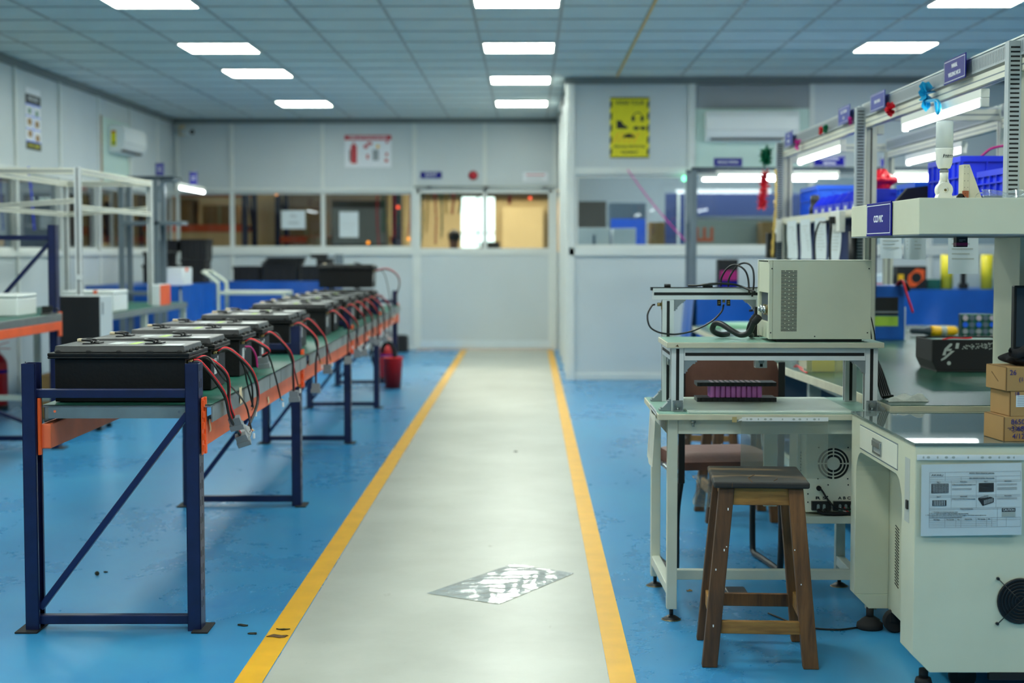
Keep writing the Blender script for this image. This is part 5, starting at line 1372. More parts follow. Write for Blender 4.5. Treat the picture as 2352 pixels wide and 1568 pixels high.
# instruction sheet clipped to the cabinet front
ins = thing('instruction_sheet', 'landscape assembly instruction sheet in a clear sleeve on the cream cabinet front', 'sheet', (1.133, CY0 - .003, .474))
def pf(u, v): return (.004 + u*.289, -.002 - .004*math.sin(PI*v)*(.4+u) - .010*(1 - v)**2*(.4 + .6*u), .001 + v*.208 + .006*u*(1))
MB().sheet(pf, 16, 12, .0005, (0,-1,0)).build('paper', 'paper', ins)
MB().sheet(lambda u, v: tuple(V((-.010 + u*.312, -.0012, .0 + v*.236)) + V((0, min(0, pf(min(max(u,0),1), min(v*1.12,1))[1]*1.0) - .0015, .004*u))), 16, 12, .0002, (0,-1,0)).build('sleeve', 'thin_film', ins)
def on(u, v, off=.0016): p = V(pf(u, v)); return p + V((0, -off, 0))
tbl = MB()
def hl(v, u0=.08, u1=.985, w=.004):
    for k in range(6):
        a, c = u0 + (u1-u0)*k/6, u0 + (u1-u0)*(k+1)/6
        tbl.add([on(a, v), on(c, v), on(c, v + w), on(a, v + w)], [(0,1,2,3)])
def vl(u, v0, v1, w=.0028): tbl.add([on(u, v0), on(u + w, v0), on(u + w, v1), on(u, v1)], [(0,1,2,3)])
for a in ((.885,), (.82,.08,.985), (.79,.08,.55), (.765,), (.745,), (.56,.08,.985), (.54,), (.385,.08,.985), (.365,.08,.80), (.245,), (.215,), (.19,.08,.75), (.165,.08,.75), (.14,.08,.75), (.115,)): hl(*a)
for u, v0, v1 in ((.08,.115,.885), (.985,.115,.885), (.235,.765,.885), (.395,.765,.82), (.74,.385,.82), (.295,.385,.765), (.545,.385,.765), (.235,.115,.245), (.345,.115,.245), (.395,.115,.245), (.545,.115,.245), (.65,.115,.245), (.70,.115,.245), (.755,.115,.385), (.845,.115,.245)): vl(u, v0, v1)
tbl.build('table_lines', 'header_grey', ins)
pcs = MB()
def qd(b, u0, v0, u1, v1, off=.0018): b.add([on(u0,v0,off), on(u1,v0,off), on(u1,v1,off), on(u0,v1,off)], [(0,1,2,3)])
qd(pcs,.10,.60,.27,.73); qd(pcs,.57,.605,.72,.73); qd(pcs,.11,.42,.25,.50); pcs.add([on(.565,.50), on(.61,.41), on(.72,.46), on(.72,.52), on(.66,.555), on(.565,.525)], [(0,1,2,3,4,5)]); qd(pcs,.80,.325,.935,.375)
pcs.build('pictures', 'ink', ins)
dots = MB()
for i in range(10):
    for j in range(6): qd(dots, .113 + i*.0155, .61 + j*.020, .120 + i*.0155, .621 + j*.020, .0022)
for i in range(7): qd(dots, .125 + i*.017, .425, .131 + i*.017, .495, .0022); qd(dots, .625 + i*.013, .43 + i*.006, .629 + i*.013, .49 + i*.005, .0022)
for i in range(6): dots.add([on(.58 + i*.020, .52 + i*.003, .0022), on(.588 + i*.020, .52 + i*.003, .0022), on(.668 + i*.008, .55, .0022), on(.662 + i*.008, .55, .0022)], [(0,1,2,3)])
dots.build('picture_details', 'paper', ins)
cau = MB(); qd(cau, .80,.255,.935,.323, .0017); cau.build('caution_box', 'board_grey', ins)
def tx(s, u, v, size, fw=None, m='ink'): p = on(u, v, .0024); return lettering(s, tuple(p), size, m, ins, '-Y', fitw=fw)
tx('CAUTION', .868, .350, .0095, .033, 'paper'); tx('AKIHU', .158, .850, .007, .034); tx('AKINO TECH PRIVATE LIMITED', .60, .865, .0055, .072); tx('CELL HOLDER ASSEMBLY PROCEDURE', .60, .797, .005, .072)
for s, u, v in (('Step 1',.17,.752),('Instructions',.42,.752),('Step 2',.64,.752),('Instructions',.86,.752),('Step 3',.17,.548),('Instructions',.42,.548),('Step 4',.64,.548),('Instructions',.86,.548),('Things To Remember',.45,.373),('Part Name',.155,.229),('Part Number',.29,.229),('Qty',.37,.229),('Material No.',.47,.229),('Part Number',.60,.229),('Qty',.675,.229)): tx(s, u, v, .0042)
for s, u, v in (('1. Working area should be neat and clean', .235,.335), ('2. Do not wear any metallic rings and bangles during assembly', .275,.312), ('3. Wear all the PPE tools before starting the work like goggles, wrist band, apron, gloves etc', .345,.288), ('4. Make sure that all Tools are properly insulated', .245,.265), ('1) Clean your work place before starting the work', .42,.715), ('3) Arranging the cells in cell holder according to the battery pack as shown in figure', .42,.515)): tx(s, u, v, .0036, min(.003*len(s)*.62, .068 if u > .4 else .2))
gl = MB()
for v in (.700,.655,.640): qd(gl, .305, v, .50, v + .006)
for v in (.71,.695,.66,.645,.632,.515,.50): qd(gl, .752, v, .95, v + .006)
gl.build('fine_print', 'header_grey', ins)
hole_strip(ins, -.009, .222, .305, .238, -.001)

# brown cartons stacked on the glass, black glove on top
def carton(label, x, y, z, w, d, h, rz, marks, sticker=False):
    t = thing('carton', label, 'carton', (x, y, z), rz, 'brown cartons on the machine')
    MB().box(0, 0, 0, w, d, h).build('carton_body', 'cardboard', t, bevel=.0015)
    fl = MB(); fl.box(-.0012, .004, .002, -.0002, d - .003, h - .0025); fl.build('end_flap', 'cardboard', t)
    e = MB(); e.box(-.0003, -.0004, .001, .0018, .0006, h - .001); e.box(-.0004, .002, h - .0006, .0012, d - .002, h + .0004); e.build('flap_gap', 'cardboard_dark', t)
    for s, px_, pz, sz in marks: lettering(s, (px_, -.0008, pz), sz, 'ink_blue', t, '-Y', name='handwriting')
    if sticker:
        k = MB(); k.m(0).box(.018, -.0008, .028, .09, -.0001, .062); k.m(1)
        for q in range(6): k.box(.021, -.0012, .032 + q*.005, .088, -.0008, .0345 + q*.005)
        k.build('printed_label', ['paper', 'header_grey'], t)
    return t
ctn = carton('lowest of the three brown cartons on the glass, crossed-out numbers on its front', 1.384, 4.545, .7457, .22, .150, .0725, .10, (('8650-1', .050, .057, .021), ('-3-685-', .046, .037, .021), ('4/12/2', .052, .015, .021)))
k = MB(); k.bar((.026,-.001,.052), (.062,-.001,.024), .0012, .0008); k.bar((.026,-.001,.026), (.066,-.001,.050), .0012, .0008); k.bar((.010,-.001,.040), (.07,-.001,.041), .001, .0008); k.build('crossing_out', 'ink_blue', ctn)
carton('middle of the three brown cartons, white printed label on its front', 1.401, 4.548, .8187, .21, .145, .0735, .10, (('18', .020, .066, .015),), True)
ctn = carton('topmost of the three brown cartons, under the black glove', 1.388, 4.545, .8927, .22, .150, .0700, .10, (('26', .020, .054, .021), ('(18-8', .056, .034, .017)))
MB().bar((-.0016,.055,.025), (-.0016,.105,.050), .001, .002).build('slit', 'cardboard_dark', ctn)
def gl_(u, v):
    a = 2*PI*u
    r = .050*(1 + .22*math.sin(3*a + 2*v) + .12*math.sin(7*a + 5*v))*math.sin(PI*(.08 + .9*v))**.6
    return (1.47 + 1.25*r*math.cos(a) - .012*math.sin(4*v), 4.62 + .85*r*math.sin(a), .9640 + .045*v + .010*math.sin(5*a)*v)
k = MB(); k.grid(gl_, 30, 14)
def cuff(u, v):
    a = 2*PI*u; r = .016*(1 + .1*math.sin(5*a))
    return (1.405 + .085*v, 4.57 + r*math.cos(a)*(1 + v) - .0, 1.005 + r*math.sin(a)*(.8 + .3*v) - .006*math.sin(8*v))
k.grid(cuff, 16, 10)
tag(k.build('glove', 'glove_black'), 'crumpled black knitted glove lying on the topmost brown carton', 'glove')

# ---------------------------------------------------------------- long green-topped bench with its overhead gantry
lb = thing('assembly_bench', 'long assembly bench with worn glossy green top running away on the right', 'bench', (0,0,0))
def arcp(cx_, cy_, r, a0, a1, n=6): return [(cx_ + r*math.cos(a0 + (a1-a0)*k/n), cy_ + r*math.sin(a0 + (a1-a0)*k/n)) for k in range(n + 1)]
outl = [(3.10,5.47),(3.10,11.42)] + arcp(1.36, 11.24, .18, PI/2, PI) + [(1.182,9.0),(1.198,7.2),(1.262,6.10),(1.266,5.47)]
o = MB().prism(outl, 'Z', .722, .7575).build('bench_top', 'cream_worn', lb, bevel=.002)
ins_ = [(3.095,5.474),(3.095,11.415)] + arcp(1.36, 11.24, .176, PI/2, PI) + [(1.186,9.0),(1.202,7.2),(1.266,6.10),(1.270,5.474)]
MB().prism(ins_, 'Z', .7576, .760).build('green_mat', 'bench_green', o)
for x, y in ((1.42,5.60),(1.42,7.9),(1.42,11.0),(2.95,5.6),(2.95,7.9),(2.95,11.0)): MB().box(x, y, 0, x + .06, y + .06, .7215).build('leg', 'steel_cream', lb, bevel=.002)
MB().box(1.50, 7.0, .05, 2.90, 7.5, .70).build('under_cabinet', 'far_blue_grey', lb, bevel=.004)
MB().box(1.50, 10.4, .05, 2.90, 10.9, .70).build('under_cabinet', 'far_blue_grey', lb, bevel=.004)
for z in (.10, .62): MB().box(1.44, 5.67, z, 1.47, 10.99, z + .05).build('side_rail', 'steel_cream', lb)

GX, GR = 1.75, 2.46
ga = thing('overhead_gantry', 'tall pale profile gantry with grey cable ducts and tube lights over the long bench', 'frame', (0, 0, .7603))
GY = (5.62, 8.17, 10.75)
ZT = 2.005 - .7603
def slotduct(b, p, q, w, h, nrm, pitch=.016):
    """grey slotted cable duct from p to q; dark slots on the face along nrm"""
    p, q, nrm = V(p), V(q), V(nrm).normalized(); d = (q - p).normalized()
    b.m(0).bar(p, q, w, h, up=nrm if abs(d.dot(nrm)) < .5 else V((0,0,1)))
    b.m(1); L = (q - p).length; n = int(L/pitch); a = d.cross(nrm).normalized()
    for k in range(n):
        c = p + d*(k + .5)*pitch + nrm*(h/2)
        b.add([c - a*w*.36 - d*pitch*.2 + nrm*.0008, c + a*w*.36 - d*pitch*.2 + nrm*.0008, c + a*w*.36 + d*pitch*.2 + nrm*.0008, c - a*w*.36 + d*pitch*.2 + nrm*.0008], [(0,1,2,3)])
    return b
for y in GY:
    for x in (GX + .02, GR): profile(MB(), (x, y, 0), (x, y, ZT - .032), .058, .15).build('post', ['profile_cream', 'slot_black'], ga)
    profile(MB(), (GX + .05, y, ZT - .005), (GR - .03, y, ZT - .005), .055, .12).build('cross_beam', ['profile_cream', 'grey_frame'], ga)
    MB().box(GX + .05, y - .03, ZT - .105, GX + .085, y + .03, ZT - .034).build('joint_plate', 'profile_cream', ga, bevel=.003)
    slotduct(MB(), (GX - .045, y - .05, .03 if y > 6 else .62), (GX - .045, y - .05, ZT + .03), .045, .045, (0,-1,0)).build('cable_duct', ['duct_grey', 'slot_black'], ga)
for x in (GX, GR):
    for a, c in ((5.02, 8.14), (8.20, 10.72)):
        profile(MB(), (x, a, ZT - .052), (x, c, ZT - .052), .042, .12).build('long_rail', ['profile_cream', 'grey_frame'], ga)
        slotduct(MB(), (x - .004, a, ZT + .010), (x - .004, c, ZT + .010), .060, .045, (-1,0,0), .02).build('cable_duct', ['duct_grey', 'grey_frame'], ga)
        MB().box(x - .032, a, ZT + .0405, x + .026, c, ZT + .046).build('duct_lid', 'white_frame', ga)
shf = MB().box(GX - .03, 6.2, 1.497 - .7603, GX + .52, 10.72, 1.517 - .7603).build('shelf', 'dark_frame', ga)
MB().box(GX - .035, 6.2, 1.478 - .7603, GX - .0305, 10.72, 1.522 - .7603).build('shelf_edge', 'profile_cream', ga)
MB().box(GX + .06, 8.25, 1.05 - .7603, GX + .08, 10.6, 1.48 - .7603).build('back_panel', 'navy_board', ga)
for x, y, L, s in ((GX - .008, 6.03, 1.285, 'bright tube light under the long rail, nearest of the gantry lights'), (GX - .008, 8.73, 1.39, 'tube light under the far half of the left gantry rail'), (GR - .008, 8.88, 1.31, 'tube light under the right gantry rail, seen behind the tower lamp')):
    tube_light(s, (x, y, 1.868), L, 'Y', 'tube lights on the gantry')
SX = GX - .052
blue_sign('blue sign reading MANUAL WELDING on the gantry, nearest and clearest', (SX, 6.305, 2.022), .315, .092*1.05, ['MANUAL', 'WELDING M/C-B'], '-X', .022)
blue_sign('pale blue gantry sign between the red and pink bows, second from the front', (SX, 7.685, 2.026), .31, .085, ['BMS FIXING'], '-X', .020, 'sign_blue_pale')
blue_sign('blue two-line gantry sign, third from the front', (SX, 8.50, 2.030), .31, .092, ['CELL TESTING', 'M/C'], '-X', .022, 'sign_blue_pale')
blue_sign('blue gantry sign at the far end above the green garland', (SX, 10.29, 2.030), .285, .092, ['SPOT', 'WELDING'], '-X', .022, 'sign_blue_pale')
def bow(label, m, c, s, seed, cat='bow', extra=None):
    q = random.Random(seed); b = MB()
    for k in range(26):
        a, e = q.uniform(0, 2*PI), q.uniform(-1, 1); d = V((.6*math.cos(a)*math.sqrt(1-e*e), math.sin(a)*math.sqrt(1-e*e), e)); w = V((q.uniform(-1,1), q.uniform(-1,1), q.uniform(-1,1))).cross(d).normalized()
        p = d*s*q.uniform(.5, 1); t_ = w*s*.28
        b.add([tuple(-t_*.3), tuple(t_*.3), tuple(p*.7 + t_), tuple(p), tuple(p*.7 - t_)], [(0,1,2,3,4)])
    if extra: extra(b)
    o = b.build('hanging_bow', m, None, loc=c); return tag(o, label, cat, 'paper bows on the gantry')
bow('crumpled cyan ribbon bow taped to the rail by the nearest gantry sign', 'cyan_bow', (SX - .01, 6.72, 1.965), .078, 1, extra=lambda b: b.tube(catmull([(0,.02,-.03), (.0,-.19,-.045), (.0,-.235,-.082), (.0,-.20,-.10), (.0,-.175,-.07), (.0,-.16,-.04)], 5), .007, 6))
bow('red paper bow on the gantry beside the pale blue sign', 'red_tinsel', (SX, 7.42, 1.962), .048, 2)
bow('magenta bow at the corner of the third gantry sign', 'pink_bow', (SX, 8.33, 1.985), .030, 3)
bow('red half of the two-colour bow on the far gantry rail', 'red_tinsel', (SX, 9.16, 2.0), .038, 4)
bow('green half of the two-colour bow on the far gantry rail', 'green_tinsel', (SX, 9.02, 1.995), .036, 5)
bow('pink bow below the farthest gantry sign', 'pink_bow', (SX, 9.95, 1.972), .045, 6)
def garland(label, m, pts, r, seed, n=150):
    q = random.Random(seed); c = catmull(pts, 12); b = MB(); b.tube(c, r*.25, 5)
    for k in range(n):
        p = V(q.choice(c)); d = V((q.uniform(-1,1), q.uniform(-1,1), q.uniform(-1,1))).normalized(); w = d.orthogonal().normalized()*r*.16
        b.add([tuple(p - w), tuple(p + w), tuple(p + d*r*q.uniform(.6,1.1))], [(0,1,2)])
    o = b.build('hanging_garland', m); return tag(o, label, 'garland')
garland('fluffy green tinsel at the top of the far gantry post', 'green_tinsel', [(GX - .145,10.63,1.98), (GX - .15,10.63,1.93), (GX - .145,10.63,1.905)], .06, 1, 240)
garland('fluffy red tinsel hanging below the green one on the far gantry post', 'red_tinsel', [(GX - .15,10.66,1.82), (GX - .155,10.66,1.74), (GX - .16,10.66,1.66), (GX - .17,10.66,1.60)], .056, 2, 320)
garland('thin gold tinsel strand running down the far gantry post', 'gold_tinsel', [(GX - .11,10.44,1.84), (GX - .11,10.43,1.6), (GX - .12,10.43,1.45), (GX - .13,10.43,1.26)], .028, 3, 160)

# things on the gantry shelf
ZS = 1.5173
def blue_crate(label, x, y, w, d, h, rz=0.0, z=ZS, m='crate_blue', group='big blue crates'):
    t = thing('crate', label, 'crate', (x, y, z), rz, group); tk = .006
    b = MB(); b.box(0,0,0,w,d,tk); b.box(0,0,tk,w,tk,h); b.box(0,d-tk,tk,w,d,h); b.box(0,tk,tk,tk,d-tk,h); b.box(w-tk,tk,tk,w,d-tk,h); b.build('body', m, t)
    r_ = MB(); e = .010
    for z0, z1 in ((h - .026, h - .001), (h*.52, h*.52 + .006)): r_.box(-e,-e,z0,w+e,0,z1); r_.box(-e,d,z0,w+e,d+e,z1); r_.box(-e,0,z0,0,d,z1); r_.box(w,0,z0,w+e,d,z1)
    n = max(3, int(w/.09))
    for k in range(n + 1): x_ = k*w/n; r_.box(x_-.003,-e,.004,x_+.003,0,h-.026)
    n = max(3, int(d/.09))
    for k in range(n + 1): y_ = k*d/n; r_.box(-e,y_-.003,.004,0,y_+.003,h-.026)
    r_.build('rim', m, t); return t
blue_crate('big blue crate at the far end of the gantry shelf, behind the small bins', 1.845, 10.02, .38, .60, .20, 0, ZS, 'crate_blue_light')
blue_crate('blue crate behind the middle gantry post, red pouch on top', 1.93, 8.95, .30, .55, .135)
blue_crate('flat blue crate next to the tower lamp on the shelf', 1.90, 7.72, .32, .36, .12, 0, ZS, 'crate_blue_light')
blue_crate('largest blue crate on the shelf behind the tower lamp and bracket', 1.93, 7.02, .33, .55, .205)
blue_crate('open blue crate in front on the shelf, red lead hanging over its rim', 1.96, 6.30, .30, .55, .125)
def bin_(label, y, m='crate_blue'):
    t = thing('parts_bin', label, 'bin', (1.735, y, ZS), 0, 'small blue parts bins on the gantry shelf')
    w, d, h = .17, .19, .11
    b = MB(); b.box(0,0,0,w,d,.003); b.prism([(0,.003),(w,.003),(w,h),(.05,h),(0,h*.45)], 'Y', 0, .003); b.prism([(0,.003),(w,.003),(w,h),(.05,h),(0,h*.45)], 'Y', d - .003, d); b.box(w-.003,.003,.003,w,d-.003,h); b.box(0,.003,.003,.003,d-.003,h*.45)
    b.build('body', m, t); MB().box(-.0012,.06,.010,-.0001,.12,.030).build('label_card', 'white_label', t); return t
bn = None
for i, y in enumerate((8.30, 8.52, 8.74, 8.96, 9.18, 9.40)):
    lab = 'small blue parts bin on the gantry shelf, ' + ('first from the middle post', 'second from the middle post', 'third from the middle post', 'fourth from the middle post', 'fifth from the middle post', 'sixth and last, beside the black spool')[i]
    bn = bin_(lab, y) if bn is None else dup(bn, lab, (1.735, y, ZS))
tag(MB().lathe([(.035,0),(.035,.05),(.026,.06),(.03,.09),(.026,.125),(.0001,.13)], (1.775, 9.75, ZS), 16).lathe([(.037,.0005),(.037,.012),(.036,.0125)], (1.775, 9.75, ZS), 16).build('spool', 'black_plastic'), 'black spool standing on the shelf between the bins and the far post', 'spool')
def cloth(name, label, cat, m, c, s, seed, flat=.5):
    q = random.Random(seed); ph = [q.uniform(0, 6) for _ in range(6)]
    def fn(u, v):
        a = 2*PI*u; pv = PI*v; r = s*(1 + .22*math.sin(3*a + ph[0]) * math.sin(pv) + .16*math.sin(5*pv + ph[1]) + .1*math.sin(7*a + 4*pv + ph[2]))
        return (c[0] + r*math.sin(pv)*math.cos(a), c[1] + r*math.sin(pv)*math.sin(a), max(c[2], c[2] + s*flat + r*flat*math.cos(pv)))
    b = MB(); b.grid(fn, 28, 16); return tag(b.build(name, m), label, cat)
cloth('pouch', 'crumpled red pouch on the blue crate behind the middle gantry post', 'pouch', 'red_tinsel', (2.06, 9.2, 1.6525), .07, 4, .8)
cloth('cap', 'bright red plastic cap on the open blue crate', 'cap', 'red_bucket', (2.13, 6.62, 1.6425), .05, 5, .5)
bb = thing('battery_cover', 'black cover with cut corners and white script on the gantry shelf', 'cover', (1.80, 7.665, ZS))
MB().prism([(-.02,0),(.30,0),(.33,.10),(.26,.112),(.03,.085),(-.02,.03)], 'Y', -.06, -.02).build('shell', 'black_plastic', bb, bevel=.003)
lettering('Ryvia', (.185, -.0612, .078), .03, 'white_label', bb, '-Y', fitw=.07)
MB().tube(catmull([(2.2,6.4,1.655), (2.12,6.36,1.68), (2.02,6.33,1.668), (1.958,6.335,1.668), (1.930,6.34,1.63)], 6), .004, 6).build('wire_lead', 'red_cable')
tag(bpy.data.objects['wire_lead'], 'red wire lying over the rim of the open blue crate', 'wire')
MB().tube(catmull([(2.05,7.15,1.727), (2.10,7.12,1.765), (2.22,7.12,1.775), (2.26,7.13,1.73)], 6), .006, 6).build('wire_lead', 'pink_cable')
tag(bpy.data.objects['wire_lead.001'], 'pink wire arching out of the largest blue crate', 'wire')
def sheet_hang(label, x, y, w, h, ztop, seed, face='-X', m='paper', group='papers hanging below the shelf'):
    q = random.Random(seed); a, p = q.uniform(.006, .014), q.uniform(0, 6)
    o = thing('hanging_paper_sheet', label, 'paper', (x, y, ztop - h), 0, group)
    if face == '-X': fn = lambda u, v: (-a*math.sin(3.2*v + p)*(1-v) - .006*(1 - v)*math.sin(5*u + p), u*w, v*h)
    else: fn = lambda u, v: (u*w, -a*math.sin(3.2*v + p)*(1-v) - .006*(1 - v)*math.sin(5*u + p), v*h)
    MB().sheet(fn, 10, 12, .0005, (-1,0,0) if face == '-X' else (0,-1,0)).build('sheet', m, o)
    b = MB(); nn = V((-.0012,0,0)) if face == '-X' else V((0,-.0012,0))
    for k in range(9):
        v = .82 - k*.075; u0, u1 = .12, q.uniform(.55, .88)
        if face == '-X': u0, u1 = 1 - u1, 1 - u0
        b.add([tuple(V(fn(u0, v)) + nn), tuple(V(fn(u1, v)) + nn), tuple(V(fn(u1, v + .018)) + nn), tuple(V(fn(u0, v + .018)) + nn)], [(0,1,2,3)])
    b.build('printed_lines', 'board_grey', o); return o
for i, (y, w) in enumerate(((8.62,.30),(9.06,.34),(9.56,.34),(10.05,.36))):
    sheet_hang('white sheet hanging from the gantry shelf edge, ' + ('first', 'second', 'third', 'fourth')[i] + ' beyond the middle post', GX - .037, y, w, .245, 1.495, 10 + i)
for i, (x, y, w, h, zt_) in enumerate(((1.565,7.0,.095,.21,1.476),(1.675,7.02,.10,.215,1.476),(1.72,6.45,.125,.27,1.476),(1.80,5.9,.085,.262,1.476))):
    sheet_hang(('hanging white sheet left of the camera head under the machine arm, nearer the middle post', 'curled white sheet with a folded edge left of the black camera head', 'wide white sheet right behind the black camera head', 'dense printed sheet next to the cream machine column')[i], x, y, w, h, zt_, 30 + i, '-Y')
so = thing('socket_box', 'white socket box with black plug and dangling leads on the middle gantry post', 'socket box', (GX - .10, 8.36, 1.40))
MB().box(0, 0, 0, .035, .24, .115).build('box', 'white_plastic', so, bevel=.004)
MB().box(-.03, .09, .045, -.0005, .13, .085).build('plug', 'black_plastic', so, bevel=.003)
MB().tube(catmull([(-.03,.11,.06), (-.05,.16,.055), (-.05,.30,.05), (-.05,.42,-.04), (-.045,.42,-.17), (-.04,.36,-.28)], 6), .006, 8).build('lead', 'black_cable', so)
MB().tube(catmull([(-.02,.10,.045), (-.025,.11,-.08), (-.022,.10,-.22), (-.02,.10,-.30)], 6), .007, 8).build('lead', 'black_cable', so)
so = thing('socket_box', 'white socket box with black adapter on the far gantry post below the tinsel', 'socket box', (GX - .09, 10.50, 1.36))
MB().box(0, 0, 0, .035, .13, .15).build('box', 'white_plastic', so, bevel=.004)
MB().box(-.06, .02, -.11, -.001, .10, .06).build('adapter', 'black_plastic', so, bevel=.005)
sc_ = tag(MB().cyl((GX - .085, 8.06, 1.14), (GX - .085, 8.06, 1.40), .022, n=14).box(GX - .10, 8.05, 1.20, GX - .07, 8.07, 1.215).build('hand_tool', 'black_plastic'), 'black cylindrical screwdriver hanging at the middle gantry post', 'tool')

# things on the green bench
ZBN = .7603
gv = MB()
def gvf(u, v): 
    x, y = u*.145, v*.075; e = min(1, 8*u*(1-u))*min(1, 8*v*(1-v))
    return (1.285 + x + .01*math.sin(3*v), 5.585 + y + .012*math.sin(2.5*u), ZBN + .0008 + e*(.010 + .009*math.sin(9*u + 1)*math.sin(7*v) + .012*u))
gv.sheet(gvf, 26, 16, .0006); tag(gv.build('glove', 'glove_white'), 'crumpled white cotton glove lying on the near corner of the green bench', 'glove')
wb_ = MB()
for k in range(5): wb_.tube(catmull([(1.255 + .006*k,5.93 + .01*k,1.02), (1.262 + .007*k,5.90,.97), (1.272 + .012*k,5.80,.86), (1.285 + .014*k,5.70 + .01*k,.770), (1.30 + .016*k,5.66 + .01*k,.7655 + .0)], 6), .0055, 6)
wb_ = MB()
for k in range(5): wb_.tube(catmull([(1.258 + .002*k,5.84 + .012*k,.985), (1.268 + .004*k,5.80 + .01*k,.93), (1.280 + .008*k,5.76 + .01*k,.85), (1.292 + .010*k,5.72 + .012*k,.775), (1.296 + .011*k,5.70 + .012*k,.7665)], 6), .0055, 6)
tag(wb_.build('cable_bundle', 'black_cable'), 'bundle of black cables hanging behind the right end of the riser shelf', 'cable')
ax = thing('acrylic_box', 'open clear acrylic box with yellow insert on the green bench by the riser', 'box', (1.238, 6.96, ZBN))
W, D, H = .165, .20, .115
MB().box(0,0,0,W,D,.003).box(0,0,.003,W,.003,H).box(0,D-.003,.003,W,D,H).box(0,.003,.003,.003,D-.003,H).box(W-.003,.003,.003,W,D-.003,H).build('walls', 'acrylic_box', ax)
MB().box(.035, .05, .0032, W - .03, .056, H - .01).build('insert', 'yellow_roll', ax)
wi = MB()
for k in range(4): wi.tube(catmull([(1.200,7.08,.775), (1.205 + .008*k,7.02,.79 - .004*k), (1.215,6.97 - .02*k,.770), (1.232 - .004*k,6.90 - .01*k,.765)], 5), .0016, 5)
tag(wi.build('wire_bunch', 'red_cable'), 'loose red and white wires on the bench edge left of the acrylic box', 'wire')
bc = thing('battery_case', 'open black battery case with white graphics on the middle of the green bench', 'case', (1.80, 6.98, ZBN))
W, D, H = .36, .30, .145
b = MB(); b.box(.02,0,.0,W,D,.008); b.prism([(.02,.008),(W,.008),(W,H),(0,H),(0,.05)], 'Y', 0, .008); b.prism([(.02,.008),(W,.008),(W,H),(0,H),(0,.05)], 'Y', D-.008, D); b.box(W-.008,.008,.008,W,D-.008,H); b.prism([(.02,.008),(.026,.008),(.008,.05),(.008,H),(0,H),(0,.05)], 'Y', .008, D-.008); b.build('shell', 'crate_black', bc, bevel=.003)
MB().box(.02, .02, .10, W - .02, D - .02, .138).build('circuit_cover', 'green_mat', bc)
g = MB()
def gp(pts): g.prism(pts, 'Y', -.0012, -.0002)
gp([(.045,.075),(.055,.105),(.078,.128),(.088,.128),(.088,.120),(.070,.104),(.088,.104),(.082,.094),(.062,.094),(.060,.075)]); gp([(.102,.105),(.116,.105),(.120,.130),(.106,.130)]); gp([(.040,.050),(.058,.058),(.10,.095),(.085,.095),(.055,.068),(.040,.058)]); g.prism(disc(.075,.04,.009,.009,12), 'Y', -.0012, -.0002)
for k in range(60):
    q = random.Random(k); u = q.random(); gx = .13 + u*.19; gz = .100 + q.random()*.040*(.4 + .6*u); g.prism([(gx,gz),(gx+.005,gz+.001),(gx+.006,gz+.005),(gx+.001,gz+.004)], 'Y', -.0012, -.0002)
g.build('white_graphics', 'board_grey', bc)
rw_ = MB(); rw_.tube(catmull([(.06,.06,.142), (.10,.05,.150), (.16,.07,.147), (.19,.05,.15)], 5), .004, 6); rw_.build('red_wires', 'red_cable', bc)
mess = thing('wire_harness', 'tangle of dark wires and black plugs on the bench left of the black case', 'cable', (1.48, 7.66, ZBN))
q = random.Random(9); b = MB()
for k in range(14):
    p0 = (q.uniform(-.12,.12), q.uniform(-.22,.2)); b.tube(catmull([(p0[0] + q.uniform(-.1,.1), p0[1] + q.uniform(-.12,.12), .008 + q.uniform(0,.035)) for _ in range(5)], 5), q.uniform(.004,.009), 6)
b.build('wires', 'black_cable', mess); b = MB()
for k in range(5): b.cbox((q.uniform(-.1,.1), q.uniform(-.2,.2), .02), (.05,.06,.036), Matrix.Rotation(q.uniform(0,3), 3, 'Z'))
b.build('plugs', 'dark_frame', mess)
MB().cyl((.13,-.2,.012), (.18,-.23,.012), .012).build('white_plug', 'white_plastic', mess); MB().tube(catmull([(-.15,.1,.01), (-.05,.0,.03), (.02,-.1,.01)], 5), .005, 6).build('red_wire', 'red_cable', mess)
pd_ = tag(MB().prism([(1.37,11.28),(1.26,11.05),(1.50,10.7),(1.72,10.75),(1.75,11.3)], 'Z', ZBN, ZBN + .03).build('foam_pad', 'green_clear', bevel=.004), 'pale green pad lying on the far rounded end of the green bench', 'pad')
tag(MB().box(1.30, 10.35, ZBN, 1.62, 10.62, ZBN + .006).build('paper_sheets', 'paper'), 'white papers on the far end of the green bench before the green pad', 'paper')
bd = thing('battery_tester', 'blue battery tester with black front and green strip on the green bench', 'tester', (2.08, 9.5, ZBN))
MB().box(0,0,0,.20,.34,.33).build('housing', 'tarp_blue', bd, bevel=.004); MB().box(.005,-.003,.15,.16,.0,.26).build('front_panel', 'black_plastic', bd, bevel=.001); MB().box(.005,-.003,.085,.16,.0,.145).build('green_label', 'lid_green', bd); MB().box(.005,-.0045,.165,.16,-.003,.175).build('panel_line', 'grey_plastic', bd)
MB().box(.2005,.02,.0,.212,.30,.20).build('side_plate', 'wall_panel', bd); MB().tube(catmull([(.15,.02,.33), (.17,-.05,.36), (.19,-.10,.27), (.22,-.12,.17)], 6), .008, 6).build('lead', 'red_cable', bd)
MB().tube(catmull([(.16,.04,.33), (.19,-.03,.35), (.22,-.02,.30)], 6), .012, 6).build('lead', 'black_cable', bd)
dg = thing('die_grinder', 'yellow and grey die grinder lying on the far part of the green bench', 'power tool', (2.40, 9.85, ZBN + .036), 0)
MB().lathe([(.010,0),(.018,.005),(.020,.085),(.030,.105),(.034,.125)], (0,0,0), 18, 'X').build('nose', 'dark_frame', dg)
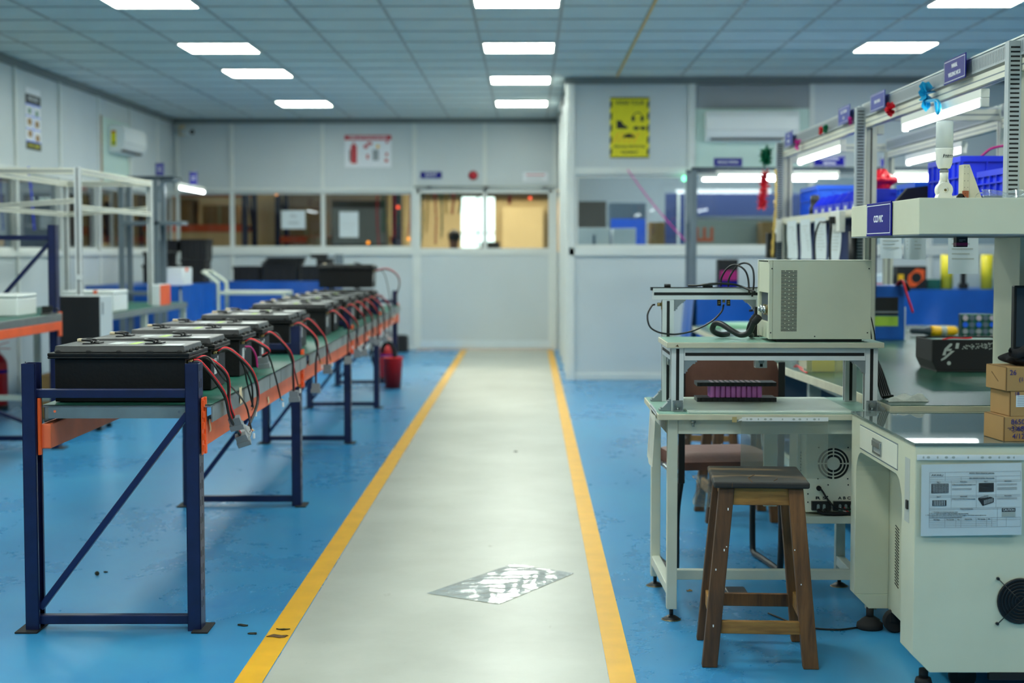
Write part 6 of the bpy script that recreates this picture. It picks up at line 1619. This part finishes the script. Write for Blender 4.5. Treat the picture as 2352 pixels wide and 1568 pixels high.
MB().lathe([(.034,.126),(.035,.16),(.031,.20),(.031,.27),(.026,.285),(.012,.30),(.0001,.301)], (0,0,0), 18, 'X').build('body', 'yellow_tool', dg)
MB().lathe([(.0318,.185),(.0318,.225)], (0,0,0), 18, 'X').build('grip_band', 'board_grey', dg)
MB().cyl((-.025,0,0), (0,0,0), .005, n=8).build('spindle', 'chrome', dg); MB().tube(catmull([(.30,0,0), (.36,.0,-.005), (.42,.04,-.025)], 5), .005, 6).build('lead', 'black_cable', dg)
MB().tube(catmull([(0,0,-.034),(.03,0,-.0345),(.06,0,-.034)],3), .0012, 5).build('rest', 'dark_frame', dg)
ce = thing('cell_block', 'upright block of round cells with grey ends on the green bench by the column', 'battery pack', (2.575, 9.32, ZBN))
MB().box(0, .004, 0, .205, .07, .165).build('holder', 'green_mat', ce, bevel=.003)
for i in range(5):
    for j in range(4): MB().cyl((.022 + i*.040, .004, .022 + j*.040), (.022 + i*.040, -.004, .022 + j*.040), .016, n=14).build('cell', ('cell_cap', 'header_grey', 'crate_blue_light')[(i*3 + j) % 3] if i % 2 == 0 else 'far_blue_grey', ce)
def gusset2(): pass
# ---------------------------------------------------------------- far bench with blue sheeting, tube lights and signs
tarp_table('far bench under blue sheeting near the right partition wall', 'blue tarpaulin hanging in front of the far right bench', 1.46, 13.62, 4.40, 14.5, .962, 'FL', .70)
wf = thing('workstation_frame', 'grey steel frame with dark top rail over the blue-covered far bench', 'frame', (1.47, 13.95, .966))
for x in (.0, 2.9):
    for y in (0, .46): MB().box(x - .025, y, 0, x + .025, y + .045, 1.045).build('post', 'grey_frame', wf)
for y in (0, .46): MB().box(-.025, y, 1.0455, 2.925, y + .045, 1.075).build('top_rail', 'dark_frame', wf)
MB().box(.026, .05, .62, 2.874, .42, .645).build('shelf', 'grey_frame', wf)
for x, L, y, z, s in ((1.655, 1.02, 13.90, 1.978, 'front tube light of the far bench, left one behind the red tinsel'), (2.745, 0.9, 13.90, 1.978, 'front tube light of the far bench, middle one'), (3.2, .95, 13.90, 1.978, 'front tube light of the far bench, right one behind the tower lamp')):
    pass
for x, y, s in ((1.66, 13.90, 'front tube light of the far bench, leftmost'), (3.10, 13.90, 'front tube light of the far bench, rightmost'), (1.58, 14.47, 'rear tube light of the far bench, leftmost'), (3.10, 14.47, 'rear tube light of the far bench, rightmost')):
    tube_light(s, (x, y, 1.955), 1.08, 'X', 'tube lights on the far bench')
blue_sign('blue sign standing on the far bench rail, left of the red tinsel', (1.765, 13.935, 2.083), .255, .078, ['MODULE TESTING'], size=.03)
blue_sign('blue sign with rounded look on the far bench rail right of the tinsel', (2.66, 13.935, 2.092), .28, .095, ['INSULATION', 'TESTING'], size=.026)
blue_sign('narrow blue sign on the far bench rail behind the middle gantry post', (3.17, 13.935, 2.08), .12, .075, ['QC'], size=.03)
blue_sign('blue sign on the far bench rail right of the tower lamp', (3.86, 13.935, 2.085), .25, .085, ['PACKING'], size=.03)
def far_box(name, label, cat, x, y, z, w, d, h, m, band=None, bm=None, group=None):
    t = thing(name, label, cat, (x, y, z), 0, group)
    MB().box(0,0,0,w,d,h).build('body', m, t, bevel=.006)
    if band: MB().box(.01,-.002,h*band[0],w-.01,.0,h*band[1]).build('front_panel', bm, t)
    return t
zf = .9665
t = far_box('packaged_tool', 'dark box with pink and violet print on the far bench behind the overhead rail', 'box', 1.665, 13.72, zf, .17, .2, .26, 'crate_black', (.30,.62), 'screen_pink')
MB().box(.005,-.0022,.0,.165,-.0005,.07).build('violet_band', 'sign_blue', t)
t = far_box('packaged_tool', 'black and orange power tool carton on the far bench by the bench tester', 'box', 3.21, 13.68, zf, .26, .2, .20, 'crate_black')
MB().m(0).prism([(.09,.02),(.16,.02),(.24,.09),(.24,.17),(.17,.18),(.10,.12)], 'Y', -.002, -.0005).build('orange_print', 'orange', t); MB().prism(disc(.17,.10,.045,.045,16), 'Y', -.003, -.0021).build('dark_disc', 'crate_black', t); MB().box(.01,-.002,.05,.06,-.0005,.13).build('yellow_print', 'yellow_tool', t)
far_box('carton', 'small pale and red carton left of the power tool carton', 'box', 3.02, 13.7, zf, .15, .2, .13, 'paper', (.1,.4), 'sign_red')
def roll(label, x, m='yellow_roll', h=.30, r=.052):
    t = thing('tape_roll_stack', label, 'roll', (x, 13.78, zf), 0, 'yellow rolls on the far bench')
    MB().lathe([(r,0),(r,h)], (0,0,0), 18).build('roll', m, t); MB().lathe([(r*.6,h),(r*.6,h+.003),(r*.3,h+.003)], (0,0,0), 14).build('core', 'cardboard_dark', t); return t
roll('tall yellow film roll on the far bench, left of the dark tools', 3.67)
roll('tall yellow film roll on the far bench, next to the cream machine column', 4.02)
t = far_box('tool_box', 'dark box with green base on the far bench between the carton and yellow roll', 'box', 3.49, 13.74, zf, .12, .16, .085, 'green_mat')
t = thing('hand_drill', 'dark hand drill standing between the two yellow rolls', 'power tool', (3.81, 13.75, zf)); MB().box(-.035,-.03,0,.035,.05,.05).box(-.022,-.02,.05,.018,.03,.17).build('grip', 'crate_black', t, bevel=.006); MB().lathe([(.03,-.06),(.036,.0),(.033,.08),(.02,.10),(.012,.12)], (0,0,.20), 14, 'X').build('motor_housing', 'dark_frame', t); MB().box(-.02,-.034,.19,.03,-.030,.215).build('red_mark', 'sign_red', t)
# green reflection built as a glowing ball, and tinsel stick by the partition window
tag(MB().ball((1.555, YR - .085, 2.02), .028).cyl((1.555, YR - .06, 2.02), (1.555, YR - .041, 2.02), .018, n=12).build('green_reflection', 'glow_green'), 'green reflection built as a small glowing ball at the top right of the partition window', 'lamp')
garland('violet tinsel strand slanting down across the partition window', 'pink_bow', [(.985,15.62,2.10), (1.17,15.62,1.85), (1.36,15.62,1.62), (1.56,15.62,1.40)], .022, 8, 220)

# ---------------------------------------------------------------- seen through the partition windows on the right
far_box('machine_cabinet', 'pale blue cabinet seen through the right partition window', 'cabinet', .95, 18.3, 0, .42, .5, 1.86, 'far_blue_grey', (.55,.9), 'crate_blue_light')
t = far_box('machine_cabinet', 'glossy white cabinet behind the left part of the partition window', 'cabinet', .42 + .13, 17.6, 0, .36, .5, 1.56, 'white_ac'); MB().box(.17,-.003,1.35,.20,-.0005,1.48).build('handle', 'far_blue_grey', t)
far_box('machine_cabinet', 'second white cabinet behind the partition window, beside the first', 'cabinet', .94, 17.4, 0, .25, .5, 1.55, 'white_ac')
far_box('machine_cabinet', 'dark grey cabinet far behind the partition window, left side', 'cabinet', .62, 20.6, 0, .40, .5, 1.95, 'far_dark')
far_box('carton', 'brown carton behind the partition window above the blue cabinet base', 'carton', 1.36, 17.5, 0, .16, .4, 1.62, 'cardboard')
t = thing('partition_board', 'navy blue board standing behind the partition glass', 'board', (1.62, 18.6, 0)); MB().box(0,0,.02,.14,.06,1.98).box(.17,0,.02,1.62,.06,1.98).build('panel', 'navy_board', t, bevel=.004); MB().box(.14,-.01,0,.17,.07,2.0).box(1.62,-.01,0,1.66,.07,2.0).build('frame', 'white_frame', t)
bo = thing('display_board', 'grey board with an orange three-pronged letter behind the partition glass', 'board', (1.72, 16.7, 0))
MB().box(0,0,.02,1.25,.04,1.66).build('panel', 'board_grey', bo, bevel=.004)
z0 = 1.40; g = MB(); g.box(.055,-.004,z0,.245,-.0005,z0 + .035)
for x in (.055,.133,.211): g.box(x,-.004,z0 + .035,x + .034,-.0005,z0 + .15)
g.box(.10,-.004,1.33,.135,-.0005,1.365).box(.19,-.004,1.33,.225,-.0005,1.365); g.build('orange_letter', 'orange_worn', bo)
far_box('carton', 'pale brown carton against the display board behind the glass', 'carton', 2.42, 16.3, 0, .24, .35, 1.60, 'cardboard')
# ---------------------------------------------------------------- store room seen through the back windows
def store_rack(label, x, y, L, rz=0.0, beams=(1.05, 1.62, 2.12), h=2.9):
    t = thing('pallet_rack', label, 'rack', (x, y, 0), rz, 'orange beamed racks behind the glass')
    for xx in (0, L):
        for yy in (0, .8): MB().box(xx - .04, yy, 0, xx + .04, yy + .06, h).build('upright', 'navy', t)
        MB().bar((xx, .06, .4), (xx, .80, 1.5), .03, .03).build('diagonal_brace', 'navy', t); MB().bar((xx, .80, 1.5), (xx, .06, 2.4), .03, .03).build('diagonal_brace', 'navy', t)
    for z in beams:
        for yy in (-.02, .82): MB().box(.04, yy, z, L - .04, yy + .05, z + .10).build('beam', 'orange', t)
        MB().box(.04, .03, z + .05, L - .04, .82, z + .075).build('shelf_board', 'far_dark', t)
    return t
store_rack('orange-beamed store rack behind the left back windows', -5.6, 22.6, 1.5, 0, (1.0, 1.58, 2.1))
store_rack('orange-beamed store rack behind the middle back windows', -3.75, 23.4, 1.75, 0, (1.0, 1.42, 2.2))
cg = 'brown cartons in the store room'
for i, (x, y, z, w, d, h, lab) in enumerate(((-5.45,22.8,1.66,.55,.5,.40,'brown carton on the rack behind the leftmost back window'), (-4.75,22.8,1.66,.5,.5,.30,'second brown carton on the rack behind the leftmost back window'), (-5.3,22.8,1.08,.6,.5,.38,'brown carton low on the rack behind the leftmost back window'),
        (-3.6,23.6,1.50,.5,.5,.45,'brown carton on the rack left of the two-line notice'), (-2.95,23.6,1.50,.55,.5,.55,'tall brown carton on the rack behind the two-line notice'), (-3.15,22.2,0,.35,.4,1.50,'straw-coloured parcel below the two-line notice'))):
    t = thing('carton', lab, 'carton', (x, y, z), 0, cg); MB().box(0,0,0,w,d,h).build('carton_body', 'cardboard', t, bevel=.004); MB().box(w/2-.03,-.001,0,w/2+.03,-.0002,h).build('packing_tape', 'tape_clear', t)
far_box('machine_cabinet', 'dark machine behind the blank white sheet on the back window', 'machine', -2.75, 21.9, 0, .75, .6, 2.0, 'far_dark', (.7,.95), 'header_grey')
far_box('machine_cabinet', 'grey electrical cabinet in the dark behind the back windows', 'cabinet', -4.0, 26.2, 0, 1.6, .6, 2.5, 'far_dark')
struct(MB().box(-5.5, 21.3, 2.065, -1.52, 21.36, 2.13).build('trim_%d' % (n + 1), 'beige'))
q = random.Random(21); cols = ('red_tinsel', 'green_tinsel', 'gold_tinsel')
for i in range(14):
    x = -2.02 + i*.072 if i < 7 else -1.43 + (i - 7)*.085
    L = (.72, .55, .70, .62, .45, .72, .6)[i % 7] if i < 11 else .3
    garland(('red', 'green', 'gold')[i % 3] + ' tinsel strand behind the glass left of the door, ' + ('first', 'second', 'third', 'fourth', 'fifth', 'sixth', 'seventh')[i] + ' from the left' if i < 7 else ('red', 'green', 'gold')[i % 3] + ' tinsel strand inside the left door glass, ' + ('first', 'second', 'third', 'fourth', 'fifth', 'sixth', 'seventh')[i - 7] + ' from the left',
            cols[i % 3], [(x, 21.0, 2.10), (x + q.uniform(-.02,.02), 21.02, 2.10 - L*.5), (x + q.uniform(-.03,.03), 21.0, 2.10 - L)], .034, 40 + i, 200)
bow('red bow hanging inside the top of the right door glass', 'red_tinsel', (-.25, 21.0, 1.98), .07, 77)
for x, z, m, lab in ((-3.36,2.06,'led_orange','orange fairy light glowing at the top of the middle back window'), (-2.14,1.41,'led_orange','orange fairy light glowing below the blank white sheet'), (-1.60,1.46,'led_orange','orange fairy light at the foot of the tinsel strands'), (-1.74,1.88,'led_red','reddish fairy light among the tinsel strands'), (.02,2.0,'led_red','red fairy light at the top of the right door glass')):
    tag(MB().ball((x, 20.9, z), .022, n=10, k=6).build('fairy_bulb', m), lab, 'light')
# desk worker seen as head and shoulders through the left door glass
ds = thing('desk', 'dark desk behind the sliding door glass', 'desk', (-1.9, 24.2, 0)); MB().box(0,0,1.0,2.0,.7,1.04).build('desk_top', 'far_dark', ds)
for x in (.03, 1.92):
    for y in (.03, .62): MB().box(x, y, 0, x + .05, y + .05, 1.0).build('leg', 'grey_frame', ds)
def skin_body(name, m, joints, edges, parent=None, sub=2):
    me = bpy.data.meshes.new(name); me.from_pydata([j[0] for j in joints], edges, []); o = bpy.data.objects.new(name, me); COL.objects.link(o)
    md = o.modifiers.new('skin', 'SKIN'); md.use_smooth_shade = True
    for v_, j in zip(me.skin_vertices[0].data, joints): v_.radius = (j[1], j[2] if len(j) > 2 else j[1])
    me.skin_vertices[0].data[0].use_root = True
    sb = o.modifiers.new('subd', 'SUBSURF'); sb.levels = sb.render_levels = sub
    o.data.materials.append(MATS[m])
    if parent: o.parent = parent
    return o
pe = thing('person', 'person in a pale lilac shirt seated behind the left door glass, looking aside', 'person', (-1.13, 23.75, 0), .4)
J = [((0,0,.62),.14,.11), ((0,0,.85),.15,.11), ((0,0,1.08),.16,.11), ((0,0,1.24),.10,.08), ((0,0,1.33),.055,.055), ((0,.01,1.45),.085,.095), ((0,.0,1.52),.080,.095),
     ((.19,0,1.20),.06), ((.26,.05,.98),.048), ((.20,.28,1.045),.036), ((-.19,0,1.20),.06), ((-.26,.05,.98),.048), ((-.20,.28,1.045),.036),
     ((.10,.10,.58),.085), ((.11,.42,.56),.07), ((.11,.44,.20),.05), ((.11,.50,.05),.045), ((-.10,.10,.58),.085), ((-.11,.42,.56),.07), ((-.11,.44,.20),.05), ((-.11,.50,.05),.045)]
E_ = [(0,1),(1,2),(2,3),(3,4),(4,5),(5,6),(2,7),(7,8),(8,9),(2,10),(10,11),(11,12),(0,13),(13,14),(14,15),(15,16),(0,17),(17,18),(18,19),(19,20)]
skin_body('body', 'skin', J, E_, pe)
Js = [((0,0,.64),.152,.122), ((0,0,.85),.162,.122), ((0,0,1.08),.172,.122), ((0,0,1.235),.112,.09), ((.19,0,1.20),.068), ((.255,.04,1.02),.058), ((-.19,0,1.20),.068), ((-.255,.04,1.02),.058)]
skin_body('shirt', 'cloth_lilac', Js, [(0,1),(1,2),(2,3),(2,4),(4,5),(2,6),(6,7)], pe)
MB().ball((0,-.012,1.525), .105, (.92,1.05,.95), 16, 10).build('hair', 'hair', pe)
stl = thing('office_stool', 'dark round stool under the seated person', 'stool', (-1.13, 23.75, 0)); MB().lathe([(.0001,.46),(.17,.46),(.18,.44),(.17,.42),(.0001,.42)][::-1], (0,0,0), 20).build('seat', 'far_dark', stl)
for a in range(4): MB().bar((.03*math.cos(a*PI/2), .03*math.sin(a*PI/2), .42), (.15*math.cos(a*PI/2), .15*math.sin(a*PI/2), .0), .025, .025).build('leg', 'grey_frame', stl)
far_box('machine_cabinet', 'dark monitor-sized box on the desk behind the door glass', 'box', -.75, 24.3, 1.041, .30, .2, .40, 'far_dark')

# ---------------------------------------------------------------- store room behind the left windows
for i, (x, y, w, h, m, lab) in enumerate(((-6.9,12.6,.7,2.3,'far_blue_grey','tall blue-grey cabinet behind the left windows, nearest'), (-6.6,15.2,.8,1.9,'far_dark','dark cabinet behind the left windows in the middle'), (-6.3,18.2,.8,2.1,'far_blue_grey','tall blue-grey cabinet behind the far left windows'))):
    far_box('machine_cabinet', lab, 'cabinet', x, y, 0, w, .9, h, m)
store_rack('orange-beamed store rack behind the far left windows', -7.6, 19.3, 2.2, 0, (.9, 1.5, 2.05))
tube_light('lit tube light in the store room, left of the gantry post', (-6.1, 16.4, 2.05), 1.0, 'Y', 'tube lights on the left')
sg = garland('thin blue tinsel strand hanging at the left windows', 'crate_blue', [(-4.55,14.25,2.06), (-4.54,14.3,1.8), (-4.54,14.35,1.5)], .03, 61, 160)

# ---------------------------------------------------------------- litter on the floor
film = MB()
P0, P1, P2, P3 = V((-.386,5.876,0)), V((-.107,5.696,0)), V((.185,6.252,0)), V((-.064,6.443,0))
def ff(u, v):
    p = P0.lerp(P1, u).lerp(P3.lerp(P2, u), v); e = min(1, 6*u*(1-u))*min(1, 6*v*(1-v))
    return (p.x, p.y, .0022 + e*.0030*(1 + math.sin(22*v + 6*u + 2*math.sin(9*u))*.6 + .4*math.sin(41*v - 17*u)))
film.sheet(ff, 40, 70, .0003); tag(film.build('plastic_sheet', 'film_on_floor'), 'clear crinkled plastic sheet lying on the grey aisle', 'plastic sheet')
def scrap(label, x, y, s, seed, m='dirt'):
    q = random.Random(seed); pts = [(x + s*q.uniform(.5,1)*math.cos(a)*1.4, y + s*q.uniform(.4,1)*math.sin(a)*.8) for a in [2*PI*k/9 for k in range(9)]]
    b = MB(); n = len(pts); b.add([(p[0], p[1], .0016 + .006*q.random()) for p in pts] + [(p[0], p[1], .0014) for p in pts], [tuple(range(n)), tuple(reversed(range(n, 2*n)))] + [(i, n+i, n+(i+1)%n, (i+1)%n) for i in range(n)])
    return tag(b.build('litter_scrap', m), label, 'litter', None)
scrap('dark torn leaf scrap on the left yellow line near the camera', -.842, 5.205, .034, 1, 'cardboard_dark'); scrap('small dark scrap beside the larger leaf scrap on the yellow line', -.846, 5.305, .020, 2)
scrap('flat dark fleck on the blue floor left of the yellow line', -.935, 5.24, .014, 3); scrap('thin brown fleck farther left of the yellow line', -.99, 5.36, .018, 4)
tag(MB().ball((-1.729, 6.19, .010), .010, (1,1,.9), 8, 6).build('litter_pellet', 'dirt'), 'small dark pellet on the blue floor under the battery rack', 'litter'); scrap('tiny chip next to the pellet under the battery rack', -1.712, 6.25, .008, 6)
scrap('small brown scrap on the blue floor by the cream table feet', .615, 5.93, .014, 7, 'cardboard'); scrap('small green-black crumb on the grey aisle floor', -.081, 10.07, .012, 8)
# ---------------------------------------------------------------- light, camera
w = bpy.data.worlds.new('daylight'); S.world = w; w.use_nodes = True
w.node_tree.nodes['Background'].inputs[0].default_value = (.92, 1.0, .98, 1); w.node_tree.nodes['Background'].inputs[1].default_value = 6.0
def area(name, loc, sx, sy, power, col=(1,1,1)):
    l = bpy.data.lights.new(name, 'AREA'); l.shape = 'RECTANGLE'; l.size = sx; l.size_y = sy; l.energy = power; l.color = col
    o = bpy.data.objects.new(name, l); COL.objects.link(o); o.location = loc
    return o
area('warm_ceiling_lamp', (-2.2, 24.4, 3.15), 3.0, 1.2, 170, (1, .86, .66))
area('warm_ceiling_lamp', (-.2, 25.0, 3.15), 1.6, 1.2, 130, (1, .88, .68))
area('store_ceiling_lamp', (-6.9, 15.5, 3.15), 1.2, 5.0, 120, (.92, .96, 1))
area('office_ceiling_lamp', (2.8, 18.5, 2.98), 3.0, 1.2, 210, (.96, 1, 1))
cam = bpy.data.cameras.new('camera'); co = bpy.data.objects.new('camera', cam); COL.objects.link(co)
FPX = 3593.0
cam.sensor_width = 36; cam.lens = 36 * FPX / 2352; cam.clip_start = .05; cam.clip_end = 100
pitch = math.atan((784 - 576) / FPX); yaw = math.atan((1214 - 1176) / FPX * math.cos(pitch))
co.location = (0, 0, 1.3); co.rotation_euler = (PI / 2 - pitch, 0, yaw)
cam.dof.use_dof = True; cam.dof.focus_distance = 5.15; cam.dof.aperture_fstop = 2.5; cam.dof.aperture_blades = 0
S.camera = co
S.view_settings.view_transform = 'Standard'; S.view_settings.look = 'None'; S.view_settings.gamma = 1; S.view_settings.use_curve_mapping = False
S.view_settings.exposure = 0.27
try:
    S.cycles.use_denoising = True; S.cycles.max_bounces = 8; S.cycles.diffuse_bounces = 4; S.cycles.glossy_bounces = 4
    S.cycles.transparent_max_bounces = 14; S.cycles.sample_clamp_indirect = 6.0; S.cycles.caustics_reflective = False; S.cycles.caustics_refractive = False
except Exception: pass
